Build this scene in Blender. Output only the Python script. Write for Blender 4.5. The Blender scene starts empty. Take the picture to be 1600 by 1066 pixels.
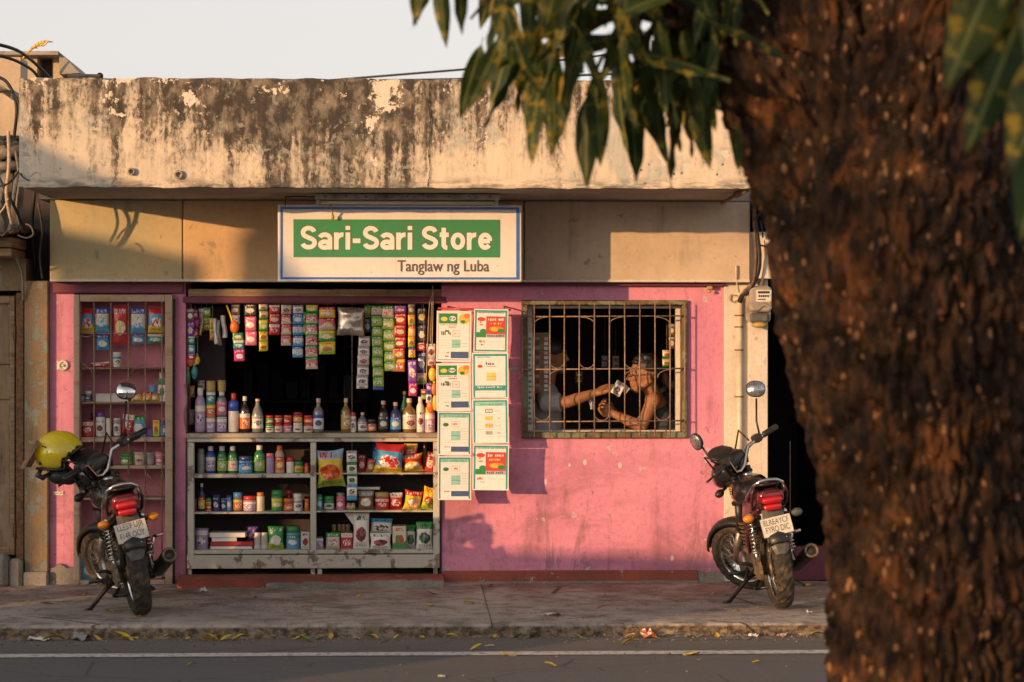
import bpy, bmesh, math, random
from mathutils import Vector, Matrix, noise as mn
import numpy as np
R = math.radians
rnd = random.Random(7)
sc = bpy.context.scene
col = sc.collection

# ------------------------------------------------------------------ camera
LENS, FPX = 85.0, 85.0 / 36.0 * 1600.0
YAW, DIST, EYE = R(2.3), 15.74, 1.57
cam_d = bpy.data.cameras.new('camera')
cam = bpy.data.objects.new('camera', cam_d)
col.objects.link(cam)
CX, CY = -DIST * math.sin(YAW), -DIST * math.cos(YAW)
cam.location = (CX, CY, EYE)
cam.rotation_euler = (R(90), 0, -YAW)
cam_d.lens = LENS
cam_d.sensor_width = 36
cam_d.clip_start = 0.2
cam_d.clip_end = 500
cam_d.dof.use_dof = True
cam_d.dof.focus_distance = 15.3
cam_d.dof.aperture_fstop = 3.0
cam_d.dof.aperture_blades = 7
sc.camera = cam

# ------------------------------------------------------------------ world and sun
SUN_K, SUN_V = 1.05, 0.165          # metres to the right and down for each metre towards the wall
sun_el = math.atan(SUN_V / math.hypot(SUN_K, 1))
w = bpy.data.worlds.new('World')
sc.world = w
w.use_nodes = True
wn = w.node_tree
bg = wn.nodes['Background']
sky = wn.nodes.new('ShaderNodeTexSky')
sky.sky_type = 'NISHITA'
sky.sun_disc = False
sky.sun_elevation = sun_el
sky.sun_rotation = math.atan2(-SUN_K, -1)
sky.dust_density = 3.0
sky.air_density = 1.0
sky.ozone_density = 1.0
hs = wn.nodes.new('ShaderNodeHueSaturation')
hs.inputs['Saturation'].default_value = 0.5
hs.inputs['Value'].default_value = 1.0
wn.links.new(sky.outputs[0], hs.inputs['Color'])
# dusty evening haze: pale and bright towards the horizon all the way round
tc = wn.nodes.new('ShaderNodeTexCoord')
sx = wn.nodes.new('ShaderNodeSeparateXYZ')
wn.links.new(tc.outputs['Generated'], sx.inputs[0])
mr = wn.nodes.new('ShaderNodeMapRange')
mr.interpolation_type = 'SMOOTHSTEP'
mr.inputs[1].default_value = 0.02
mr.inputs[2].default_value = 1.3
mr.inputs[3].default_value = 1.0
mr.inputs[4].default_value = 0.0
wn.links.new(sx.outputs[2], mr.inputs[0])
hz = wn.nodes.new('ShaderNodeMix')
hz.data_type = 'RGBA'
hz.blend_type = 'ADD'
wn.links.new(mr.outputs[0], hz.inputs[0])
wn.links.new(hs.outputs[0], hz.inputs[6])
hz.inputs[7].default_value = (4.9, 4.45, 4.4, 1)
wn.links.new(hz.outputs[2], bg.inputs[0])
bg.inputs[1].default_value = 0.11
sd = bpy.data.lights.new('sun', 'SUN')
sd.energy = 4.7
sd.angle = R(0.5)
sd.color = (1.0, 0.57, 0.25)
sun = bpy.data.objects.new('sun', sd)
col.objects.link(sun)
sun.rotation_euler = Vector((SUN_K, 1, -SUN_V)).to_track_quat('-Z', 'Y').to_euler()
sc.view_settings.view_transform = 'Standard'
sc.view_settings.look = 'None'
sc.view_settings.exposure = 0.13
sc.view_settings.gamma = 1
sc.view_settings.use_curve_mapping = False
sc.render.engine = 'CYCLES'
sc.cycles.use_denoising = True
sc.cycles.max_bounces = 8

# ------------------------------------------------------------------ photo calibration
FWD = Vector((math.sin(YAW), math.cos(YAW), 0))
RGT = Vector((math.cos(YAW), -math.sin(YAW), 0))

def at(px, py, Y):
    d = FWD * FPX + RGT * (px - 800) + Vector((0, 0, 533 - py))
    t = (Y - CY) / d.y
    return Vector((CX, CY, EYE)) + d * t

def X(px, Y=0.0):
    return at(px, 533, Y).x

def S(Y=0.0):
    return FPX / (DIST + Y)

def Z(py, Y=0.0):
    return EYE + (533 - py) / S(Y)

# ------------------------------------------------------------------ material helpers
class NT:
    def __init__(s, name):
        s.m = bpy.data.materials.new(name)
        s.m.use_nodes = True
        s.t = s.m.node_tree
        s.b = s.t.nodes['Principled BSDF']
        s.out = s.t.nodes['Material Output']
        s.geo = None
    def new(s, typ, **kw):
        n = s.t.nodes.new(typ)
        for k, v in kw.items():
            setattr(n, k, v)
        return n
    def put(s, sock, v):
        if v is None:
            return
        if hasattr(v, 'is_linked') or hasattr(v, 'links'):
            s.t.links.new(v, sock)
        elif sock.type == 'RGBA' and len(v) == 3:
            sock.default_value = (*v, 1)
        else:
            sock.default_value = v
    def math(s, op, a, b=None, c=None, clamp=False):
        n = s.new('ShaderNodeMath', operation=op, use_clamp=clamp)
        s.put(n.inputs[0], a)
        s.put(n.inputs[1], b)
        s.put(n.inputs[2], c)
        return n.outputs[0]
    def mix(s, f, a, b, mode='MIX'):
        n = s.new('ShaderNodeMix', data_type='RGBA', blend_type=mode)
        s.put(n.inputs[0], f)
        s.put(n.inputs[6], a)
        s.put(n.inputs[7], b)
        return n.outputs[2]
    def pos(s):
        if s.geo is None:
            s.geo = s.new('ShaderNodeNewGeometry')
        return s.geo.outputs['Position']
    def gen(s):
        return s.new('ShaderNodeTexCoord').outputs['Generated']
    def objc(s):
        return s.new('ShaderNodeTexCoord').outputs['Object']
    def map(s, v, scale=(1, 1, 1), loc=(0, 0, 0), rot=(0, 0, 0)):
        n = s.new('ShaderNodeMapping')
        s.put(n.inputs[0], v)
        n.inputs['Location'].default_value = loc
        n.inputs['Rotation'].default_value = rot
        n.inputs['Scale'].default_value = scale
        return n.outputs[0]
    def noise(s, v, scale=5, detail=4, rough=0.55, dist=0.0):
        n = s.new('ShaderNodeTexNoise')
        s.put(n.inputs['Vector'], v)
        n.inputs['Scale'].default_value = scale
        n.inputs['Detail'].default_value = detail
        n.inputs['Roughness'].default_value = rough
        n.inputs['Distortion'].default_value = dist
        return n.outputs[0]
    def voro(s, v, scale=5, feat='F1', rand=1.0, out=0):
        n = s.new('ShaderNodeTexVoronoi', feature=feat)
        s.put(n.inputs['Vector'], v)
        n.inputs['Scale'].default_value = scale
        n.inputs['Randomness'].default_value = rand
        return n.outputs[out]
    def ramp(s, f, lo, hi, a=0.0, b=1.0):
        n = s.new('ShaderNodeMapRange', interpolation_type='SMOOTHSTEP')
        s.put(n.inputs[0], f)
        n.inputs[1].default_value = lo
        n.inputs[2].default_value = hi
        n.inputs[3].default_value = a
        n.inputs[4].default_value = b
        return n.outputs[0]
    def sep(s, v):
        n = s.new('ShaderNodeSeparateXYZ')
        s.put(n.inputs[0], v)
        return n.outputs
    def bump(s, h, strength=0.3, dist=0.01):
        n = s.new('ShaderNodeBump')
        n.inputs['Strength'].default_value = strength
        n.inputs['Distance'].default_value = dist
        s.put(n.inputs['Height'], h)
        s.t.links.new(n.outputs[0], s.b.inputs['Normal'])
    def set(s, color=None, rough=None, metal=None, **kw):
        s.put(s.b.inputs['Base Color'], color)
        s.put(s.b.inputs['Roughness'], rough)
        s.put(s.b.inputs['Metallic'], metal)
        for k, v in kw.items():
            s.put(s.b.inputs[k.replace('_', ' ')], v)
        return s.m

M = {}

def plain(name, c, rough=0.5, metal=0.0, var=0.15, scale=30.0, bump=0.1, dirt=None, **kw):
    """a plain coat with fine mottling and a little grime"""
    t = NT(name)
    p = t.objc()
    n = t.noise(p, scale, 4)
    cc = t.mix(t.ramp(n, 0.3, 0.7), tuple(max(0, x * (1 - var)) for x in c), tuple(min(1, x * (1 + var)) for x in c))
    if dirt:
        cc = t.mix(t.math('MULTIPLY', t.ramp(t.noise(p, scale * 0.3, 6, 0.7), 0.48, 0.66), dirt[1]), cc, dirt[0])
    r = t.ramp(t.noise(p, scale * 1.7, 3), 0.2, 0.8, max(0.02, rough - 0.1), min(1, rough + 0.1))
    if bump:
        t.bump(n, bump, 0.004)
    M[name] = t.set(cc, r, metal, **kw)
    return M[name]

def weathered(name, base, dark, amount=0.5, streak=True, chip=None, chip_amt=0.0, base2=None, scale=1.0, rough=0.8, bump=0.35, fine=0.25, worn=False):
    """old wall paint: broad mottling, vertical dirt streaks, flaked chips showing another colour, specks"""
    t = NT(name)
    p = t.pos()
    b2 = base2 or tuple(x * 0.82 for x in base)
    c = t.mix(t.ramp(t.noise(p, 1.7 * scale, 5, 0.6), 0.35, 0.65), base, b2)
    f = t.noise(p, 26 * scale, 5, 0.7)
    c = t.mix(t.math('MULTIPLY', t.ramp(f, 0.45, 0.75), fine), c, dark)
    if streak:
        sv = t.map(p, (9 * scale, 9 * scale, 0.8 * scale))
        k = t.noise(sv, 1.0, 5, 0.65)
        g = t.noise(p, 2.3 * scale, 4, 0.6)
        k = t.math('MULTIPLY', t.ramp(k, 0.48, 0.72), t.ramp(g, 0.4, 0.62))
        c = t.mix(t.math('MULTIPLY', k, amount), c, dark)
    sp = t.ramp(t.voro(t.map(p, (1, 1, 0.6)), 13 * scale), 0.10, 0.055)
    spm = t.math('MULTIPLY', sp, t.ramp(t.noise(p, 5 * scale, 3), 0.5, 0.58))
    c = t.mix(t.math('MULTIPLY', spm, 0.65), c, dark)
    if worn:     # scuffs and grime where people lean, greyer towards the splash zone, hairline scratches
        zz = t.sep(p)[2]
        g1 = t.noise(t.map(p, (1.6, 1.6, 3.2)), 1.0, 6, 0.68, 0.5)
        zm = t.math('MULTIPLY', t.ramp(zz, 0.95, 0.55), t.ramp(zz, 0.02, 0.25, 0.55, 1.0))
        c = t.mix(t.math('MULTIPLY', t.math('MULTIPLY', t.ramp(g1, 0.46, 0.62), zm), 0.55), c, (0.24, 0.10, 0.115))
        g2 = t.noise(t.map(p, (7, 7, 1.6)), 1.0, 6, 0.75, 0.6)
        c = t.mix(t.math('MULTIPLY', t.math('MULTIPLY', t.ramp(g2, 0.54, 0.66), t.ramp(zz, 0.9, 0.3)), 0.6), c, (0.20, 0.10, 0.11))
        sc_ = t.ramp(t.math('ABSOLUTE', t.math('SUBTRACT', t.noise(t.map(p, (5, 5, 2.2)), 1.0, 3, 0.6, 1.6), 0.5)), 0.006, 0.002)
        c = t.mix(t.math('MULTIPLY', t.math('MULTIPLY', sc_, t.ramp(t.noise(p, 2.7, 2), 0.55, 0.6)), 0.6), c, (0.20, 0.08, 0.09))
        wp = t.math('MULTIPLY', t.ramp(t.voro(t.map(p, (1.3, 1.3, 0.8)), 7.5), 0.13, 0.10), t.ramp(t.noise(p, 3.3, 2), 0.57, 0.6))
        c = t.mix(t.math('MULTIPLY', wp, 0.8), c, (0.62, 0.54, 0.50))
    h = f
    if chip:
        q = t.noise(p, 6.5 * scale, 6, 0.72, 0.3)
        th = 0.68 - chip_amt * 0.25
        cm = t.ramp(q, th, th + 0.015)
        c = t.mix(cm, c, chip)
        h = t.math('SUBTRACT', f, t.math('MULTIPLY', cm, 0.8))
    t.bump(h, bump, 0.006)
    M[name] = t.set(c, rough)
    return M[name]

def printed(name, base, band, blob, ink=(0.9, 0.9, 0.88), base2=None, rough=0.35, top=0.74, metal=0.0, trans=False):
    """flat print of a packet: coloured head band, picture blob, rows of illegible marks"""
    t = NT(name)
    g = t.gen()
    x, y, z = t.sep(g)
    oi = t.new('ShaderNodeObjectInfo').outputs['Random']
    ph = t.math('MULTIPLY', oi, 37.0)
    cmb = t.new('ShaderNodeCombineXYZ')
    t.put(cmb.inputs[0], x); t.put(cmb.inputs[1], z); t.put(cmb.inputs[2], ph)
    v = cmb.outputs[0]
    c = base
    if base2:
        wob = t.math('ADD', z, t.math('MULTIPLY', t.math('SUBTRACT', t.noise(v, 2.2, 1), 0.5), 0.45))
        c = t.mix(t.ramp(wob, 0.26, 0.30), base2, c)
    dx = t.math('SUBTRACT', x, 0.5)
    dz = t.math('SUBTRACT', z, 0.42)
    rr = t.math('ADD', t.math('MULTIPLY', t.math('MULTIPLY', dx, dx), 9.0), t.math('MULTIPLY', t.math('MULTIPLY', dz, dz), 22.0))
    rr = t.math('ADD', rr, t.math('MULTIPLY', t.math('SUBTRACT', t.noise(v, 5, 2), 0.5), 1.3))
    bl = t.ramp(rr, 0.95, 0.85)
    bc = t.mix(t.ramp(t.noise(v, 7, 2), 0.45, 0.52), blob, ink)
    c = t.mix(bl, c, bc)
    tb = t.math('GREATER_THAN', z, top)
    c = t.mix(tb, c, band)
    # bold lettering-like marks in the head band and small rows below
    mv = t.map(v, (17, 6, 1))
    mk = t.math('GREATER_THAN', t.noise(mv, 1.0, 1), 0.53)
    rows = t.math('MULTIPLY', t.math('GREATER_THAN', z, top + 0.05), t.math('LESS_THAN', z, 0.92))
    inx = t.math('LESS_THAN', t.math('ABSOLUTE', dx), 0.36)
    c = t.mix(t.math('MULTIPLY', t.math('MULTIPLY', mk, rows), inx), c, ink)
    sv = t.map(v, (48, 26, 1))
    sk = t.math('GREATER_THAN', t.noise(sv, 1.0, 1), 0.55)
    srow = t.math('MULTIPLY', t.math('GREATER_THAN', z, 0.07), t.math('LESS_THAN', z, 0.2))
    c = t.mix(t.math('MULTIPLY', t.math('MULTIPLY', sk, srow), t.math('MULTIPLY', inx, 0.8)), c, tuple(q * 0.25 for q in ink))
    t.bump(t.noise(t.objc(), 60, 3), 0.15, 0.002)
    M[name] = t.set(c, rough * .75, metal)
    return M[name]

# ------------------------------------------------------------------ mesh builder
class MB:
    def __init__(s):
        s.v, s.f, s.mi, s.sm = [], [], [], []
        s.cur, s.smooth = 0, False
        s.xf = None
    def mat(s, i, smooth=None):
        s.cur = i
        if smooth is not None:
            s.smooth = smooth
        return s
    def add(s, vs, fs, smooth=None):
        o = len(s.v)
        if s.xf is not None:
            vs = [s.xf @ Vector(q) for q in vs]
        s.v += [tuple(q) for q in vs]
        for f in fs:
            s.f.append(tuple(i + o for i in f))
            s.mi.append(s.cur)
            s.sm.append(s.smooth if smooth is None else smooth)
        return s
    def box(s, x0, x1, y0, y1, z0, z1, bev=0.0):
        if x0 > x1: x0, x1 = x1, x0
        if y0 > y1: y0, y1 = y1, y0
        if z0 > z1: z0, z1 = z1, z0
        if bev <= 0:
            vs = [(x, y, z) for z in (z0, z1) for y in (y0, y1) for x in (x0, x1)]
            return s.add(vs, [(0, 2, 3, 1), (4, 5, 7, 6), (0, 1, 5, 4), (2, 6, 7, 3), (0, 4, 6, 2), (1, 3, 7, 5)], False)
        b = min(bev, (x1 - x0) * .45, (y1 - y0) * .45, (z1 - z0) * .45)
        bm = bmesh.new()
        vv = [bm.verts.new((x, y, z)) for z in (z0, z1) for y in (y0, y1) for x in (x0, x1)]
        for f in [(0, 2, 3, 1), (4, 5, 7, 6), (0, 1, 5, 4), (2, 6, 7, 3), (0, 4, 6, 2), (1, 3, 7, 5)]:
            bm.faces.new([vv[i] for i in f])
        bmesh.ops.bevel(bm, geom=bm.edges[:], offset=b, segments=1, profile=0.5, affect='EDGES')
        bm.verts.index_update()
        s.add([q.co[:] for q in bm.verts], [[q.index for q in f.verts] for f in bm.faces], False)
        bm.free()
        return s
    def quad(s, a, b, c, d):
        return s.add([a, b, c, d], [(0, 1, 2, 3)])
    def prism(s, poly, y0, y1):
        """polygon in (x, z) extruded along y"""
        n = len(poly)
        vs = [(p[0], y0, p[1]) for p in poly] + [(p[0], y1, p[1]) for p in poly]
        fs = [tuple(range(n)), tuple(range(2 * n - 1, n - 1, -1))]
        fs += [(i + n, (i + 1) % n + n, (i + 1) % n, i) for i in range(n)]
        return s.add(vs, fs, False)
    def lathe(s, prof, c=(0, 0, 0), n=16, axis='z', smooth=True, sx=1.0, sy=1.0):
        vs, fs = [], []
        for r, z in prof:
            for k in range(n):
                a = 2 * math.pi * k / n
                p = (r * math.cos(a) * sx, r * math.sin(a) * sy, z)
                if axis == 'x': p = (p[2], p[0], p[1])
                if axis == 'y': p = (p[1], p[2], p[0])
                vs.append((p[0] + c[0], p[1] + c[1], p[2] + c[2]))
        m = len(prof)
        for i in range(m - 1):
            for k in range(n):
                fs.append((i * n + k, i * n + (k + 1) % n, (i + 1) * n + (k + 1) % n, (i + 1) * n + k))
        if prof[0][0] > 1e-6: fs.append(tuple(range(n - 1, -1, -1)))
        if prof[-1][0] > 1e-6: fs.append(tuple((m - 1) * n + k for k in range(n)))
        return s.add(vs, fs, smooth)
    def tube(s, pts, r, n=8, smooth=True, cap=True, sq=None):
        """swept tube; r is a number or one per point; sq = (a, b) flattens the section"""
        pts = [Vector(p) for p in pts]
        rs = r if isinstance(r, (list, tuple)) else [r] * len(pts)
        vs, fs = [], []
        t0 = (pts[1] - pts[0]).normalized()
        up = Vector((0, 0, 1)) if abs(t0.z) < 0.9 else Vector((1, 0, 0))
        u = t0.cross(up).normalized()
        for i, p in enumerate(pts):
            if i == 0: t = pts[1] - pts[0]
            elif i == len(pts) - 1: t = pts[-1] - pts[-2]
            else: t = (pts[i + 1] - pts[i]).normalized() + (pts[i] - pts[i - 1]).normalized()
            t.normalize()
            u = (u - t * u.dot(t))
            if u.length < 1e-6: u = t.orthogonal()
            u.normalize()
            w_ = t.cross(u)
            a_, b_ = sq if sq else (1, 1)
            for k in range(n):
                an = 2 * math.pi * (k + 0.5) / n
                vs.append(p + u * (math.cos(an) * rs[i] * a_) + w_ * (math.sin(an) * rs[i] * b_))
        for i in range(len(pts) - 1):
            for k in range(n):
                fs.append((i * n + k, i * n + (k + 1) % n, (i + 1) * n + (k + 1) % n, (i + 1) * n + k))
        if cap:
            fs.append(tuple(range(n - 1, -1, -1)))
            fs.append(tuple((len(pts) - 1) * n + k for k in range(n)))
        return s.add(vs, fs, smooth)
    def loft(s, rings, smooth=True, cap=True, closed=True):
        n = len(rings[0])
        vs = [p for r_ in rings for p in r_]
        fs = []
        for i in range(len(rings) - 1):
            for k in range(n if closed else n - 1):
                fs.append((i * n + k, i * n + (k + 1) % n, (i + 1) * n + (k + 1) % n, (i + 1) * n + k))
        if cap and closed:
            fs.append(tuple(range(n - 1, -1, -1)))
            fs.append(tuple((len(rings) - 1) * n + k for k in range(n)))
        return s.add(vs, fs, smooth)
    def ball(s, c, r, n=12, m=8, smooth=True):
        rx, ry, rz = r if isinstance(r, (tuple, list)) else (r, r, r)
        prof = [(math.sin(math.pi * i / m), -math.cos(math.pi * i / m)) for i in range(m + 1)]
        prof[0] = (0.001, -1); prof[-1] = (0.001, 1)
        vs, fs = [], []
        for q, z in prof:
            for k in range(n):
                a = 2 * math.pi * k / n
                vs.append((c[0] + rx * q * math.cos(a), c[1] + ry * q * math.sin(a), c[2] + rz * z))
        for i in range(m):
            for k in range(n):
                fs.append((i * n + k, i * n + (k + 1) % n, (i + 1) * n + (k + 1) % n, (i + 1) * n + k))
        return s.add(vs, fs, smooth)
    def mesh(s, name, mats):
        me = bpy.data.meshes.new(name)
        me.from_pydata(s.v, [], s.f)
        for m in (mats if isinstance(mats, (list, tuple)) else [mats]):
            me.materials.append(M[m] if isinstance(m, str) else m)
        me.polygons.foreach_set('material_index', s.mi)
        me.polygons.foreach_set('use_smooth', s.sm)
        me.update()
        return me
    def build(s, name, mats, parent=None, loc=None):
        o = bpy.data.objects.new(name, s.mesh(name, mats))
        col.objects.link(o)
        if parent is not None: o.parent = parent
        if loc is not None: o.location = loc
        return o

def tag(o, label=None, cat=None, group=None, kind=None):
    if label: o['label'] = label
    if cat: o['category'] = cat
    if group: o['group'] = group
    if kind: o['kind'] = kind
    return o

def thing(name, label, cat, loc=(0, 0, 0), group=None, rz=0.0):
    o = bpy.data.objects.new(name, None)
    col.objects.link(o)
    o.empty_display_size = 0.05
    o.location = loc
    o.rotation_euler = (0, 0, rz)
    return tag(o, label, cat, group)

def inst(name, me, parent=None, loc=(0, 0, 0), rot=(0, 0, 0), scale=(1, 1, 1)):
    o = bpy.data.objects.new(name, me)
    col.objects.link(o)
    if parent is not None: o.parent = parent
    o.location = loc
    o.rotation_euler = rot
    o.scale = scale
    return o

def wob(p, s=3.0, a=0.01):
    return mn.noise_vector(Vector(p) * s) * a

def text_mesh(txt, size, mat, depth=0.002, bold=0.0, width=None, spacing=1.0):
    cu = bpy.data.curves.new('lettering', 'FONT')
    cu.body = txt
    cu.size = size
    cu.extrude = depth
    cu.offset = bold
    cu.space_character = spacing
    cu.align_x = 'CENTER'
    cu.resolution_u = 5
    tmp = bpy.data.objects.new('lettering', cu)
    col.objects.link(tmp)
    dg = bpy.context.evaluated_depsgraph_get()
    me = bpy.data.meshes.new_from_object(tmp.evaluated_get(dg))
    bpy.data.objects.remove(tmp)
    bpy.data.curves.remove(cu)
    xs = [q.co.x for q in me.vertices]; ys = [q.co.y for q in me.vertices]
    cx, cy = (min(xs) + max(xs)) / 2, (min(ys) + max(ys)) / 2
    k = (width / (max(xs) - min(xs))) if width else 1.0
    for q in me.vertices:
        q.co = Vector(((q.co.x - cx) * k, q.co.z * -1, (q.co.y - cy)))
    me.flip_normals()
    me.materials.clear()
    me.materials.append(M[mat])
    return me

# ------------------------------------------------------------------ materials
def mat_parapet():
    t = NT('parapet_paint')
    p = t.pos()
    x, y, z = t.sep(p)
    c = t.mix(t.ramp(t.noise(p, 2.2, 5, 0.6), 0.35, 0.65), (0.64, 0.53, 0.41), (0.52, 0.45, 0.35))
    # faded older coat
    c = t.mix(t.math('MULTIPLY', t.ramp(t.noise(p, 3.1, 5, 0.65, 0.4), 0.52, 0.60), 0.6), c, (0.33, 0.36, 0.33))
    # mould: blotches and streaks running down from the top edge, heavier on the left two thirds
    zt = t.ramp(z, 2.50, 3.12)
    st = t.noise(t.map(p, (11, 11, 0.7)), 1.0, 5, 0.6)
    bl = t.noise(t.map(p, (1, 1, 0.7)), 5.5, 6, 0.7)
    fi = t.noise(t.map(p, (1, 1, 0.55)), 42, 6, 0.75)
    br = t.noise(t.map(p, (1, 1, 0.4)), 1.1, 3, 0.5)
    xb = t.ramp(x, -0.9, 0.9, 0.045, -0.085)
    k = t.math('ADD', t.math('MULTIPLY', st, 0.46), t.math('MULTIPLY', bl, 0.34))
    k = t.math('ADD', k, t.math('MULTIPLY', fi, 0.34))
    k = t.math('ADD', k, t.math('MULTIPLY', zt, 0.115))
    k = t.math('ADD', k, t.math('MULTIPLY', t.math('SUBTRACT', br, 0.5), 0.34))
    k = t.math('ADD', k, xb)
    soft = t.ramp(k, 0.555, 0.72)
    hard = t.math('MULTIPLY', t.ramp(k, 0.635, 0.715), t.ramp(t.noise(t.map(p, (1.3, 1.3, 0.8)), 9, 5, 0.7), 0.36, 0.56, 0.25, 1.0))
    c = t.mix(t.math('MULTIPLY', soft, 0.74), c, t.mix(t.ramp(fi, 0.35, 0.65), (0.21, 0.155, 0.105), (0.085, 0.07, 0.055)))
    c = t.mix(t.math('MULTIPLY', hard, 0.93), c, t.mix(t.ramp(fi, 0.4, 0.7), (0.018, 0.015, 0.014), (0.055, 0.045, 0.035)))
    # small sharp flakes broken out of the mouldy paint
    sm_ = t.math('MULTIPLY', t.ramp(t.noise(p, 19, 4, 0.65, 0.5), 0.615, 0.63), t.ramp(t.noise(p, 2.4, 3), 0.47, 0.56))
    c = t.mix(t.math('MULTIPLY', sm_, 0.9), c, (0.55, 0.45, 0.35))
    gm = t.math('MULTIPLY', t.ramp(t.noise(p, 14, 4, 0.6, 0.8), 0.60, 0.64), t.ramp(t.noise(p, 2.9, 3), 0.46, 0.56))
    c = t.mix(t.math('MULTIPLY', gm, 0.75), c, (0.28, 0.27, 0.24))
    # flaked patches, mostly high up, showing pale plaster
    q = t.noise(p, 5.2, 8, 0.70, 0.25)
    q2 = t.noise(p, 1.6, 2, 0.5)
    qq = t.math('ADD', q, t.math('MULTIPLY', t.math('SUBTRACT', q2, 0.5), 0.55))
    qq = t.math('ADD', qq, t.math('MULTIPLY', zt, 0.075))
    fl = t.ramp(qq, 0.682, 0.692)
    c = t.mix(fl, c, t.mix(t.noise(p, 40, 3), (0.60, 0.50, 0.40), (0.72, 0.62, 0.52)))
    # pin holes and pocks
    sp = t.math('MULTIPLY', t.ramp(t.voro(p, 17), 0.16, 0.10), t.ramp(t.noise(p, 4, 3), 0.53, 0.6))
    c = t.mix(t.math('MULTIPLY', sp, 0.8), c, (0.05, 0.04, 0.035))
    # grime line along the lower arris
    lo = t.math('MULTIPLY', t.ramp(z, 2.56, 2.49), t.ramp(t.noise(t.map(p, (5, 5, 22)), 1, 5, 0.7), 0.42, 0.62))
    c = t.mix(t.math('MULTIPLY', lo, 0.75), c, (0.10, 0.085, 0.07))
    h = t.math('ADD', t.math('MULTIPLY', t.noise(p, 30, 6, 0.7), 0.6), t.math('MULTIPLY', fl, -0.9))
    t.bump(h, 0.55, 0.008)
    M['parapet_paint'] = t.set(c, 0.9)
mat_parapet()

def mat_asphalt():
    t = NT('asphalt')
    p = t.pos()
    g = t.noise(p, 240, 3, 0.8)
    c = t.mix(t.ramp(g, 0.35, 0.7), (0.068, 0.069, 0.074), (0.19, 0.187, 0.184))
    c = t.mix(t.math('MULTIPLY', t.ramp(t.noise(t.map(p, (0.6, 3.5, 1)), 1.3, 5, 0.6), 0.42, 0.68), 0.5), c, (0.13, 0.12, 0.105))
    x, y, z = t.sep(p)
    du = t.math('MULTIPLY', t.ramp(t.math('ADD', y, t.math('MULTIPLY', t.noise(p, 2.2, 4), 0.5)), -2.75, -2.2), 0.75)
    c = t.mix(du, c, (0.17, 0.145, 0.12))
    ch = t.ramp(t.voro(p, 42), 0.16, 0.10)
    ch = t.math('MULTIPLY', ch, t.ramp(t.noise(p, 6, 3), 0.58, 0.66))
    c = t.mix(t.math('MULTIPLY', ch, 0.8), c, (0.30, 0.27, 0.22))
    ck = t.ramp(t.voro(t.map(p, (0.7, 1.6, 1)), 1.5, 'DISTANCE_TO_EDGE'), 0.012, 0.004)
    c = t.mix(t.math('MULTIPLY', ck, 0.5), c, (0.03, 0.03, 0.03))
    t.bump(g, 0.5, 0.006)
    M['asphalt'] = t.set(c, 0.9)
mat_asphalt()

def mat_sidewalk():
    t = NT('sidewalk_concrete')
    p = t.pos()
    x, y, z = t.sep(p)
    c = t.mix(t.ramp(t.noise(p, 1.6, 6, 0.65), 0.35, 0.65), (0.49, 0.43, 0.375), (0.34, 0.30, 0.275))
    c = t.mix(t.math('MULTIPLY', t.ramp(t.noise(p, 2.3, 6, 0.7), 0.5, 0.62), 0.7), c, (0.17, 0.15, 0.14))
    # worn red oxide paint by the shop step
    rd = t.math('MULTIPLY', t.ramp(y, -1.35, -0.75), t.ramp(t.noise(p, 2.1, 6, 0.7), 0.44, 0.56))
    c = t.mix(t.math('MULTIPLY', rd, 0.6), c, (0.24, 0.11, 0.075))
    f = t.noise(p, 90, 5, 0.75)
    c = t.mix(t.math('MULTIPLY', t.ramp(f, 0.5, 0.75), 0.45), c, (0.10, 0.09, 0.08))
    # stone-sized blemishes and shallow scratches
    wr = t.noise(p, 6.5, 7, 0.75, 0.6)
    c = t.mix(t.math('MULTIPLY', t.ramp(wr, 0.50, 0.60), 0.55), c, (0.13, 0.11, 0.095))
    c = t.mix(t.math('MULTIPLY', t.ramp(wr, 0.44, 0.36), 0.5), c, (0.48, 0.43, 0.37))
    bs = t.noise(t.map(p, (70, 6, 1)), 1.0, 3, 0.6)
    c = t.mix(t.math('MULTIPLY', t.math('MULTIPLY', t.ramp(bs, 0.52, 0.62), t.ramp(t.noise(p, 1.9, 3), 0.45, 0.6)), 0.4), c, (0.13, 0.115, 0.10))
    sp = t.math('MULTIPLY', t.ramp(t.voro(p, 22), 0.17, 0.1), t.ramp(t.noise(p, 3, 3), 0.48, 0.54))
    c = t.mix(t.math('MULTIPLY', sp, 0.75), c, (0.48, 0.42, 0.33))
    ck = t.ramp(t.voro(t.map(p, (0.8, 1.7, 1), (0.3, 0.1, 0)), 1.1, 'DISTANCE_TO_EDGE'), 0.014, 0.003)
    ck = t.math('MULTIPLY', ck, t.ramp(t.noise(p, 1.1, 2), 0.48, 0.56))
    c = t.mix(t.math('MULTIPLY', ck, 0.85), c, (0.04, 0.035, 0.03))
    kf = t.math('MULTIPLY', t.ramp(z, -0.010, -0.026), t.ramp(t.noise(t.map(p, (1, 1, 2)), 11, 5, 0.7), 0.30, 0.55, 0.45, 1.0))
    c = t.mix(kf, c, t.mix(t.ramp(t.noise(p, 24, 4, 0.7), 0.4, 0.6), (0.045, 0.032, 0.022), (0.19, 0.13, 0.075)))
    h = t.math('SUBTRACT', t.math('ADD', f, t.math('MULTIPLY', t.noise(p, 9, 5, 0.7), 1.6)), t.math('MULTIPLY', ck, 1.5))
    t.bump(h, 0.7, 0.012)
    M['sidewalk_concrete'] = t.set(c, 0.88)
mat_sidewalk()

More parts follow.
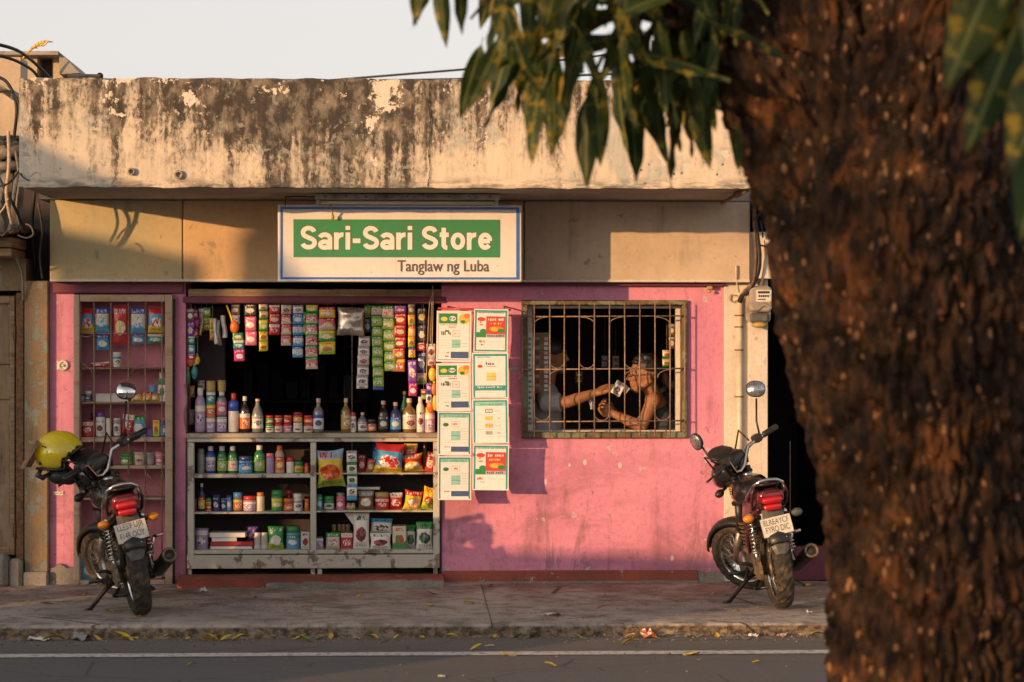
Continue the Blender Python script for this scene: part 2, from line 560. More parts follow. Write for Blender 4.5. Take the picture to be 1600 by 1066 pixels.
def mat_bark():
    t = NT('bark')
    p = t.objc()
    a = t.noise(t.map(p, (1, 1, 0.35)), 26, 6, 0.7)
    c = t.mix(t.ramp(a, 0.35, 0.7), (0.011, 0.0055, 0.003), (0.062, 0.029, 0.012))
    c = t.mix(t.math('MULTIPLY', t.ramp(t.noise(p, 8, 4), 0.52, 0.66), 0.7), c, (0.125, 0.045, 0.012))
    cr = t.ramp(t.noise(t.map(p, (1, 1, 0.3)), 17, 3, 0.6, 0.6), 0.46, 0.40)
    c = t.mix(t.math('MULTIPLY', cr, 0.8), c, (0.006, 0.004, 0.003))
    li = t.math('MULTIPLY', t.ramp(t.voro(t.map(p, (1, 1, .55)), 27), 0.27, 0.16), t.ramp(t.noise(p, 7, 4), 0.44, 0.54))  # bright specks painted into the bark colour as sunlit glints
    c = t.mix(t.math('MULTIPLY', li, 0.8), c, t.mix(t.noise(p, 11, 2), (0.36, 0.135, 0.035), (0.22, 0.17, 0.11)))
    t.bump(t.math('ADD', a, t.noise(p, 90, 4)), 0.9, 0.012)
    M['bark'] = t.set(c, t.ramp(t.noise(p, 40, 3), 0.3, 0.7, 0.4, 0.8), None, Specular_IOR_Level=0.2)
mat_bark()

def mat_leaf():
    t = NT('mango_leaf')
    p = t.objc()
    x, y, z = t.sep(p)
    oi = t.new('ShaderNodeObjectInfo').outputs['Random']
    c = t.mix(oi, (0.007, 0.022, 0.004), (0.030, 0.048, 0.006))
    yl = t.math('MULTIPLY', t.ramp(t.noise(p, 20, 4, 0.6), 0.50, 0.60), 0.9)
    yl = t.math('MULTIPLY', yl, t.ramp(t.math('FRACT', t.math('MULTIPLY', oi, 7.3)), 0.15, 0.5))
    c = t.mix(yl, c, (0.24, 0.17, 0.014))
    rib = t.ramp(t.math('ABSOLUTE', x), 0.0035, 0.001)
    c = t.mix(t.math('MULTIPLY', rib, 0.7), c, (0.16, 0.17, 0.05))
    t.bump(t.noise(p, 60, 3), 0.3, 0.004)
    m = t.set(c, 0.55, None, Specular_IOR_Level=0.25)
    tr = t.new('ShaderNodeBsdfTranslucent')
    t.put(tr.inputs[0], t.mix(0.5, c, (0.07, 0.09, 0.012)))
    mx = t.new('ShaderNodeMixShader')
    mx.inputs[0].default_value = 0.22
    t.t.links.new(t.b.outputs[0], mx.inputs[1])
    t.t.links.new(tr.outputs[0], mx.inputs[2])
    t.t.links.new(mx.outputs[0], t.out.inputs[0])
    M['mango_leaf'] = m
mat_leaf()

def mat_wood(name, a, b, grain=(3, 3, 40), paint=None, paint_amt=0.5, rough=0.75):
    t = NT(name)
    p = t.pos()
    g = t.noise(t.map(p, grain), 1.0, 6, 0.7, 0.4)
    c = t.mix(t.ramp(g, 0.35, 0.65), a, b)
    c = t.mix(t.math('MULTIPLY', t.ramp(t.noise(p, 14, 6, 0.7), 0.55, 0.7), 0.6), c, tuple(x * 0.35 for x in a))
    if paint:
        q = t.noise(t.map(p, tuple(0.25 * k + 3 for k in grain)), 1.0, 7, 0.72)
        th = 0.62 - paint_amt * 0.3
        c = t.mix(t.ramp(q, th, th + 0.03), c, t.mix(t.noise(p, 30, 3), paint, tuple(x * 0.75 for x in paint)))
    t.bump(g, 0.5, 0.004)
    M[name] = t.set(c, rough)

mat_wood('old_wood', (0.16, 0.10, 0.055), (0.30, 0.20, 0.11))
mat_wood('frame_wood', (0.30, 0.19, 0.12), (0.42, 0.29, 0.19), paint=(0.46, 0.33, 0.24), paint_amt=0.6)
mat_wood('window_wood', (0.085, 0.06, 0.032), (0.145, 0.105, 0.055), (16, 16, 16), paint=(0.20, 0.205, 0.125), paint_amt=0.40)
mat_wood('counter_paint', (0.16, 0.12, 0.09), (0.26, 0.20, 0.15), (22, 22, 22), paint=(0.53, 0.50, 0.42), paint_amt=0.66)
mat_wood('counter_top', (0.20, 0.15, 0.11), (0.33, 0.27, 0.20), (4, 30, 30), paint=(0.42, 0.38, 0.30), paint_amt=0.4)
mat_wood('door_wood', (0.15, 0.10, 0.06), (0.26, 0.18, 0.10), (24, 24, 2), paint=(0.30, 0.22, 0.15), paint_amt=0.3)
weathered('pink_wall', (0.67, 0.255, 0.36), (0.25, 0.09, 0.12), 0.8, True, (0.52, 0.38, 0.38), 0.18, (0.57, 0.205, 0.32), 1.0, 0.72, 0.4, 0.42, True)
weathered('pink_back', (0.70, 0.27, 0.34), (0.25, 0.08, 0.12), 0.4, True, None, 0, None, 1.4, 0.75)
weathered('fascia_paint', (0.57, 0.44, 0.315), (0.20, 0.15, 0.11), 0.55, True, (0.32, 0.25, 0.19), 0.14, (0.44, 0.345, 0.25), 1.0, 0.75, 0.25, 0.2)
weathered('fascia_peach', (0.58, 0.385, 0.20), (0.20, 0.13, 0.08), 0.55, True, (0.34, 0.24, 0.15), 0.14, (0.46, 0.30, 0.16), 1.0, 0.75, 0.25, 0.2)
weathered('fascia_green', (0.49, 0.375, 0.20), (0.18, 0.14, 0.09), 0.55, True, (0.28, 0.25, 0.17), 0.12, (0.41, 0.345, 0.20), 1.0, 0.75, 0.25, 0.2)
weathered('soffit_paint', (0.38, 0.33, 0.28), (0.10, 0.085, 0.07), 0.7, False, (0.22, 0.19, 0.16), 0.35, (0.28, 0.25, 0.21), 1.3, 0.9)
weathered('white_paint', (0.66, 0.58, 0.48), (0.22, 0.18, 0.15), 0.5, True, (0.40, 0.35, 0.30), 0.14, (0.58, 0.51, 0.43), 1.8, 0.75)
weathered('red_oxide', (0.34, 0.080, 0.048), (0.10, 0.04, 0.03), 0.5, True, (0.36, 0.33, 0.28), 0.22, (0.22, 0.060, 0.04), 1.8, 0.8)
weathered('bare_concrete', (0.30, 0.27, 0.23), (0.11, 0.095, 0.08), 0.7, True, (0.38, 0.35, 0.30), 0.3, (0.22, 0.20, 0.175), 2.0, 0.92, 0.8, 0.5)
weathered('brown_concrete', (0.25, 0.17, 0.095), (0.09, 0.07, 0.05), 0.7, True, (0.20, 0.21, 0.18), 0.55, (0.19, 0.145, 0.09), 1.6, 0.9, 0.6, 0.4)
weathered('maroon_paint', (0.16, 0.035, 0.06), (0.05, 0.02, 0.03), 0.4, True, None, 0, None, 1.5, 0.7)
weathered('tank_plaster', (0.52, 0.40, 0.28), (0.2, 0.15, 0.1), 0.6, True, (0.42, 0.36, 0.3), 0.2, (0.44, 0.35, 0.25), 1.4, 0.9)
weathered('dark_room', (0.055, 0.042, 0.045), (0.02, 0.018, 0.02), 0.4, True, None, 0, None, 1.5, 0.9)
weathered('far_plaster', (0.42, 0.37, 0.30), (0.2, 0.17, 0.14), 0.5, True, None, 0, None, 0.7, 0.9)
plain('roof_sheet', (0.20, 0.12, 0.09), 0.6, 0.3)
plain('bar_paint', (0.27, 0.185, 0.125), 0.55, 0.2, 0.3, 60, 0.3, ((0.13, 0.06, 0.03), 0.6))
plain('rust', (0.16, 0.085, 0.045), 0.8, 0.2, 0.4, 40, 0.4)
plain('line_paint', (0.58, 0.56, 0.52), 0.8, 0, 0.15, 90, 0.2, ((0.13, 0.125, 0.12), 0.95))
plain('black_plastic', (0.018, 0.017, 0.017), 0.42, 0, 0.3, 40, 0.15, ((0.07, 0.055, 0.04), 0.35))
plain('black_paint', (0.012, 0.011, 0.012), 0.22, 0, 0.2, 20, 0.0, ((0.05, 0.04, 0.03), 0.4), Coat_Weight=0.5)
plain('maroon_gloss', (0.06, 0.012, 0.018), 0.25, 0, 0.2, 20, 0.0, ((0.05, 0.04, 0.03), 0.3))
plain('seat_vinyl', (0.016, 0.015, 0.015), 0.5, 0, 0.2, 70, 0.3, ((0.05, 0.04, 0.03), 0.3))
plain('rubber', (0.026, 0.021, 0.017), 0.85, 0, 0.4, 60, 0.4, ((0.11, 0.075, 0.042), 0.75))
plain('chrome', (0.62, 0.60, 0.57), 0.18, 1.0, 0.1, 30, 0.05, ((0.18, 0.13, 0.09), 0.4))
plain('alloy', (0.34, 0.31, 0.27), 0.42, 0.85, 0.25, 40, 0.3, ((0.10, 0.07, 0.04), 0.6))
plain('dirty_alloy', (0.22, 0.165, 0.105), 0.6, 0.6, 0.3, 40, 0.3, ((0.07, 0.05, 0.03), 0.6))
plain('dark_metal', (0.035, 0.031, 0.028), 0.45, 0.6, 0.3, 40, 0.2, ((0.10, 0.07, 0.04), 0.5))
plain('grey_plastic', (0.085, 0.082, 0.078), 0.55, 0, 0.2, 30, 0.2, ((0.18, 0.15, 0.11), 0.5))
plain('red_lens', (0.42, 0.010, 0.012), 0.12, 0, 0.1, 200, 0.25, Coat_Weight=0.6)
plain('dark_red_lens', (0.16, 0.008, 0.010), 0.15, 0, 0.1, 200, 0.2, Coat_Weight=0.5)
plain('amber_lens', (0.60, 0.20, 0.012), 0.15, 0, 0.1, 200, 0.2, Coat_Weight=0.5)
plain('mirror_glass', (0.86, 0.87, 0.89), 0.03, 1.0, 0.02, 10, 0.0)
plain('dusty_mirror', (0.42, 0.44, 0.47), 0.22, 0.8, 0.3, 60, 0.4)
plain('helmet_yellow', (0.72, 0.56, 0.012), 0.22, 0, 0.06, 8, 0.0, ((0.30, 0.22, 0.02), 0.35), Coat_Weight=0.6)
plain('sticker_yellow', (0.75, 0.40, 0.02), 0.4)
plain('ink', (0.03, 0.03, 0.035), 0.6, 0, 0.1, 50, 0)
plain('ink_blue', (0.04, 0.07, 0.22), 0.6, 0, 0.2, 50, 0)
plain('plate_white', (0.62, 0.58, 0.50), 0.5, 0, 0.08, 60, 0.1, ((0.30, 0.24, 0.16), 0.35))
weathered('sign_white', (0.72, 0.69, 0.66), (0.30, 0.26, 0.22), 0.35, True, (0.50, 0.43, 0.36), 0.05, (0.68, 0.64, 0.60), 1.5, 0.45, 0.1, 0.12)
weathered('sign_green', (0.035, 0.25, 0.085), (0.03, 0.12, 0.05), 0.35, True, (0.10, 0.27, 0.13), 0.04, (0.045, 0.22, 0.09), 1.5, 0.45, 0.1, 0.2)
plain('sign_blue', (0.045, 0.14, 0.46), 0.4, 0, 0.1, 12, 0.05)
plain('sign_text', (0.80, 0.74, 0.68), 0.45, 0, 0.03, 30, 0)
plain('sign_grey', (0.10, 0.085, 0.085), 0.5, 0, 0.05, 30, 0)
plain('lamp_metal', (0.34, 0.31, 0.27), 0.55, 0.2, 0.3, 20, 0.2, ((0.09, 0.07, 0.05), 0.7))
plain('tube_white', (0.62, 0.58, 0.52), 0.35, 0, 0.05, 20, 0)
plain('cable', (0.016, 0.015, 0.015), 0.6, 0, 0.2, 40, 0.2)
plain('cable_grey', (0.16, 0.14, 0.12), 0.6, 0, 0.2, 40, 0.2)
plain('pvc', (0.60, 0.50, 0.38), 0.5, 0, 0.08, 20, 0.1, ((0.3, 0.24, 0.17), 0.5))
plain('meter_grey', (0.34, 0.30, 0.25), 0.45, 0, 0.12, 20, 0.2, ((0.14, 0.10, 0.06), 0.5))
plain('tarp', (0.10, 0.10, 0.10), 0.6, 0, 0.4, 8, 0.3)
plain('cord', (0.42, 0.32, 0.21), 0.8, 0, 0.2, 60, 0.2)
plain('skin', (0.27, 0.115, 0.052), 0.62, 0, 0.12, 30, 0.1)
plain('hair', (0.012, 0.010, 0.009), 0.5, 0, 0.3, 90, 0.5)
plain('hair_grey', (0.060, 0.052, 0.046), 0.6, 0, 0.6, 70, 0.9)
plain('shirt_grey', (0.30, 0.285, 0.29), 0.85, 0, 0.1, 60, 0.3)
plain('shirt_navy', (0.030, 0.033, 0.045), 0.85, 0, 0.2, 60, 0.3)
plain('eye_white', (0.6, 0.55, 0.5), 0.2, 0, 0, 20, 0)
plain('paper', (0.74, 0.70, 0.68), 0.7, 0, 0.04, 30, 0.1)
plain('paper_edge', (0.72, 0.66, 0.58), 0.7, 0, 0.04, 30, 0)
plain('teal_print', (0.035, 0.27, 0.25), 0.6, 0, 0.1, 30, 0)
plain('teal_pale', (0.26, 0.52, 0.46), 0.6, 0, 0.1, 30, 0)
plain('navy_print', (0.05, 0.09, 0.20), 0.6, 0, 0.1, 30, 0)
plain('green_print', (0.02, 0.22, 0.055), 0.6, 0, 0.1, 30, 0)
plain('yellow_print', (0.66, 0.44, 0.04), 0.6, 0, 0.1, 30, 0)
plain('orange_print', (0.66, 0.20, 0.03), 0.6, 0, 0.1, 30, 0)
plain('red_print', (0.52, 0.05, 0.035), 0.6, 0, 0.1, 30, 0)
plain('grey_print', (0.40, 0.37, 0.36), 0.6, 0, 0.1, 30, 0)
plain('lemon', (0.62, 0.55, 0.12), 0.6, 0, 0.1, 30, 0)
plain('dry_leaf', (0.56, 0.38, 0.05), 0.7, 0, 0.3, 40, 0.2)
plain('green_leaf', (0.16, 0.22, 0.04), 0.7, 0, 0.3, 40, 0.2)
plain('foil', (0.50, 0.44, 0.37), 0.28, 0.7, 0.2, 15, 0.3)
plain('clear_plastic', (0.55, 0.52, 0.48), 0.25, 0.0, 0.1, 12, 0.4)
plain('oil_dark', (0.02, 0.012, 0.008), 0.12, 0, 0.1, 20, 0, Coat_Weight=0.6)
plain('bottle_grey', (0.16, 0.16, 0.155), 0.12, 0, 0.1, 20, 0, Coat_Weight=0.6)
plain('bottle_green', (0.03, 0.17, 0.06), 0.15, 0, 0.1, 20, 0, Coat_Weight=0.6)
plain('bottle_amber', (0.20, 0.12, 0.035), 0.12, 0, 0.1, 20, 0, Coat_Weight=0.6)
for nm, c in dict(white=(0.66, 0.62, 0.56), red=(0.48, 0.035, 0.03), blue=(0.03, 0.08, 0.38), lilac=(0.36, 0.25, 0.42), purple=(0.15, 0.05, 0.33),
                  green=(0.04, 0.24, 0.07), orange=(0.62, 0.15, 0.03), yellow=(0.66, 0.46, 0.04), gold=(0.40, 0.27, 0.09), pink=(0.62, 0.16, 0.24),
                  skyblue=(0.08, 0.30, 0.52), cream=(0.60, 0.50, 0.36), grey=(0.26, 0.25, 0.24), magenta=(0.45, 0.03, 0.20), navy=(0.03, 0.04, 0.12),
                  teal=(0.03, 0.22, 0.22), black=(0.02, 0.02, 0.02), peach=(0.55, 0.36, 0.27), maroon=(0.20, 0.02, 0.03)).items():
    plain('c_' + nm, c, 0.35, 0, 0.06, 20, 0.03)
W_, K_ = (0.70, 0.66, 0.60), (0.05, 0.05, 0.06)
RED, BLU, GRN, YEL, ORG, PNK, PUR, TEA, CRM, LIL, SKY, MAG = (0.50, 0.03, 0.03), (0.03, 0.09, 0.40), (0.04, 0.27, 0.06), (0.68, 0.48, 0.04), (0.64, 0.17, 0.03), (0.62, 0.13, 0.24), (0.17, 0.05, 0.34), (0.03, 0.28, 0.27), (0.62, 0.53, 0.40), (0.42, 0.30, 0.44), (0.08, 0.33, 0.58), (0.50, 0.03, 0.22)
BRN, NVY, LIM = (0.20, 0.09, 0.05), (0.03, 0.04, 0.16), (0.34, 0.46, 0.05)
for nm, a in dict(
        red_yellow=(RED, RED, YEL, W_), red_white=(RED, W_, W_, RED), pink_red=(PNK, RED, YEL, W_, CRM), pink_white=(PNK, PNK, W_, W_), pink_green=(PNK, GRN, RED, W_, CRM),
        lime_yellow=(LIM, YEL, YEL, W_, GRN), yellow_red=(YEL, RED, ORG, W_), yellow_green=(YEL, YEL, GRN, RED, LIM), blue_white=(SKY, BLU, W_, W_), blue_cream=(CRM, BLU, SKY, W_, SKY),
        white_red=(W_, W_, RED, K_), white_grey=(W_, (0.40, 0.37, 0.36), LIL, K_), white_green=(W_, GRN, GRN, K_), cream_pink=(CRM, W_, PNK, K_), green_white=(GRN, GRN, W_, W_, LIM),
        green_lime=(LIM, GRN, GRN, W_), green_silver=(LIM, GRN, (0.38, 0.4, 0.38), W_), orange_red=(ORG, RED, YEL, W_), orange_gold=(ORG, YEL, RED, W_), yellow_blue=(YEL, BLU, W_, RED), purple_pink=(PUR, PUR, PNK, W_),
        magenta_white=(MAG, MAG, W_, W_), teal_white=(TEA, W_, TEA, W_), lilac_white=(LIL, W_, PUR, W_), navy_silver=(NVY, NVY, (0.4, 0.4, 0.42), W_), black_gold=(K_, K_, YEL, W_),
        blue_green=(SKY, GRN, W_, W_), sky_red=(SKY, RED, W_, RED, YEL), chips_yellow=(YEL, (0.30, 0.42, 0.55), ORG, RED, LIM), chips_red=(RED, ORG, YEL, W_, YEL), red_dark=(RED, (0.2, 0.01, 0.01), ORG, W_),
        cream_green=(CRM, CRM, GRN, RED, GRN), white_sky=(W_, SKY, CRM, K_), brown_silver=(BRN, (0.3, 0.28, 0.26), CRM, W_), orange_white=(ORG, W_, RED, W_), green_peach=(CRM, GRN, PNK, W_), gold_amber=((0.42, 0.28, 0.08), (0.42, 0.28, 0.08), RED, W_),
        white_blue=(W_, BLU, BLU, K_), peach_red=(CRM, CRM, RED, K_)).items():
    printed('p_' + nm, *a)

def mat_clear(name, tint, rough=0.05, alpha=0.35):
    t = NT(name)
    g = t.new('ShaderNodeBsdfTransparent')
    g.inputs[0].default_value = (*tint, 1)
    mx = t.new('ShaderNodeMixShader')
    mx.inputs[0].default_value = alpha
    t.set(tuple(x * 0.5 for x in tint), rough)
    t.t.links.new(g.outputs[0], mx.inputs[1])
    t.t.links.new(t.b.outputs[0], mx.inputs[2])
    t.t.links.new(mx.outputs[0], t.out.inputs[0])
    M[name] = t.m
mat_clear('visor_plastic', (0.62, 0.50, 0.40), 0.08, 0.45)

# ------------------------------------------------------------------ ground: road, line, kerb, pavement
KERB_Y, ROAD_Z = -2.30, -0.072
mb = MB()
nx, ny = 60, 10
mb.quad((-120, -140, ROAD_Z), (120, -140, ROAD_Z), (120, KERB_Y - 0.03, ROAD_Z), (-120, KERB_Y - 0.03, ROAD_Z))
tag(mb.build('road', 'asphalt'), kind='structure')
mb = MB()
y0, y1 = -3.12, -2.98
seg = [-20 + i * 0.5 for i in range(81)]
for a, b in zip(seg[:-1], seg[1:]):
    ja, jb = mn.noise(Vector((a * 1.3, 3, 0))) * 0.012, mn.noise(Vector((b * 1.3, 3, 0))) * 0.012
    mb.quad((a, y0 + ja, ROAD_Z + .004), (b, y0 + jb, ROAD_Z + .004), (b, y1 + jb * .5, ROAD_Z + .004), (a, y1 + ja * .5, ROAD_Z + .004))
tag(mb.build('road_edge_line', 'line_paint'), kind='structure')
# ground behind the shops
mb = MB()
mb.quad((-120, KERB_Y + 0.25, -0.03), (120, KERB_Y + 0.25, -0.03), (120, 140, -0.03), (-120, 140, -0.03))
tag(mb.build('ground', 'bare_concrete'), kind='structure')

# pavement: poured slabs with open joints, each with an uneven top; the outer edge is the broken kerb
pav = tag(bpy.data.objects.new('pavement', None), kind='structure')
col.objects.link(pav)
joints = [-20.0, -6.0, X(-60, -1.9), X(765, -1.9), X(1400, -1.9), 6.5, 20.0]
for i, (a, b) in enumerate(zip(joints[:-1], joints[1:])):
    mb = MB()
    a2, b2 = a + 0.0025, b - 0.0025
    fine = -4 < a and b < 4
    n1 = max(4, int((b - a) / (0.035 if fine else 1.0)))
    ys = [KERB_Y + t for t in (0, 0.012, 0.03, 0.06, 0.12, 0.25, 0.45, 0.7, 0.95, 1.2, 1.5, 1.8, 2.1, 2.33)]
    tilt = rnd.uniform(-0.004, 0.004)
    rows = []
    for j, y in enumerate(ys):
        row = []
        for q in range(n1 + 1):
            x = a2 + (b2 - a2) * q / n1
            e = 0.0
            z = mn.noise(Vector((x * 1.1, y * 1.6, i))) * 0.006 + mn.noise(Vector((x * 5, y * 5, i))) * 0.0025 + tilt
            yy = y
            if j <= 3:
                k = (1, .8, .5, .2)[j]
                ch = mn.noise(Vector((x * 7, 1.3, i))) + 0.8 * mn.noise(Vector((x * 19, 2.3, i))) + .5 * mn.noise(Vector((x * 41, 6.3, i)))
                yy += k * (0.020 * ch + 0.018)
                z -= k * max(0, 0.008 + 0.016 * ch)
            if j == 0: z -= 0.006
            row.append((x, yy, z))
        rows.append(row)
    front = []
    for dz, dy in ((-0.03, 0.010), (-0.055, 0.0), (-0.085, -0.012)):
        row = []
        for q, p in enumerate(rows[0]):
            x = p[0]
            ch = mn.noise(Vector((x * 13, dz * 60, i))) * 0.020 + mn.noise(Vector((x * 31, dz * 90, i))) * 0.011
            row.append((x, KERB_Y + dy + ch, dz))
        front.append(row)
    allr = front[::-1] + rows
    mb.loft(allr, smooth=False, cap=False, closed=False)
    mb.loft([[(x, y, z - 0.1) for x, y, z in (r_[0], r_[0])] for r_ in rows], False, False, False)
    mb.build('slab', 'sidewalk_concrete', pav)
mb = MB()
mb.box(-20, 20, KERB_Y + 0.05, -0.02, -0.09, -0.035)
mb.build('bedding', 'bare_concrete', pav)

# ------------------------------------------------------------------ the store
shop = thing('store_building', 'single storey pink store with stained concrete canopy', 'shop', (X(690), 0, 0))
ox = shop.location.x
def part(mb, name, mat, parent=shop):
    o = mb.build(name, mat, parent)
    if parent is shop: o.matrix_parent_inverse = Matrix.Translation((-ox, 0, 0))
    return o
ZL = Z(441, -.12)          # underside of the fascia band
ZS = Z(294, -1.38)         # underside of the canopy
ZT = Z(124, -1.38)
xl, xr = X(78), X(1198)
# right hand wall with the window opening, gridded so that edges stay crisp
wx0, wx1, wz0, wz1 = X(818), X(1069), Z(681), Z(474)
mb = MB()
A, B = X(690), X(1131)
TH = 0.16
for (a, b, c, d) in ((A, wx0, 0, ZL + .3), (wx1, B, 0, ZL + .3), (wx0, wx1, 0, wz0), (wx0, wx1, wz1, ZL + .3)):
    mb.box(a, b, 0, TH, c, d)
part(mb, 'wall', 'pink_wall')
mb = MB()
mb.box(X(78), X(116), 0, TH, 0, ZL + .3)
part(mb, 'pilaster', 'pink_wall')
mb = MB()
mb.box(X(269), X(290), 0.005, 0.36, 0, ZL + .3)
part(mb, 'pilaster', 'pink_wall')
mb = MB()
mb.box(X(116), X(269), 0.24, 0.30, 0, ZL + .3)
mb.box(X(116), X(269), 0.005, 0.24, Z(458), ZL + .3)
part(mb, 'alcove', 'pink_back')
mb = MB()
mb.box(X(84), X(287), -0.035, 0.0, Z(459), ZL - .003, 0.004)
mb.box(X(286), X(697), -0.012, 0.05, Z(474), Z(464), 0.004)
part(mb, 'lintel', 'maroon_paint')
mb = MB()
n_ = 14
for q in range(n_):
    a = X(294) + (X(690) - X(294)) * q / n_
    b = X(294) + (X(690) - X(294)) * (q + 1) / n_
    e = rnd.uniform(0, .006)
    mb.box(a, b, 0.0 + e, 0.09, Z(463.5), Z(452) - e * .5)
part(mb, 'lintel_beam', 'old_wood')
mb = MB()
mb.box(X(690), X(1131), -0.06, 0.0, ZL - 0.022, ZL - .002, 0.004)
part(mb, 'drip_edge', 'maroon_paint')
# fascia panels below the canopy
for a, b, m_, pr in ((78, 285, 'fascia_green', 0), (286.5, 818, 'fascia_peach', .006), (819.5, 1172, 'fascia_paint', 0.002)):
    mb = MB()
    mb.box(X(a, -.12), X(b, -.12), -0.12 - pr, -0.001, ZL, ZS - 0.003, 0.006)
    part(mb, 'fascia_panel', m_)
mb = MB()
mb.box(X(78, -.13), X(1172, -.13), -0.137, -0.12, ZL, ZL + .018, 0.004)
part(mb, 'fascia_trim', 'white_paint')
# canopy: parapet face with an uneven worn arris, slab, soffit
px0, px1 = X(30, -1.38), X(1183, -1.38)
mb = MB()
N = 190
def edge(x, s):
    return mn.noise(Vector((x * 6, s, 0))) * 0.006 + mn.noise(Vector((x * 23, s, 1))) * 0.004
sec = [(-1.38, ZS, 0), (-1.384, ZS + .015, 0), (-1.38, ZS + .03, 0), (-1.381, 2.70, 0), (-1.38, 2.95, 0), (-1.38, ZT - .02, 1), (-1.365, ZT, 1), (-1.27, ZT + .004, 1), (-1.26, ZT - .02, 1), (-1.26, 2.62, 0)]
rings = []
for q in range(N + 1):
    x = px0 + (px1 - px0) * q / N
    ring = []
    for k, (y, z, top) in enumerate(sec):
        e = edge(x, k * 3.1)
        ring.append((x, y + e * .7, z + (e * 1.2 if top or k < 2 else 0)))
    rings.append(ring)
mb.loft(rings, False, True)
part(mb, 'parapet', 'parapet_paint')
mb = MB()
mb.box(px0 + .004, px1 - .004, -1.262, -0.13, ZS + .004, ZS + .13)
mb.box(xl - .05, xr + .1, -0.13, 3.3, ZS - .0, ZS + .13)
part(mb, 'canopy_slab', 'soffit_paint')
# settlement crack down the parapet
def crack(pts, name='crack', wd=.0035):
    m_ = MB(); P_ = []
    for i in range(len(pts) - 1):
        for k in range(10):
            t_ = k / 10
            P_.append((pts[i][0] * (1 - t_) + pts[i + 1][0] * t_ + 2.2 * mn.noise(Vector((pts[i][1] * .3 + t_ * 6, 5, 1))), pts[i][1] * (1 - t_) + pts[i + 1][1] * t_))
    P_.append(pts[-1])
    for i in range(len(P_) - 1):
        a_, b_ = at(*P_[i], -1.388), at(*P_[i + 1], -1.388)
        w0, w1 = wd * (.5 + abs(mn.noise(Vector((i * .7, 1, 1)))) * 1.6), wd * (.5 + abs(mn.noise(Vector(((i + 1) * .7, 1, 1)))) * 1.6)
        m_.quad((a_.x - w0, a_.y, a_.z), (b_.x - w1, b_.y, b_.z), (b_.x + w1, b_.y, b_.z), (a_.x + w0, a_.y, a_.z))
    part(m_, name, 'cable')
crack([(672, 130), (670, 165), (674, 200), (670, 240), (672, 265), (668, 292)])
# pocks in the parapet and two old drain stubs
for (u, v, r_) in ((279, 273, 0.026), (205, 268, 0.022)):
    mb = MB()
    p = at(u, v, -1.40)
    mb.lathe([(r_, 0), (r_ * 1.05, -.02), (r_ * .62, -.022), (r_ * .55, .012)], (p.x, -1.382, p.z), 12, 'y')
    part(mb, 'drain_stub', 'bare_concrete')
# plinth and step
mb = MB()
mb.box(X(692), X(1089), -0.042, 0.0, -.02, Z(891.5), 0.004)
part(mb, 'plinth', 'red_oxide')
for (a, b, h_, d_) in ((692, 1089, 0.012, .055), (1089, 1131, .075, .03), (78, 116, .12, .03)):
    mb = MB()
    n_ = max(8, int((b - a) / 2))
    for q in range(n_):
        xa, xb = X(a) + (X(b) - X(a)) * q / n_, X(a) + (X(b) - X(a)) * (q + 1) / n_
        hh = h_ * (0.80 + 0.45 * mn.noise(Vector((xa * 6, 4, 0))) + .25 * mn.noise(Vector((xa * 21, 9, 0))))
        mb.box(xa, xb + .001, -d_ - .01 * mn.noise(Vector((xa * 7, 1, 0))) - .0006 * (q % 2), 0.001, -.02, hh, .0)
    part(mb, 'mortar_skirt', 'bare_concrete')
mb = MB()
n_ = 46
for q in range(n_):
    xa = X(284) + (X(692) - X(284)) * q / n_
    xb = X(284) + (X(692) - X(284)) * (q + 1) / n_
    e = mn.noise(Vector((xa * 4, 7, 0)))
    mb.box(xa, xb + .0005, -0.30 - .01 * e, 0.0, -.02, 0.058 + .006 * e)
part(mb, 'step', 'red_oxide')
mb = MB()
n_ = 60
for q in range(n_):
    xa = X(420) + (X(692) - X(420)) * q / n_
    xb = X(420) + (X(692) - X(420)) * (q + 1) / n_
    e = mn.noise(Vector((xa * 5, 2, 0))) + .5 * mn.noise(Vector((xa * 17, 3, 0)))
    hh = 0.030 + .022 * e + 0.022 * (q / n_)
    if hh > .012:
        mb.box(xa, xb + .001, -0.335 - .012 * e - .002 * (q % 2), -0.29, -.02, hh)
part(mb, 'step_mortar', 'bare_concrete')
# white pillar and the room
mb = MB()
mb.box(X(1131), X(1168), -0.03, .14, 0, ZL - .002, .004)
mb.box(X(1168), X(1198), -0.055, .14, 0, ZL + .33, .004)
part(mb, 'pillar', 'white_paint')
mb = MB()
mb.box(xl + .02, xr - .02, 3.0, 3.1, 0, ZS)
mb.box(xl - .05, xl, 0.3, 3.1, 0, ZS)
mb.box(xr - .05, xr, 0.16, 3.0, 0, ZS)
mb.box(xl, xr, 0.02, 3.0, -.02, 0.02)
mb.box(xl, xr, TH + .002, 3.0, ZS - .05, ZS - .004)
part(mb, 'interior', 'dark_room')
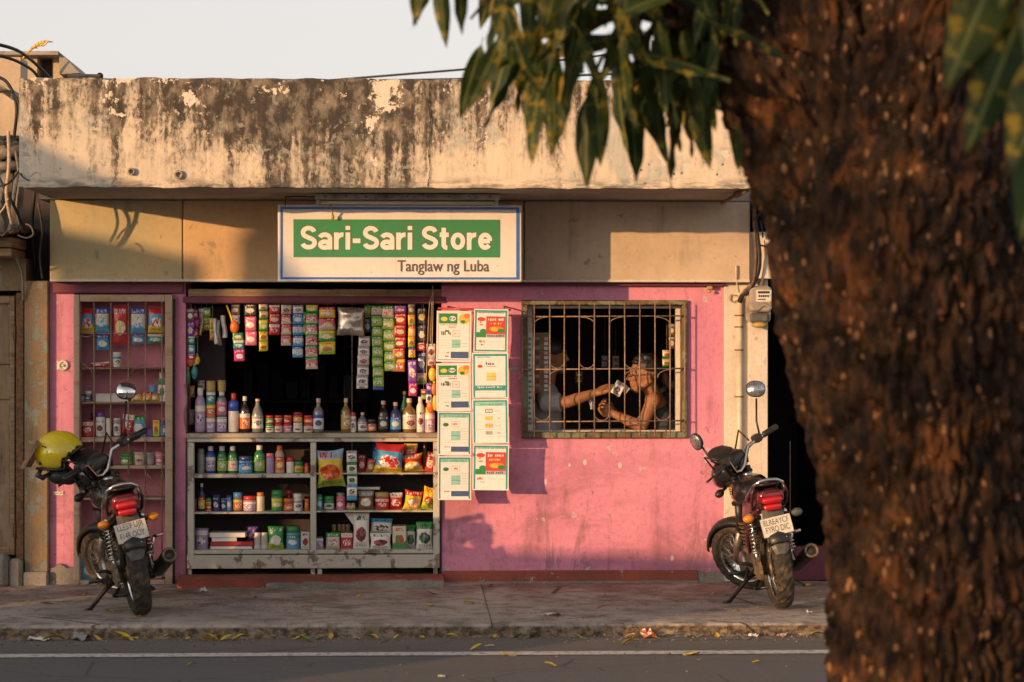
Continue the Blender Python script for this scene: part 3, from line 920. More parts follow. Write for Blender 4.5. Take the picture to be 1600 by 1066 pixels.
# window: chipped outer frame, pale sash, welded grille
win = MB()
f = 9.5
a, b, c, d = X(814.5), X(1073), Z(685), Z(469)
t_ = 0.040
win.box(a, b, -.035, .10, c, c + t_, .006).box(a, b, -.035, .10, d - t_ * .8, d, .006)
win.box(a, a + t_, -.034, .10, c + t_, d - t_ * .8, .006).box(b - t_ * .8, b, -.034, .10, c + t_, d - t_ * .8, .006)
win = part(win, 'window', 'window_wood')
def sub(mb, name, mat):
    return mb.build(name, mat, win)
mb = MB()
mb.box(X(824.5, .1), X(832, .1), .10, .14, Z(678, .1), Z(478, .1)).box(X(1056, .1), X(1065, .1), .10, .14, Z(678, .1), Z(478, .1))
mb.box(X(832, .1), X(1056, .1), .101, .14, Z(678, .1), Z(673, .1)).box(X(832, .1), X(1056, .1), .101, .14, Z(482, .1), Z(478, .1))
sub(mb, 'sash', 'white_paint')
mb = MB()
mb.box(X(826), X(1064), .142, .42, Z(676, .1), Z(673, .1), .003)
sub(mb, 'window_board', 'white_paint')
GY = -.080
bars = [815.5, 835, 859, 882, 905.5, 929, 952.5, 976, 1000, 1023.5, 1047, 1070]
for q in bars:
    mb = MB()
    dx = rnd.uniform(-.003, .003)
    mb.tube([(X(q, GY), GY, Z(682)), (X(q, GY) + dx, GY, Z(580)), (X(q, GY), GY, Z(473))], .0046, 6)
    sub(mb, 'bar', 'bar_paint')
for q in (494.5, 576.5, 658):
    mb = MB()
    mb.tube([(X(814, GY), GY + .009, Z(q + .8)), (X(1071, GY), GY + .009, Z(q - .8))], .0048, 6)
    for sx_ in (814.5, 1070):
        mb.tube([(X(sx_, GY), GY + .009, Z(q)), (X(sx_, GY), -.03, Z(q))], .0048, 6)
    sub(mb, 'cross_bar', 'bar_paint')
def arc(cx, cz, r, a0, a1, n=8, k=1.0):
    return [(cx + r * math.cos(R(a0 + (a1 - a0) * i / n)), GY + .004, cz + k * r * math.sin(R(a0 + (a1 - a0) * i / n))) for i in range(n + 1)]
pz = 1 / 240
for (u0, u1, yy, up) in ((835, 859, 494.5, -1), (905.5, 929, 494.5, -1), (952.5, 976, 494.5, -1), (1023.5, 1047, 494.5, -1),
                         (859, 882, 576.5, 1), (905.5, 929, 576.5, 1), (976, 1000, 576.5, 1),
                         (859, 882, 576.5, -1), (976, 1000, 576.5, -1), (1028, 1052, 576.5, -1),
                         (835, 859, 658, 1), (929, 952, 658, 1), (976, 1000, 658, 1), (1023.5, 1047, 658, 1)):
    mb = MB()
    x0_, x1_ = X(u0, GY), X(u1, GY)
    w2 = (x1_ - x0_)
    zz = Z(yy)
    if up > 0:     # cup standing on the cross bar
        pts = [(x0_, GY + .004, zz + .085)] + [(x0_ + w2 / 2 - w2 / 2 * math.cos(R(a)), GY + .004, zz + .05 - .045 * math.sin(R(a))) for a in range(0, 181, 20)] + [(x1_, GY + .004, zz + .085)]
    elif yy < 500 and u0 in (835, 952.5):
        pts = [(x0_, GY + .004, zz - .055)] + [(x1_ - w2 * math.cos(R(a)), GY + .004, zz - .05 + .046 * math.sin(R(a))) for a in range(0, 91, 15)]
    elif yy < 500:
        pts = [(x1_, GY + .004, zz - .055)] + [(x0_ + w2 * math.cos(R(a)), GY + .004, zz - .05 + .046 * math.sin(R(a))) for a in range(0, 91, 15)]
    else:
        pts = [(x0_, GY + .004, zz - .055)] + [(x1_ - w2 * math.cos(R(a)), GY + .004, zz - .05 + .048 * math.sin(R(a))) for a in range(0, 91, 15)]
    mb.tube(pts, .0035, 5)
    sub(mb, 'scroll', 'bar_paint')

# fluorescent fitting above the sign and the sign itself
SY = -0.70
sg = thing('store_sign', 'white and green store sign with blue border under the canopy', 'sign', (at(625, 440, SY).x, SY, Z(441, SY)))
so = sg.location
def sgp(mb, name, mat, parent=None):
    o = mb.build(name, mat, parent or sg)
    o.matrix_parent_inverse = Matrix.Translation(-so)
    return o
a, b, c, d = X(434, SY), X(815.5, SY), Z(440.5, SY), Z(320.5, SY)
mb = MB()
mb.box(a, b, SY, SY + .11, c, d, .006)
sgp(mb, 'case', 'sign_white')
u = 1 / S(SY)
mb = MB()
e = SY - .003
for (x0, x1, z0, z1) in ((a + 4 * u, b - 4 * u, c + 3.5 * u, c + 7 * u), (a + 4 * u, b - 4 * u, d - 7.5 * u, d - 3.5 * u), (a + 4 * u, a + 7.5 * u, c + 7 * u, d - 7.5 * u), (b - 9 * u, b - 4 * u, c + 7 * u, d - 7.5 * u)):
    mb.box(x0, x1, e, SY + .002, z0, z1)
sgp(mb, 'border', 'sign_blue')
mb = MB()
mb.box(X(458.5, SY), X(781, SY), SY - .0035, SY + .002, Z(402.5, SY), Z(343.5, SY))
sgp(mb, 'green_panel', 'sign_green')
def strokes():
    """bold grotesque letters as centre lines, cap height 1"""
    def el(cx, cy, rx, ry, a0, a1, n=14):
        return [(cx + rx * math.cos(R(a0 + (a1 - a0) * i / n)), cy + ry * math.sin(R(a0 + (a1 - a0) * i / n))) for i in range(n + 1)]
    G = {}
    up = el(.335, .715, .235, .19, 12, 232)
    lo = el(.335, .285, .255, .19, 52, -166)
    G['S'] = (.67, [up + lo])
    G['a'] = (.60, [[(.50, 0), (.50, .46)] + el(.285, .46, .215, .17, 0, 160, 10), el(.275, .205, .18, .125, 0, 360, 20)])
    G['r'] = (.42, [[(.105, 0), (.105, .72)], el(.375, .36, .27, .27, 178, 84, 8)])
    G['i'] = (.21, [[(.105, 0), (.105, .72)], [(.105, .83), (.105, 1.0)]])
    G['-'] = (.40, [[(.04, .37), (.36, .37)]])
    G['t'] = (.42, [[(.19, .93), (.19, .22)] + el(.33, .21, .14, .125, 180, 275, 8), [(.02, .63), (.40, .63)]])
    G['o'] = (.61, [el(.305, .36, .21, .27, 0, 360, 24)])
    G['e'] = (.59, [el(.30, .36, .205, .27, 2, 322, 20), [(.10, .365), (.50, .365)]])
    G[' '] = (.27, [])
    return G
def sign_word(txt, width, wd, y, mat, name, cx, z0):
    G = strokes(); sp = .065
    tot = sum(G[c][0] for c in txt) + sp * (len(txt) - 1)
    k = width / tot
    m = MB(); x = -tot / 2; lay = 0
    for c in txt:
        for st_ in G[c][1]:
            lay = (lay + 1) % 3
            P_ = [Vector((q[0] + x, q[1])) for q in st_]
            closed = (P_[0] - P_[-1]).length < 1e-4
            L_, R_ = [], []
            for i, q in enumerate(P_):
                a_ = P_[i - 1] if i else (P_[-2] if closed else P_[0]); b_ = P_[i + 1] if i < len(P_) - 1 else (P_[1] if closed else P_[-1])
                t_ = (b_ - a_).normalized(); n_ = Vector((-t_.y, t_.x)) * wd / 2
                e = wd - .19
                qq = q
                if not closed and i == 0: qq = q - t_ * e / 2
                if not closed and i == len(P_) - 1: qq = q + t_ * e / 2
                L_.append(qq + n_); R_.append(qq - n_)
            yy = y - .00012 * lay
            for i in range(len(P_) - 1):
                m.quad((cx + R_[i].x * k, yy, z0 + R_[i].y * k), (cx + R_[i + 1].x * k, yy, z0 + R_[i + 1].y * k), (cx + L_[i + 1].x * k, yy, z0 + L_[i + 1].y * k), (cx + L_[i].x * k, yy, z0 + L_[i].y * k))
        x += G[c][0] + sp
    sgp(m, name, mat)
sign_word('Sari-Sari Store', 298 * u, .235, SY - .0042, 'maroon_paint', 'lettering_outline', X(619.5, SY), Z(390.5, SY))
sign_word('Sari-Sari Store', 298 * u, .195, SY - .0050, 'sign_text', 'lettering', X(619.5, SY), Z(390.5, SY))
me = text_mesh('Tanglaw ng Luba', 0.1, 'sign_grey', .0009, .0006, (764 - 621) * u)
inst('lettering', me, sg, Vector((X(692.5, SY), SY - .0035, Z(418.5, SY))) - so)
for q in (500, 760):
    mb = MB()
    mb.box(X(q, SY), X(q + 6, SY), SY + .03, SY + .06, d, ZS)
    sgp(mb, 'hanger', 'rust')
lamp = thing('fluorescent_lamp', 'unlit fluorescent tube fitting fixed along the top of the store sign', 'lamp', (X(630, SY), SY - .05, Z(320, SY)))
lo = lamp.location
def lp(mb, name, mat):
    o = mb.build(name, mat, lamp)
    o.matrix_parent_inverse = Matrix.Translation(-lo)
mb = MB()
L0, L1 = X(492, SY - .08), X(781, SY - .08)
mb.box(L0, L1, SY - .11, SY - .03, Z(312.5, SY - .08), Z(303.5, SY - .08), .006)
lp(mb, 'housing', 'lamp_metal')
for i in range(9):
    mb = MB()
    xx = L0 + (L1 - L0) * (i + .5) / 9
    mb.lathe([(.006, 0), (.006, -.004), (.002, -.006)], (xx, SY - .11, Z(308, SY - .08)), 8, 'y')
    lp(mb, 'screw', 'rust')
mb = MB()
mb.tube([(X(495, SY - .08), SY - .07, Z(317, SY - .08)), (X(777, SY - .08), SY - .07, Z(317, SY - .08))], .011, 10)
lp(mb, 'tube', 'tube_white')
for q in (494, 773):
    mb = MB()
    mb.box(X(q, SY - .08), X(q + 6, SY - .08), SY - .088, SY - .05, Z(321, SY - .08), Z(312, SY - .08), .003)
    lp(mb, 'tube_holder', 'lamp_metal')
mb = MB()
mb.tube([at(516, 320, SY - .05), at(519, 330, SY - .06), at(520, 336, SY - .04)], .005, 6)
mb.lathe([(.004, 0), (.010, .006), (.010, .022), (.004, .03)], at(520, 343, SY - .04), 8)
lp(mb, 'starter', 'c_gold')
mb = MB()
mb.tube([at(445, 308, SY - .05), at(460, 307, SY - .06), at(492, 308, SY - .06)], .004, 6)
mb.tube([at(446, 308, SY - .05), at(446, 322, SY - .03)], .004, 6)
lp(mb, 'wire', 'cable')

# ------------------------------------------------------------------ left neighbour
nb = thing('neighbour_building', 'weathered brown neighbouring shopfront left of the pink store', 'building', (X(0), 0, 0))
def nbp(mb, name, mat, parent=None):
    o = mb.build(name, mat, parent or nb)
    o.matrix_parent_inverse = Matrix.Translation(-nb.location)
    return o
mb = MB()
mb.box(X(40), X(77.5), -.05, .3, 0.08, Z(440), .008)
nbp(mb, 'pillar', 'brown_concrete')
mb = MB()
mb.box(X(38), X(78), -.085, .2, -.02, .085, .012)
mb.box(X(-40), X(17), -.14, .2, -.02, .20, .03)
mb.box(X(17), X(38), -.11, .2, -.02, .17, .02)
nbp(mb, 'footing', 'bare_concrete')
mb = MB()
mb.box(X(-900), X(-62), 0, .3, 0, 2.6)
mb.box(X(-62), X(40), .02, .3, Z(455), Z(405))
nbp(mb, 'wall', 'brown_concrete')
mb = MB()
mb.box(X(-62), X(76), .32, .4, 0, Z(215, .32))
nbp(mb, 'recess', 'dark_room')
mb = MB()
mb.box(X(26), X(38.5), -.03, .06, .15, Z(458), .006)
nbp(mb, 'door_post', 'rust')
mb = MB()
dx0, dx1, dz0, dz1 = X(-50), X(24.5), .19, Z(463)
mb.box(dx0, dx1, 0.0, .03, dz0, dz1)
dr = nbp(mb, 'door', 'door_wood')
def dsub(x0, x1, z0, z1, y0, m_, nm):
    mb = MB(); mb.box(x0, x1, y0, .0, z0, z1, .004)
    mb.build(nm, m_, dr)
dsub(X(17), X(24), dz0, dz1, -.03, 'old_wood', 'stile')
dsub(X(-50), X(17), dz1 - .05, dz1, -.028, 'old_wood', 'rail')
dsub(X(-50), X(17), dz0, dz0 + .05, -.028, 'old_wood', 'rail')
for q in (566, 620):
    dsub(X(-50), X(17), Z(q + 3), Z(q), -.018, 'bar_paint', 'rail')
for q in (510, 815):
    dsub(X(21), X(25.5), Z(q + 22), Z(q), -.04, 'rust', 'hinge')
# upper part: dark void, plaster wall, sheet awning, boxes, tarpaulin
mb = MB()
mb.box(X(-200), X(32, .5), .5, .8, Z(225, .5), Z(93, .5))
nbp(mb, 'upper_wall', 'tank_plaster')
mb = MB()
rings = []
for i in range(25):
    t = i / 24
    x = X(-60) + (X(46) - X(-60)) * t
    zz = .012 * math.sin(i * 2.1)
    rings.append([(x, -.62, Z(371, -.5) + zz + .03 * max(0, t - .8) * 5), (x, -.62, Z(371, -.5) + zz + .008 + .03 * max(0, t - .8) * 5), (x, .3, Z(352, -.5) + zz + .008), (x, .3, Z(352, -.5) + zz)])
mb.loft(rings, False)
nbp(mb, 'awning', 'roof_sheet')
mb = MB()
mb.box(X(-60), X(21, -.4), -.45, .1, Z(388, -.4), Z(372, -.4), .005).box(X(-60), X(20, -.4), -.44, .1, Z(402, -.4), Z(390, -.4), .005)
nbp(mb, 'awning_beam', 'old_wood')
mb = MB()
pts = []
for i in range(9):
    t = i / 8
    row = []
    for j in range(7):
        s_ = j / 6
        p = at(3 + 34 * s_ - 8 * t * (1 - s_), 232 + 130 * t + 8 * s_, -.25)
        row.append((p.x, -.25 + .05 * math.sin(j * 2.2 + t * 3) - .1 * t, p.z))
    pts.append(row)
mb.loft(pts, True, False, False)
mb.loft([[(x, y + .006, z) for x, y, z in r_] for r_ in pts], True, False, False)
nbp(mb, 'tarpaulin', 'tarp')
mb = MB()
mb.tube([at(-20, 243, -.3), at(38, 232, -.3)], .045, 12)
mb.tube([at(-20, 262, -.32), at(33, 258, -.32)], .03, 10)
nbp(mb, 'pipe', 'cable_grey')
mb = MB()
rings = []
for i in range(13):
    t = i / 12
    a_ = math.pi * t * .55
    c_ = at(-20 + 46 * math.sin(a_), 132 - 24 * math.cos(a_) + 24, -.7)
    rings.append([(c_.x, -.9, c_.z), (c_.x, -.9, c_.z + .015), (c_.x, .4, c_.z + .015), (c_.x, .4, c_.z)])
mb.loft(rings, True)
nbp(mb, 'porch_roof', 'far_plaster')

# the plastered roof structure behind the parapet on the left
tank = thing('rooftop_hut', 'peach plastered rooftop hut rising behind the left end of the parapet', 'hut', (X(40, 2.6), 2.6, ZS))
def tkp(mb, name, mat):
    o = mb.build(name, mat, tank)
    o.matrix_parent_inverse = Matrix.Translation(-tank.location)
mb = MB()
Y_ = 2.5
mb.box(X(-60, Y_), X(58, Y_), Y_, Y_ + 1.2, ZS + .1, Z(92, Y_))
mb.box(X(79, Y_), X(95, Y_), Y_ + .1, Y_ + 1.2, ZS + .1, Z(92, Y_))
tkp(mb, 'wall', 'tank_plaster')
mb = MB()
mb.box(X(58, Y_), X(79, Y_), Y_ + .35, Y_ + .4, ZS + .1, Z(92, Y_))
tkp(mb, 'shutter', 'far_plaster')
mb = MB()
mb.prism([(X(-60, Y_), Z(92, Y_)), (X(94, Y_), Z(92, Y_)), (X(94, Y_), Z(86, Y_)), (X(-60, Y_), Z(87, Y_))], Y_ - .12, Y_ + 1.3)
mb.prism([(X(94, Y_), Z(86, Y_)), (X(94, Y_), Z(120, Y_)), (X(100, Y_), Z(120, Y_)), (X(126, Y_), Z(118, Y_))], Y_ - .05, Y_ + 1.25)
tkp(mb, 'roof', 'soffit_paint')
mb = MB()
mb.tube([at(108, 118.5, .3), at(156, 119.5, -.9)], .014, 8)
mb.ball(at(156, 119, -.9), .022, 8, 6)
tag(mb.build('steel_rod', 'cable'), 'dark steel rod poking out over the top of the parapet', 'rod')
mb = MB()
pts = [at(30 + 38 * t, 100 - 62 * t + 34 * t * t, 2.2) for t in [i / 8 for i in range(9)]]
mb.tube(pts, [.009 - .006 * i / 8 for i in range(9)], 5)
for i in range(3, 9):
    p = pts[i]
    mb.tube([p, p + Vector((.03, 0, .035)), p + Vector((.07, .01, .03))], [.006, .012, .002], 4)
tag(mb.build('dry_weed', 'dry_leaf'), 'dry weed stem sprouting beside the rooftop hut', 'plant')

# cables
def cable(pts, r, lab, mat='cable', n=6, name='cable', group=None):
    P = [Vector(p) for p in pts]
    out = []
    for i in range(len(P) - 1):
        p0, p1, p2, p3 = P[max(0, i - 1)], P[i], P[i + 1], P[min(len(P) - 1, i + 2)]
        for k in range(8):
            t = k / 8
            out.append(0.5 * ((2 * p1) + (p2 - p0) * t + (2 * p0 - 5 * p1 + 4 * p2 - p3) * t * t + (3 * p1 - p0 - 3 * p2 + p3) * t ** 3))
    out.append(P[-1])
    mb = MB(); mb.tube(out, r, n)
    return tag(mb.build(name, mat), lab, 'cable', group)
cable([at(-40, 62, -1.2), at(20, 76, -1.0), at(50, 95, -.6), at(78, 122, -.2), at(86, 130, .2)], .011, 'upper black cable curving in over the rooftop hut')
cable([at(-40, 84, -1.0), at(10, 90, -.9), at(48, 108, -.6), at(66, 130, -.2)], .010, 'lower black cable curving in under the upper one', )
cable([at(-8, 118, -1.1), at(10, 128, -1.1), at(22, 150, -1.1), at(26, 175, -1.1), at(22, 215, -1.1)], .010, 'thick black cable looping down left of the parapet end')
cable([at(-10, 148, -1.2), at(12, 142, -1.2), at(28, 158, -1.2), at(31, 190, -1.2)], .007, 'thin black wire running beside the parapet end')
cable([at(13, 205, -.8), at(14, 255, -.8), at(10, 300, -.8), at(14, 330, -.75), at(19, 350, -.7)], .011, 'tan cable hanging straight down in front of the tarpaulin', 'cord')
cable([at(-6, 340, -.75), at(6, 325, -.75), at(13, 310, -.8)], .006, 'short tan cable branching left off the hanging tan cable', 'cord')
cable([at(28, 368, -.7), at(42, 372, -.7), at(52, 366, -.7), at(48, 354, -.7), at(40, 350, -.7)], .006, 'grey cable loop at the end of the sheet awning', 'cable_grey')
cable([at(20, 395, -.4), at(30, 412, -.3), at(35, 430, -.12), at(36, 470, -.06)], .008, 'grey cable running down to the brown door post', 'cable_grey')
cable([at(30, 270, -1.39), at(36, 277, -1.40), at(46, 283, -1.40)], .004, 'short loose wire on the lower left corner of the parapet')
for pts, r_, lab, mt_ in (
        ([at(-10, 200, -.6), at(8, 225, -.7), at(30, 215, -.5), at(50, 250, -.2), at(60, 300, .1)], .012, 'sagging black cable crossing in front of the neighbour pipes', 'cable'),
        ([at(-10, 262, -.7), at(10, 300, -.75), at(26, 330, -.7), at(40, 365, -.6)], .010, 'black cable slanting down across the tarpaulin', 'cable'),
        ([at(24, 236, -.5), at(30, 280, -.6), at(26, 320, -.65), at(30, 352, -.6)], .008, 'grey cable hanging along the right edge of the tarpaulin', 'cable_grey'),
        ([at(-10, 292, -.8), at(14, 286, -.8), at(34, 262, -.6), at(52, 240, -.2)], .007, 'thin black wire climbing right towards the canopy end', 'cable'),
        ([at(46, 240, .0), at(54, 290, .05), at(50, 350, .1), at(56, 420, .15)], .012, 'black cable dropping down the dark gap beside the canopy', 'cable'),
        ([at(60, 318, .0), at(66, 360, .05), at(62, 400, .1), at(66, 436, .1)], .008, 'thin grey cable in the dark gap above the brown pillar', 'cable_grey'),
        ([at(-10, 226, -.4), at(14, 214, -.4), at(36, 224, -.3), at(34, 244, -.3)], .014, 'fat black cable looped over the neighbour pipes', 'cable')):
    cable(pts, r_, lab, mt_)
cable([at(440, 133, 6), at(560, 122, 6), at(800, 102, 6), at(1000, 80, 6)], .010, 'upper of two dark wires crossing the sky behind the leaves')
cable([at(500, 127, 5), at(700, 124, 5), at(900, 118, 5), at(1120, 108, 5)], .010, 'lower of two dark wires crossing the sky behind the leaves')

# rail of wire mesh on the roof behind the leaves
rl = thing('roof_railing', 'rusty wire mesh railing on the roof behind the hanging leaves', 'railing', (X(1090, 1.0), 1.0, ZS + .13))
for q in range(1020, 1145, 21):
    mb = MB(); mb.tube([(X(q, 1.), 1.0, ZS + .12), (X(q, 1.), 1.0, Z(62, 1.))], .008, 6)
    o = mb.build('post', 'rust', rl); o.matrix_parent_inverse = Matrix.Translation(-rl.location)
for q in (65, 88, 110):
    mb = MB(); mb.tube([(X(1018, 1.), 1.0, Z(q, 1.)), (X(1150, 1.), 1.0, Z(q + 2, 1.))], .006, 6)
    o = mb.build('rail', 'rust', rl); o.matrix_parent_inverse = Matrix.Translation(-rl.location)

# ------------------------------------------------------------------ right neighbour: dark passage beside the pillar
rb = thing('passage_building', 'building with a dark open doorway right of the white pillar', 'building', (X(1260), 0, 0))
def rbp(mb, name, mat):
    o = mb.build(name, mat, rb)
    o.matrix_parent_inverse = Matrix.Translation(-rb.location)
    return o
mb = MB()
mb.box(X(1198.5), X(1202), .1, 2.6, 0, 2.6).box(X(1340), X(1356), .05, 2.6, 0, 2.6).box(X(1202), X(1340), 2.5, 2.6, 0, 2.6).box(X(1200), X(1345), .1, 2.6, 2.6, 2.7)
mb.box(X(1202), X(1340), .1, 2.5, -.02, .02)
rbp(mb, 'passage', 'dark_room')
mb = MB()
mb.box(X(1200), X(1350), .06, .14, 0, .22)
rbp(mb, 'threshold', 'maroon_paint')
mb = MB()
mb.box(X(1357), X(2600), .0, .3, 0, 2.9)
mb.box(X(1199), X(1357), .02, .2, Z(432), 2.9)
rbp(mb, 'wall', 'far_plaster')
mb = MB()
mb.prism([(X(1190, -.1), Z(435, -.1)), (X(1206, -.1), Z(435, -.1)), (X(1214, -.1), Z(424, -.1)), (X(1216, -.1), Z(374, -.1)), (X(1195, -.1), Z(374, -.1)), (X(1195, -.1), Z(400, -.1))], -.12, .018)
rbp(mb, 'bracket', 'white_paint')
mb = MB()
mb.box(X(1214), X(1350), -.03, .018, Z(492), Z(474))
o = rbp(mb, 'shop_board', 'sign_white')
mb = MB()
mb.box(X(1209), X(1350), -.034, .018, Z(473.5), Z(442))
rbp(mb, 'shop_board', 'sign_green')
mb = MB()
mb.box(X(1234, .0), X(1235.5, .0), .0, .01, .22, Z(690))
rbp(mb, 'gate_bar', 'dark_metal')

# ------------------------------------------------------------------ electric meter, conduit
MY = -.13
mt = thing('electric_meter', 'grey electric meter box on the white pillar', 'meter', at(1186, 512, MY))
def mtp(mb, name, mat):
    o = mb.build(name, mat, mt)
    o.matrix_parent_inverse = Matrix.Translation(-mt.location)
def rr(x0, x1, z0, z1, r, n=4):
    P = []
    for cx_, cz_, a0 in ((x1 - r, z1 - r, 0), (x0 + r, z1 - r, 90), (x0 + r, z0 + r, 180), (x1 - r, z0 + r, 270)):
        for i in range(n + 1):
            a_ = R(a0 + 90 * i / n)
            P.append((cx_ + r * math.cos(a_), cz_ + r * math.sin(a_)))
    return P[::-1]
mb = MB()
mb.prism(rr(X(1167, MY), X(1205, MY), Z(504, MY), Z(446, MY), .03), MY + .02, -.056)
mtp(mb, 'back_plate', 'meter_grey')
mb = MB()
mb.loft([[(x, y, z) for x, z in rr(X(1170, MY) + i_, X(1206, MY) - i_, Z(488, MY) + i_, Z(447, MY) - i_, .03 - i_ * .5)] for y, i_ in ((MY + .02, 0), (MY - .02, .002), (MY - .032, .012))], False)
mtp(mb, 'cover', 'meter_grey')
mb = MB()
mb.box(X(1180.5, MY), X(1204, MY), MY - .036, MY - .030, Z(471.5, MY), Z(453, MY))
mtp(mb, 'dial_plate', 'plate_white')
mb = MB()
mb.box(X(1183, MY), X(1201, MY), MY - .039, MY - .035, Z(458.5, MY), Z(455, MY))
for i in range(5):
    mb.box(X(1184 + i * 3.4, MY), X(1186.4 + i * 3.4, MY), MY - .039, MY - .035, Z(464, MY), Z(461, MY))
mb.box(X(1183, MY), X(1195, MY), MY - .039, MY - .035, Z(468.5, MY), Z(467, MY))
mtp(mb, 'dial_marks', 'ink')
mb = MB()
mb.tube([(X(1174 + 3 * i, MY), MY - .034, Z(480 + 4 * math.sin(i * .7), MY)) for i in range(11)], .010, 6)
mtp(mb, 'disc_window', 'meter_grey')
mb = MB()
mb.box(X(1172, MY), X(1201, MY), MY - .015, -.056, Z(504, MY), Z(489, MY), .012)
mtp(mb, 'terminal_cover', 'grey_plastic')
mb = MB()
mb.ball(at(1187, 508, MY), (.055, .04, .022), 10, 6)
mtp(mb, 'gland', 'c_gold')
mb = MB()
mb.lathe([(.022, 0), (.022, .04), (.03, .045)], at(1189, 446, MY + .02), 10)
mtp(mb, 'top_stub', 'meter_grey')
cd = thing('conduit_pipe', 'cream conduit pipe running down the white pillar to the pavement', 'pipe', (X(1155), -.06, 0))
mb = MB()
cxp = X(1155.5, -.06)
mb.tube([(cxp, -.055, 0), (cxp, -.055, Z(472))], .0195, 12)
o = mb.build('pipe', 'pvc', cd); o.matrix_parent_inverse = Matrix.Translation(-cd.location)
for q in (494, 512, 548, 621):
    mb = MB(); mb.lathe([(.0225, 0), (.0225, .008)], (cxp, -.055, Z(q)), 12)
    mb.box(cxp - .03, cxp + .03, -.035, -.03, Z(q), Z(q) + .008)
    o = mb.build('clamp', 'rust', cd); o.matrix_parent_inverse = Matrix.Translation(-cd.location)
cable([(cxp, -.055, Z(474)), at(1160, 462, -.09), at(1172, 452, -.14), at(1184, 425, -.15), at(1186, 395, -.15), at(1180, 350, -.14), at(1176, 316, -.13)], .017, 'thick black service cable curving from the conduit up to the canopy')
cable([(cxp + .006, -.07, Z(470)), at(1163, 455, -.12), at(1177, 440, -.16), at(1181, 400, -.16), at(1178, 350, -.16), at(1179, 322, -.2)], .009, 'thinner brown cable beside the thick service cable', 'rust')
cable([at(1176, 345, -.15), at(1184, 338, -.2), at(1190, 330, -.3)], .006, 'short black wire end sticking out at the canopy corner')
cable([at(1188, 345, -.14), at(1191, 360, -.15), at(1192, 371, -.13)], .006, 'short dangling black wire right of the service cable')
cable([at(1182, 382, -.15), at(1195, 385, -.14), at(1208, 388, -.1)], .006, 'thin black wire crossing to the white bracket')
cable([at(1155, 456, -.06), at(1151, 440, -.13), at(1150, 415, -.14)], .006, 'pale stub of wire standing above the conduit', 'pvc')
cable([at(1154, 468, -.05), at(1146, 472, -.045), at(1140, 468, -.045), at(1142, 461, -.045), at(1149, 462, -.045)], .0045, 'small curl of wire on the pillar left of the conduit', 'cord')
mb = MB(); mb.box(X(1172), X(1188), -.060, -.055, Z(619), Z(608)); mb.mat(1); mb.box(X(1174), X(1186), -.0625, -.0600, Z(617), Z(610))
tag(mb.build('sticker', ['plate_white', 'grey_plastic']), 'small grey sticker on the white pillar above the mirror', 'sticker')
mb = MB(); mb.box(X(1180), X(1193), -.059, -.055, Z(571), Z(558))
tag(mb.build('sticker', 'plate_white'), 'faded pale sticker on the pillar below the meter', 'sticker')
# hinge remains and small fixtures on the walls
mb = MB()
p = at(99, 571, 0)
mb.lathe([(.034, 0), (.036, -.012), (.022, -.016), (.022, -.004), (.010, -.004), (.010, -.022), (.004, -.026)], (p.x, 0, p.z), 14, 'y')
mb.box(p.x - .04, p.x - .03, -.01, 0, p.z - .03, p.z + .03)
tag(mb.build('door_stop', 'plate_white'), 'round white fixture on the left pink pilaster', 'fixture')
mb = MB()
for i in range(5):
    p = at(84 + i * 3.5, 769 + (i % 2), 0)
    mb.ball((p.x, -.004, p.z), (.010, .006, .007), 8, 5)
mb.box(X(83), X(99), -.004, 0, Z(772), Z(767))
tag(mb.build('bracket', 'plate_white'), 'small white bracket low on the left pink pilaster', 'bracket')
mb = MB()
p = at(1108, 452, -.03)
mb.box(p.x - .015, p.x + .02, -.06, 0, p.z, p.z + .02, .003)
mb.ball((p.x, -.05, p.z - .015), .012, 8, 6)
tag(mb.build('insulator', 'c_gold'), 'small brass cable insulator under the fascia right of the window', 'insulator')
mb = MB()
mb.tube([at(1158, 300, -1.2), at(1128, 318, -.5)], .012, 6)
mb.tube([at(1165, 297, -1.3), at(1150, 305, -1.0)], .022, 6)
tag(mb.build('bracket', 'rust'), 'rusty bracket under the right end of the canopy', 'bracket')

# ------------------------------------------------------------------ unseen houses and wall added across the road, shaped to cast the shop's shade
def caster(poly, Y0, Y1):
    """outline given where its shadow falls on the wall plane, carried up the sun's direction to depth Y0"""
    P = [(x + Y0 * SUN_K, z - Y0 * SUN_V) for x, z in poly]
    m = MB(); m.prism(P, Y0, Y1)
    return m
def sh(px, py):
    return ((px - 800) / 240, 1.57 + (533 - py) / 240)
def caster_thing(name, lab, cat, polys, Y0, Y1):
    t = None
    for nm, poly, mat, dy0, dy1 in polys:
        m_ = caster([sh(*q) if abs(q[0]) > 20 else q for q in poly], Y0, Y1)
        if t is None:
            bx = min(q[0] for q in m_.v)
            t = thing(name, lab, cat, (bx, Y0, ROAD_Z))
        # sides slant along the sun's direction, so depth leaves the shadow outline unchanged
        m_.v = [((x, Y0 + dy0, max(z, ROAD_Z)) if abs(y - Y0) < 1e-6 else (x - (Y0 - Y1) * SUN_K, Y1 + dy1, max(z, ROAD_Z))) for x, y, z in m_.v]
        o = m_.build(nm, mat, t)
        o.matrix_parent_inverse = Matrix.Translation(-t.location)
LOW = 2200
caster_thing('shadow_house', 'low house with a single pitch roof, added unseen to cast shade', 'shadow_house',
    [('wall', [(122, LOW), (122, 362), (356, 414), (356, LOW)], 'far_plaster', 0, 0)], -9.0, -12.0)
caster_thing('shadow_house', 'narrow flat roofed house farthest left, added out of view for its shadow', 'shadow_house',
    [('wall', [(-420, LOW), (-420, 318), (74, 318), (74, LOW)], 'far_plaster', 0, 0)], -9.0, -12.0)
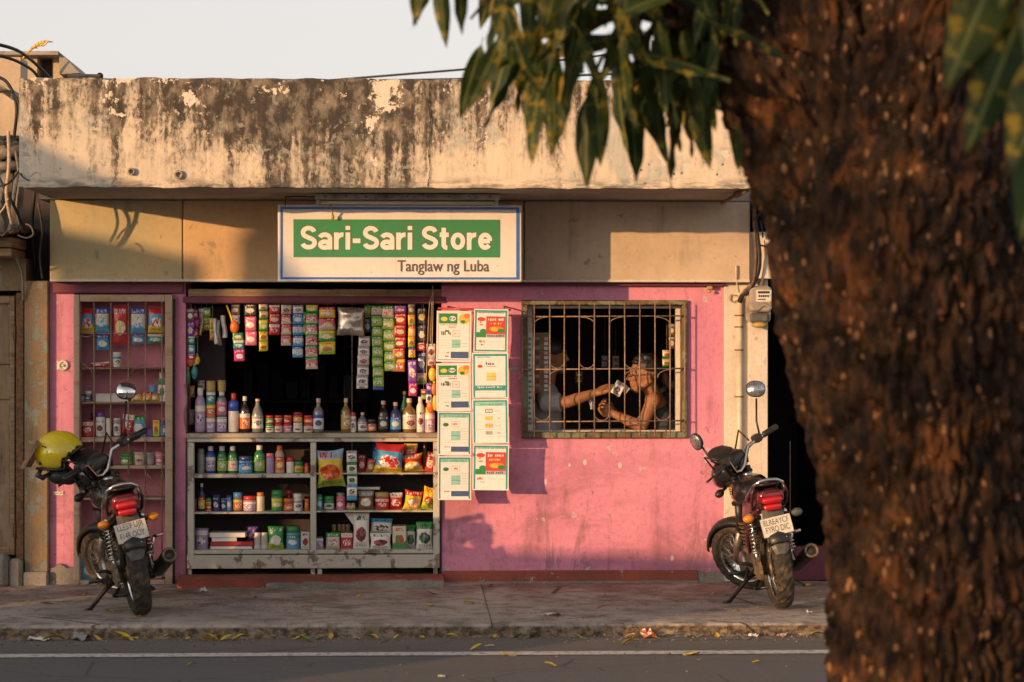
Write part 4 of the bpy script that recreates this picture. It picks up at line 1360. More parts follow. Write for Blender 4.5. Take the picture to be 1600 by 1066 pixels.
caster_thing('shadow_house', 'taller house with an overhanging sheet roof, added unseen to shade the shop front', 'shadow_house',
    [('wall', [(406, LOW), (406, 374), (500, 326), (586, 368), (590, 420), (604, 470), (612, LOW)], 'far_plaster', 0, 0),
     ('roof', [(404, 256), (617, 361), (617, 372), (497, 325), (404, 283)], 'roof_sheet', .25, -.25)], -9.0, -12.0)
caster_thing('shadow_wall', 'long low rendered wall added out of view to shade pavement and wall foot', 'wall',
    [('wall', [(614, LOW), (614, 862), (700, 856), (960, 866), (1500, 890), (1500, LOW)], 'far_plaster', 0, 0)], -9.0, -9.2)

# unseen dense tree added left of the camera to dapple the big mango trunk
rt = thing('dapple_tree', 'bushy tree added beyond the left edge of the view to dapple light', 'tree', (-6.3, -15.85, ROAD_Z))
m = MB(); m.tube([(-6.3, -15.85, ROAD_Z), (-6.25, -15.9, 1.2), (-6.3, -15.95, 3.0)], [.16, .12, .07], 10)
for a_, b_ in (((-6.26, -15.9, 1.4), (-5.8, -15.45, 2.4)), ((-6.28, -15.95, 1.9), (-6.9, -16.45, 3.0)), ((-6.28, -15.95, 2.2), (-6.0, -16.65, 3.4))):
    m.tube([a_, b_], [.06, .02], 6)
o = m.build('trunk', 'bark', rt); o.matrix_parent_inverse = Matrix.Translation(-rt.location)
m = MB(); m.smooth = False
q_ = random.Random(5)
vs, fs = [], []
for i in range(2200):
    while True:
        a_, b_, c_ = (q_.uniform(-1, 1) for _ in range(3))
        if a_ * a_ + b_ * b_ + c_ * c_ < 1: break
    p = Vector((-6.3 + 1.0 * a_, -15.95 + 1.35 * b_, 3.15 + 2.2 * c_))
    if mn.noise(p * 1.6) < -.22: continue
    u_ = Vector((q_.gauss(0, 1), q_.gauss(0, 1), q_.gauss(0, 1) - .5)).normalized(); v_ = u_.orthogonal().normalized()
    L_ = q_.uniform(.08, .13)
    n_ = len(vs)
    vs += [p - u_ * L_, p + v_ * L_ * .35, p + u_ * L_, p - v_ * L_ * .35]; fs.append((n_, n_ + 1, n_ + 2, n_ + 3))
m.add(vs, fs)
o = m.build('crown', 'mango_leaf', rt); o.matrix_parent_inverse = Matrix.Translation(-rt.location); o['kind'] = 'stuff'

# ------------------------------------------------------------------ display counter
CF = -.03
ctr = thing('display_counter', 'pale peeling wooden display counter with open shelves across the shop front', 'counter', (X(490), 0, 0))
def cp(name, mat, *boxes, parent=None):
    mb = MB()
    for bx in boxes:
        x0, x1, z0, z1, y0_, y1_ = bx[:6]
        mb.box(X(x0, CF), X(x1, CF), y0_, y1_, Z(z0, CF), Z(z1, CF), .003)
    o = mb.build(name, mat, parent or ctr)
    o.matrix_parent_inverse = Matrix.Translation(-ctr.location)
    return o
cp('counter_top', 'counter_top', (291, 687, 683.5, 676.5, CF - .03, .40))
cp('apron', 'counter_paint', (292, 686, 690, 683.7, CF - .012, .0))
for a_, b_ in ((293, 303), (485, 494), (677, 687)):
    cp('post', 'counter_paint', (a_, b_, 866, 690.2, CF, .03))
for a_, b_ in ((293, 299), (485.5, 492), (496, 503), (677, 684)):
    cp('leg', 'counter_paint', (a_, b_, 898, 887.2, CF + .01, .03))
for a_, b_, t_, u_ in ((303, 485, 746, 740), (303, 485, 802, 799.4), (494, 677, 741, 738.6), (494, 677, 800, 797.4), (303, 485, 864.5, 858.5), (494, 677, 864.5, 858.5)):
    cp('shelf', 'counter_paint', (a_, b_, t_, u_, CF + .004, .36))
cp('base_board', 'counter_paint', (292, 687, 887, 866, CF - .006, CF + .018))
cp('sill', 'bare_concrete', (290, 690, 905, 898.2, CF - .02, .36))
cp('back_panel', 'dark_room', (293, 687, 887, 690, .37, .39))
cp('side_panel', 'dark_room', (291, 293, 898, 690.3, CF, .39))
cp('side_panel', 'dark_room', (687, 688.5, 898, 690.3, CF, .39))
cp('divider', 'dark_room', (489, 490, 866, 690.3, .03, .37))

# dark storage rack at the back of the shop
rk = thing('storage_rack', 'dark storage rack with dim goods at the back of the shop', 'rack', (X(430), 2.7, .02))
def rkp(nm, mat, x0, x1, z0, z1, y0_=2.55, y1_=2.95):
    mb = MB(); mb.box(x0, x1, y0_, y1_, z0, z1, .004)
    o = mb.build(nm, mat, rk); o.matrix_parent_inverse = Matrix.Translation(-rk.location)
for z_ in (.7, 1.1, 1.5):
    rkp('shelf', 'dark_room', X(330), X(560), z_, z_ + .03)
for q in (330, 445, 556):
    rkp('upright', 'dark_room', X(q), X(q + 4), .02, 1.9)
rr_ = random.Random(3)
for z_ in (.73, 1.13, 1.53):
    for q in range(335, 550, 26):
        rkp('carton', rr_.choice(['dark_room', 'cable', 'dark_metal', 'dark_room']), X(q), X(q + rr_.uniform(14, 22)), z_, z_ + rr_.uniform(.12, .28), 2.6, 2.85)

# ------------------------------------------------------------------ barred display cabinet on the left
cab = thing('display_cabinet', 'tall wood framed display cabinet with iron bars beside the left pilaster', 'cabinet', (X(192), 0, 0))
def kp(name, mat, mb, parent=None):
    o = mb.build(name, mat, parent or cab)
    o.matrix_parent_inverse = Matrix.Translation(-cab.location)
    return o
def kb(name, mat, x0, x1, z0, z1, y0_, y1_):
    mb = MB(); mb.box(X(x0, CF), X(x1, CF), y0_, y1_, Z(z0, CF), Z(z1, CF), .004)
    return kp(name, mat, mb)
kb('stile', 'frame_wood', 115.5, 125, 917, 461, CF - .02, .06)
kb('stile', 'frame_wood', 258.5, 270, 917, 461, CF - .02, .06)
kb('top_rail', 'frame_wood', 125.2, 258.3, 472, 461, CF - .018, .06)
kb('bottom_rail', 'frame_wood', 125.2, 258.3, 917, 904, CF - .018, .06)
kb('edge_strip', 'dark_metal', 270.4, 273, 916, 468, CF - .01, .05)
for z0_, z1_ in ((577, 574.4), (631, 627.5), (690, 682.5), (732, 726.5), (780, 777)):
    kb('shelf', 'frame_wood', 125.2, 258.3, z0_, z1_, CF + .012, .235)
for q in (147, 173.5, 201, 227.5, 253):
    mb = MB(); mb.tube([(X(q, CF), CF, Z(904)), (X(q, CF) + rnd.uniform(-.003, .003), CF, Z(600)), (X(q, CF), CF, Z(472))], .0042, 6)
    kp('bar', 'bar_paint', mb)
for q in (521, 575, 628.5):
    mb = MB(); mb.tube([(X(124, CF), CF + .008, Z(q)), (X(260, CF), CF + .008, Z(q + .5))], .0042, 6)
    kp('cross_bar', 'bar_paint', mb)
for pts in ([(124, 566), (134, 571), (142, 578), (146, 588)], [(204, 587), (208, 578), (215, 572), (226, 570)], [(124, 524), (134, 527), (146, 524)], [(228, 740), (240, 752), (250, 770), (258, 778)], [(252, 730), (256, 745), (252, 758), (246, 766)], [(232, 776), (226, 764), (228, 752)]):
    mb = MB(); mb.tube([at(a_, b_, CF + .004) for a_, b_ in pts], .0035, 5)
    kp('scroll', 'bar_paint', mb)

# ------------------------------------------------------------------ packaged goods
PROF = {
    'soda': ([(.0, 0), (.88, 0), (1, .02), (1, .20), (.93, .30), (1, .40), (1, .55), (.82, .66), (.45, .80), (.36, .86), (.36, .92)], (.40, .92, 1.0), (.12, .50)),
    'liquor': ([(0, 0), (.9, 0), (1, .02), (1, .58), (.9, .66), (.45, .76), (.36, .82), (.36, .88)], (.42, .87, 1.0), (.10, .52)),
    'flip': ([(0, 0), (.85, 0), (1, .03), (1, .62), (.92, .72), (.62, .80), (.5, .83)], (.55, .83, 1.0), (.10, .60)),
    'pump': ([(0, 0), (.9, 0), (1, .03), (1, .70), (.85, .78), (.45, .82)], (.5, .82, 1.0), (.08, .64)),
    'jar': ([(0, 0), (.9, 0), (.98, .04), (.98, .70), (.88, .74)], (.97, .72, 1.0), (.10, .62)),
    'tub': ([(0, 0), (.82, 0), (.84, .03), (.97, .80)], (1.0, .80, 1.0), (.1, .7)),
    'can': ([(0, 0), (.93, 0), (1, .02), (.97, .05), (.97, .93)], (1.0, .93, 1.0), (.07, .90)),
    'tall': ([(0, 0), (.95, 0), (1, .02), (1, .76), (.9, .80)], (.86, .79, 1.0), (.08, .70)),
}
def bottle(nm, kind, px, base, w_px, h_px, body, cap, lab_mat, label, cat, Y=.08, group=None, n=14, lid='cap'):
    p = at(px, base, Y)
    s = S(Y)
    r, h = w_px / 2 / s, h_px / s
    t = thing(nm, label, cat, p, group)
    prof, (cr, c0, c1), (l0, l1) = PROF[kind]
    MB().lathe([(a * r, b * h) for a, b in prof], n=n).build('body', body, t)
    MB().lathe([(cr * r * .97, c0 * h), (cr * r, c0 * h + .001), (cr * r, c1 * h - .002), (cr * r * .86, c1 * h), (0, c1 * h)], n=n).build(lid, cap, t)
    if lab_mat:
        def rad(z):
            for (a0, b0), (a1, b1) in zip(prof[1:-1], prof[2:]):
                if b0 <= z <= b1 and b1 > b0:
                    return a0 + (a1 - a0) * (z - b0) / (b1 - b0)
            return 1.0
        zs = [l0 + (l1 - l0) * k / 6 for k in range(7)]
        rg = [[((rad(z) * r + .0008) * math.cos(2 * math.pi * k / n), (rad(z) * r + .0008) * math.sin(2 * math.pi * k / n), z * h) for k in range(n)] for z in zs]
        MB().loft(rg, True, False).build('label', lab_mat, t)
    t.rotation_euler = (0, 0, rnd.uniform(-.3, .3))
    return t

def pillow_mb(w, h, d, crimp=.08, nx=8, ny=10, seed=0, wr=.25):
    """a filled sachet or crisp packet standing up: flat crimped ends, bulging middle, wrinkles"""
    m = MB(); m.smooth = True
    fr, bk = [], []
    for j in range(ny + 1):
        v = j / ny
        f, b = [], []
        vv = max(0.0, min(1.0, (v - crimp) / (1 - 2 * crimp)))
        env = max(0.0, 1 - (2 * vv - 1) ** 4) ** .6 if 0 < vv < 1 else 0
        pin = 1 - (.17 if d > .035 else .09 if d > .016 else .05) * (1 - abs(2 * v - 1) ** 2) * min(1, d / .02) + .02 * mn.noise(Vector((v * 5, seed, 1.5)))
        for i in range(nx + 1):
            u = i / nx
            ex = max(0.0, 1 - (2 * u - 1) ** 2) ** .55
            k = d * env * ex * (1 + wr * mn.noise(Vector((u * 3.3, v * 4.1, seed * 5.3))) + wr * .55 * mn.noise(Vector((u * 9 + v * 4, v * 7 - u * 3, seed * 2.1))) * (.4 + abs(2 * v - 1)))
            z = v * h + (h * .05 * ((2 * u - 1) ** 2 - .4) * (2 * v - 1) if d > .035 else 0) + (.004 * mn.noise(Vector((u * 4, seed, v * 2))) if d > .016 else 0)
            x = (u - .5) * w * pin
            cr_ = .0018 * math.sin(u * 40) if env == 0 else 0
            f.append((x, -k - .0006 + cr_, z)); b.append((x, k * .8 + .0006 + cr_, z))
        fr.append(f); bk.append(b)
    vs = [p for r_ in fr for p in r_] + [p for r_ in bk for p in r_]
    o = (nx + 1) * (ny + 1)
    fs = []
    for j in range(ny):
        for i in range(nx):
            a = j * (nx + 1) + i
            fs.append((a, a + 1, a + nx + 2, a + nx + 1))
            fs.append((o + a, o + a + nx + 1, o + a + nx + 2, o + a + 1))
    for j in range(ny):
        a = j * (nx + 1); fs.append((a, a + nx + 1, o + a + nx + 1, o + a))
        a += nx; fs.append((a, o + a, o + a + nx + 1, a + nx + 1))
    for i in range(nx):
        a = i; fs.append((a, o + a, o + a + 1, a + 1))
        a = ny * (nx + 1) + i; fs.append((a, a + 1, o + a + 1, o + a))
    m.add(vs, fs)
    return m
_seed = [0]
def pouch(nm, px, base, w_px, h_px, mat, label, cat, Y=.06, d=.03, tilt=0.0, lean=0.0, group=None, crimp=.07, yaw=0.0):
    _seed[0] += 1
    s = S(Y)
    o = pillow_mb(w_px / s, h_px / s, d, crimp, 10, 14, _seed[0], .5).build(nm, mat)
    o.location = at(px, base, Y)
    o.rotation_euler = (lean, tilt, yaw)
    return tag(o, label, cat, group)
def carton(nm, px, base, w_px, h_px, mat, label, cat, Y=.06, d=.07, yaw=None, lid=None, group=None):
    s = S(Y)
    w_, h_ = w_px / s, h_px / s
    t = thing(nm, label, cat, at(px, base, Y), group)
    MB().box(-w_ / 2, w_ / 2, 0, d, 0, h_, .0015).build('body', mat, t)
    m = MB()
    m.add([(-w_ / 2 + .001, .001, h_), (w_ / 2 - .001, .001, h_), (w_ / 2 - .002, d * .96, h_ + .004), (-w_ / 2 + .002, d * .96, h_ + .004), (-w_ / 2 + .001, .001, h_ + .0012), (w_ / 2 - .001, .001, h_ + .0012), (w_ / 2 - .002, d * .96, h_ + .0052), (-w_ / 2 + .002, d * .96, h_ + .0052)],
          [(0, 1, 2, 3), (7, 6, 5, 4), (0, 4, 5, 1), (1, 5, 6, 2), (2, 6, 7, 3), (3, 7, 4, 0)])
    m.build('flap', lid or mat, t)
    t.rotation_euler = (0, 0, rnd.uniform(-.12, .12) if yaw is None else yaw)
    return t
_sm = {}
def strip(px, top, w_px, items, label, Y=.03, group='strips of sachets hanging over the counter', sway=0.0, cat='sachet strip', twist=0.15, d=.006):
    s = S(Y)
    t = thing('sachet_strip', label, cat, at(px, top, Y), group)
    z, x = 0.0, 0.0
    for h_px, mat in items:
        w_, h_ = w_px / s, h_px / s
        key = (round(w_px), round(h_px), mat, rnd.randint(0, 1))
        if key not in _sm:
            _seed[0] += 1
            _sm[key] = pillow_mb(w_, h_ * .985, d, .10, 6, 8, _seed[0], .9).mesh('sachet', mat)
        z -= h_
        x += sway * h_
        inst('sachet', _sm[key], t, (x + rnd.uniform(-.0015, .0015), rnd.uniform(-.003, .003), z), (rnd.uniform(-.10, .06), rnd.uniform(-.03, .03), rnd.uniform(-twist, twist)))
    MB().tube([(0, .004, 0), (0, .004, Z(474, Y) - t.location.z + .003 if top > 474 else .012)], .0015, 4).build('string', 'cord', t)
    return t

# counter top row
B0, C0 = 675.5, ' on the counter'
bottle('bottle', 'flip', 313, B0, 16.5, 69, 'c_lilac', 'c_white', 'p_lilac_white', 'lilac bottle with white cap at the left end of the counter', 'bottle')
for q, (b_, t_, bm, lm, lab) in enumerate((
        (B0, 24, 'c_lilac', 'p_lilac_white', 'lilac and white can, lowest of its stack'), (B0 - 24.3, 20, 'c_gold', 'p_orange_gold', 'orange and gold can, second from the bottom of its stack'),
        (B0 - 44.6, 20, 'c_teal', 'p_teal_white', 'teal can under the gold tin in the stack'), (B0 - 65, 15.5, 'c_gold', 'c_gold', 'plain gold tin, topmost beside the lilac bottle'))):
    bottle('can', 'can', 329.6, b_, 14.5, t_, bm, 'c_gold', lm, lab, 'can', lid='lid')
bottle('can', 'can', 346.5, B0, 16, 23.5, 'c_purple', 'c_white', 'p_lilac_white', 'purple and white can under the grey shouldered bottle', 'can', lid='lid')
bottle('bottle', 'flip', 346.5, B0 - 23.9, 15.5, 40, 'bottle_grey', 'c_white', 'p_pink_white', 'grey shouldered bottle with pink label stacked on a purple can', 'bottle')
bottle('can', 'can', 346.5, B0 - 64.3, 13, 17, 'c_gold', 'c_gold', 'c_gold', 'plain gold tin balanced on the grey shouldered bottle', 'can', lid='lid')
bottle('can', 'can', 314.5, 610, 11, 15, 'c_grey', 'c_white', 'p_white_grey', 'silver grey tin behind the lilac bottle cap', 'can', .20, lid='lid')
bottle('bottle', 'pump', 365, B0, 16.5, 61, 'c_white', 'c_red', None, 'white bottle with blue shoulder and red cap on the counter', 'bottle')
MB().lathe([(8.5 / 240, .625 * 61 / 240 - .02), (8.55 / 240, .70 * 61 / 240), (7.4 / 240, .785 * 61 / 240), (4.4 / 240, .825 * 61 / 240)], n=14).build('shoulder', 'c_blue', bpy.data.objects[[o.name for o in col.objects if o.get('label') == 'white bottle with blue shoulder and red cap on the counter'][0]])
bottle('bottle', 'liquor', 382.5, B0, 16, 56, 'oil_dark', 'c_white', 'p_orange_white', 'dark bottle with orange label and white cap on the counter', 'bottle')
bottle('bottle', 'soda', 402.5, B0, 17.5, 52, 'bottle_grey', 'c_peach', 'p_white_grey', 'grey bottle with white label and peach cap on the counter', 'bottle')
for px, lo_, hi_, w_ in ((421.5, ('p_white_green', 'c_green', 'green and white jar, lower of its pair'), ('p_green_white', 'c_red', 'bright green jar with red lid, upper of its pair'), 12.5),
                         (435.5, ('p_peach_red', 'c_red', 'white and red jar below a red jar, left stack'), ('p_red_white', 'c_red', 'red jar on a white and red jar, left stack'), 12.5),
                         (449.5, ('p_pink_white', 'c_red', 'pink and white jar below a red jar, right stack'), ('p_red_yellow', 'c_orange', 'red and yellow jar with orange lid, right stack'), 13.5),
                         (465.3, ('p_white_red', 'c_white', 'white jar below a yellow jar with maroon lid'), ('p_yellow_red', 'c_maroon', 'yellow jar with maroon lid on the counter'), 15),
                         (482, ('p_peach_red', 'c_red', 'peach jar below the orange topped jar'), ('p_orange_red', 'c_red', 'orange jar with red lid beside the blue labelled bottle'), 15)):
    h1, h2 = (13.5, 12.8) if px != 465.3 else (15, 16.5)
    bottle('jar', 'jar', px, B0, w_, h1, 'c_white', lo_[1], lo_[0], lo_[2], 'jar', lid='lid')
    bottle('jar', 'jar', px, B0 - h1 - .2, w_ - .3, h2, 'c_red', hi_[1], hi_[0], hi_[2], 'jar', lid='lid')
bottle('bottle', 'liquor', 497.5, B0, 16.5, 53, 'bottle_grey', 'c_peach', 'p_white_blue', 'grey bottle with blue and white label on the counter', 'bottle')
bottle('bottle', 'liquor', 540.5, B0, 15.5, 53, 'bottle_amber', 'c_peach', 'p_gold_amber', 'amber bottle with gold label on the counter', 'bottle')
bottle('bottle', 'tall', 552, B0, 9, 31, 'c_white', 'c_red', 'p_white_grey', 'small white bottle with tall red cap on the counter', 'bottle')
bottle('bottle', 'liquor', 566.5, B0, 14.5, 31, 'bottle_grey', 'c_peach', 'p_white_grey', 'short grey bottle with silver white label on the counter', 'bottle')
bottle('jar', 'jar', 581, B0, 15, 21, 'oil_dark', 'c_black', 'p_orange_red', 'dark jar with orange label on the counter', 'jar', lid='lid')
bottle('bottle', 'liquor', 599, B0, 17, 49, 'oil_dark', 'c_peach', 'p_black_gold', 'black bottle with dark gold label on the counter', 'bottle')
bottle('bottle', 'liquor', 618, B0, 17, 47, 'c_navy', 'c_peach', 'p_blue_white', 'navy bottle with bright blue label on the counter', 'bottle')
bottle('bottle', 'soda', 632, B0 - 1, 13, 63, 'bottle_green', 'c_yellow', None, 'green bottle with tall neck behind the gold pink bottle', 'bottle', .17)
bottle('bottle', 'liquor', 639.5, B0, 20.5, 53, 'bottle_amber', 'c_cream', 'p_cream_pink', 'wide amber bottle with pink cream label on the counter', 'bottle')
bottle('bottle', 'flip', 657, B0, 13, 56, 'c_white', 'c_white', 'p_white_red', 'white bottle with red band near the right end of the counter', 'bottle')
bottle('bottle', 'tall', 671.5, B0, 15.5, 39, 'c_cream', 'c_yellow', 'p_lilac_white', 'cream bottle with purple band and yellow cap at the counter end', 'bottle')

# left bay, shelf by shelf
b1 = 739.5
for a_ in ((314, 12, 38, 'tall', 'c_grey', 'c_grey', None, 'plain grey green bottle on the top left shelf', 'bottle'),
           (329, 15, 42, 'flip', 'c_blue', 'c_white', 'p_lilac_white', 'blue bottle with lilac label and white cap on the top left shelf', 'bottle'),
           (347, 15, 42, 'flip', 'bottle_green', 'c_white', 'p_green_lime', 'bright green bottle with white cap beside the blue bottle', 'bottle'),
           (363.5, 15.5, 42, 'flip', 'bottle_green', 'c_white', 'p_green_peach', 'dark green bottle with pale picture label left of the blue jar', 'bottle'),
           (384, 22, 27, 'jar', 'c_skyblue', 'c_navy', 'p_blue_white', 'wide blue jar with navy lid on the top left shelf', 'jar'),
           (405.5, 17, 43.5, 'flip', 'bottle_green', 'c_white', 'p_green_silver', 'tall green bottle right of the wide blue jar', 'bottle'),
           (422, 13, 31, 'tall', 'c_lilac', 'c_pink', None, 'lilac roll on bottle with pink cap', 'bottle'),
           (437, 15, 43, 'flip', 'c_peach', 'c_orange', 'p_orange_red', 'peach bottle with orange cap on the top left shelf', 'bottle'),
           (453.5, 12.5, 25, 'jar', 'c_white', 'c_red', None, 'plain white jar with red lid on the top left shelf', 'jar'),
           (467, 14, 18.5, 'jar', 'c_green', 'c_green', 'p_yellow_green', 'yellow and green jar on the top left shelf', 'jar'),
           (479.5, 8.5, 16, 'jar', 'c_orange', 'c_red', None, 'orange red jar at the right end of the top left shelf', 'jar')):
    bottle(a_[8], a_[3], a_[0], b1, a_[1], a_[2], a_[4], a_[5], a_[6], a_[7], a_[8], .08)
b2 = 799
for a_ in ((305, 6, 19, 'jar', 'c_maroon', 'c_maroon', None, 'narrow maroon jar at the left end of the middle left shelf', 'jar'),
           (315, 11, 43.5, 'liquor', 'c_navy', 'c_white', 'p_yellow_red', 'slim blue bottle with yellow label on the middle left shelf', 'bottle'),
           (326, 9.5, 20.5, 'jar', 'c_yellow', 'c_green', 'p_red_yellow', 'small red and yellow jar with green lid', 'jar'),
           (338.5, 12, 25.5, 'can', 'c_navy', 'c_navy', 'p_navy_silver', 'navy and silver can on the middle left shelf', 'can'),
           (350, 9.5, 20, 'can', 'c_black', 'c_grey', 'p_navy_silver', 'dark can with white marks between two blue cans', 'can'),
           (358, 8.5, 25, 'can', 'c_blue', 'c_navy', 'p_blue_white', 'narrow bright blue can on the middle left shelf', 'can'),
           (371.5, 14.5, 29.5, 'jar', 'bottle_amber', 'c_skyblue', 'p_orange_gold', 'amber jar with light blue lid', 'jar'),
           (390, 20, 24, 'jar', 'c_lilac', 'c_red', 'p_lilac_white', 'wide lilac jar with red lid', 'jar'),
           (407, 12.5, 29.5, 'tall', 'c_cream', 'c_orange', None, 'plain cream bottle with orange lid', 'bottle'),
           (433, 17, 33, 'jar', 'c_green', 'c_green', 'p_lime_yellow', 'tall lime green jar on the middle left shelf', 'jar'),
           (450.5, 15.5, 20, 'jar', 'c_red', 'c_orange', 'p_orange_red', 'red jar with orange lid left of the white jar', 'jar'),
           (465.5, 14.5, 27.5, 'jar', 'c_white', 'c_white', 'p_white_grey', 'white jar with white lid on the middle left shelf', 'jar'),
           (480, 8.5, 19.5, 'jar', 'c_orange', 'c_orange', None, 'narrow orange jar at the right end of the middle left shelf', 'jar')):
    bottle(a_[8], a_[3], a_[0], b2, a_[1], a_[2], a_[4], a_[5], a_[6], a_[7], a_[8], .08)
bottle('bottle', 'tall', 452, b2 - 1, 10.5, 32, 'c_maroon', 'c_red', None, 'tall maroon bottle behind the red jar with orange lid', 'bottle', .17)
b3 = 858.3
bottle('canister', 'can', 315, b3, 22, 33, 'c_lilac', 'c_lilac', 'p_lilac_white', 'lilac patterned canister on the bottom left shelf', 'canister', .09, lid='lid')
def book(x0, x1, y_top, y_bot, mat, page, lab, Y=.05, d=.16, yaw=0.0):
    t = thing('book', lab, 'book', at((x0 + x1) / 2, y_bot, Y))
    s = S(Y); w_, h_ = (x1 - x0) / s, (y_bot - y_top) / s
    MB().box(-w_ / 2 + .003, w_ / 2 - .002, .002, d - .003, h_ * .12, h_ * .88).build('pages', page, t)
    MB().box(-w_ / 2, w_ / 2, 0, d, 0, h_ * .12).build('cover', mat, t)
    MB().box(-w_ / 2, w_ / 2, 0, d, h_ * .88, h_).build('cover', mat, t)
    MB().box(-w_ / 2, -w_ / 2 + .003, 0.001, d - .001, h_ * .12, h_ * .88).build('spine', mat, t)
    t.rotation_euler = (0, 0, yaw)
book(328.5, 394, 853.5, b3, 'c_grey', 'paper', 'grey book lying at the bottom of the book stack')
book(329, 396, 846.5, 853.2, 'c_maroon', 'c_red', 'dark red book lying on the grey book')
book(331, 370, 840, 846.2, 'c_white', 'paper', 'small white notebook on the dark red book', yaw=.08)
book(327.5, 383, 832.5, 839.6, 'c_white', 'paper', 'larger white notebook on top of the book stack', yaw=-.05)
pouch('pouch', 394.5, b3 - 12, 19, 24, 'p_purple_pink', 'purple pouch leaning behind the white cups', 'pouch', .19, .02)
for q, (px, lab) in enumerate(((402.5, 'left one of two stacked sets of white paper cups'), (413.5, 'right one of two stacked sets of white paper cups'))):
    t = thing('paper_cup', lab, 'cup', at(px, b3, .07))
    s = S(.07)
    MB().lathe([(0, 0), (5.6 / s, 0), (4.6 / s, 25 / s), (5 / s, 25.6 / s), (4.4 / s, 26 / s), (0, 25.5 / s)], n=16).build('cup', 'c_white', t)
    for k in range(3):
        MB().lathe([((5.7 - .12 * k) / s, (2 + 2 * k) / s), ((5.9 - .12 * k) / s, (2.5 + 2 * k) / s), ((5.7 - .12 * k) / s, (3 + 2 * k) / s)], n=16).build('rim', 'c_white', t)
pouch('pouch', 431, b3, 25, 36, 'p_green_white', 'green and white stand up pouch on the bottom left shelf', 'pouch', .06, .022)
bottle('jar', 'jar', 458, b3, 22, 36.5, 'c_skyblue', 'c_green', 'p_blue_green', 'blue jar with green lid on the bottom left shelf', 'jar', .08, lid='lid')
carton('carton', 477, b3, 13.5, 27, 'p_white_red', 'slim white carton at the right end of the bottom left shelf', 'carton')

# right bay
pouch('chip_bag', 518, 760.5, 46, 57, 'p_chips_yellow', 'large yellow bag of chips hanging at the left of the right bay', 'chip bag', .0, .075, -.06)
strip(550, 704, 16, [(18, 'p_white_grey'), (18, 'p_white_green'), (17, 'p_white_green'), (18, 'p_white_sky'), (7, 'c_skyblue')], 'white and green sachet strip hanging inside the right bay', -.005, group=None)
s1 = 738
pouch('packet', 565.5, s1, 13, 28, 'p_red_dark', 'maroon packet standing beside the white sachet strip', 'packet', .10, .015)
pouch('packet', 578, s1, 13, 21, 'p_orange_red', 'small orange and red packet leaning left of the blue chip bag', 'packet', .08, .015, .15)
pouch('chip_bag', 606, 740, 49, 47, 'p_sky_red', 'large blue and white bag of chips with red print', 'chip bag', -.01, .075, .10)
pouch('chip_bag', 593, s1, 26, 44, 'p_blue_white', 'sky blue packet half hidden behind the large blue chip bag', 'chip bag', .13, .03, .05)
pouch('chip_bag', 645, s1 - .2, 37, 28, 'p_chips_red', 'fat red and orange chip bag on the upper right shelf', 'chip bag', .03, .07, -.10)
pouch('chip_bag', 641, s1 - 20, 22, 25, 'p_orange_gold', 'orange bag top twisted above the fat red chip bag', 'chip bag', .06, .02, .05)
pouch('packet', 669, s1, 16, 32, 'p_red_dark', 'dark red packet tilted against the right counter post', 'packet', .03, .02, .22)
bottle('bottle', 'tall', 664, s1 - 1, 6, 44, 'c_gold', 'c_gold', None, 'thin gold bottle standing behind the dark red packet', 'bottle', .2)
s2 = 797
bottle('can', 'can', 498.5, s2, 11, 24, 'c_green', 'c_skyblue', 'p_blue_green', 'green can with blue lid in the right bay', 'can', .08, lid='lid')
bottle('jar', 'jar', 514, s2, 16, 22, 'c_green', 'c_green', 'p_white_green', 'green and white jar with green lid in the right bay', 'jar', .08, lid='lid')
bottle('jar', 'tall', 532.5, s2, 14, 27, 'c_pink', 'c_grey', 'p_pink_white', 'pink jar with grey blue lid in the right bay', 'jar', .08, lid='lid')
bottle('jar', 'jar', 545, s2, 6.5, 11, 'c_gold', 'c_gold', 'p_cream_green', 'tiny gold jar, left of a pair', 'jar', .08, lid='lid')
bottle('jar', 'jar', 552, s2, 6.5, 11, 'c_gold', 'c_gold', 'p_cream_green', 'tiny gold jar, right of a pair', 'jar', .08, lid='lid')
pouch('pouch', 572, s2, 25, 30, 'p_brown_silver', 'brown and silver pouch in the right bay', 'pouch', .06, .03)
mb = MB(); mb.box(X(558, .2), X(594, .2), .1, .32, Z(763.5, .2), Z(760.5, .2), .002)
mb.box(X(558, .2), X(594, .2), .098, .104, Z(763, .2), Z(759, .2), .001)
tag(mb.build('tray', 'c_white'), 'thin white tray lying above the brown silver pouch', 'tray')
bottle('jar', 'jar', 597, s2, 22, 28, 'c_red', 'c_gold', 'p_red_white', 'wide red labelled jar with gold lid', 'jar', .07, lid='lid')
pouch('pouch', 619, s2, 21, 27, 'p_red_white', 'bright red pouch beside the gold lidded jar', 'pouch', .07, .035, 0, 0, None, .14)
pouch('chip_bag', 643.5, s2, 30, 30, 'p_yellow_red', 'yellow and red chip bag in the middle of the right bay', 'chip bag', .04, .06, .13)
pouch('chip_bag', 666.5, s2, 22, 36, 'p_yellow_green', 'yellow green chip bag against the right counter post', 'chip bag', .03, .055, .2)
s3 = 858.3
carton('carton', 499.5, s3, 11, 17, 'p_lilac_white', 'small lilac carton in the corner of the bottom right shelf', 'carton')
pouch('packet', 520, s3, 22, 26, 'p_green_peach', 'green packet with peach picture on the bottom right shelf', 'packet', .06, .015)
carton('carton', 542, s3, 18, 25, 'p_red_white', 'red carton with white print on the bottom right shelf', 'carton')
mb = MB(); mb.box(X(517, .2), X(549, .2), .19, .35, Z(832.5, .2), Z(830, .2)); mb.box(X(517, .2), X(549, .2), .33, .35, Z(858.5, .2), Z(832.4, .2))
tag(mb.build('riser', 'old_wood'), 'small wooden riser behind the red carton', 'riser')
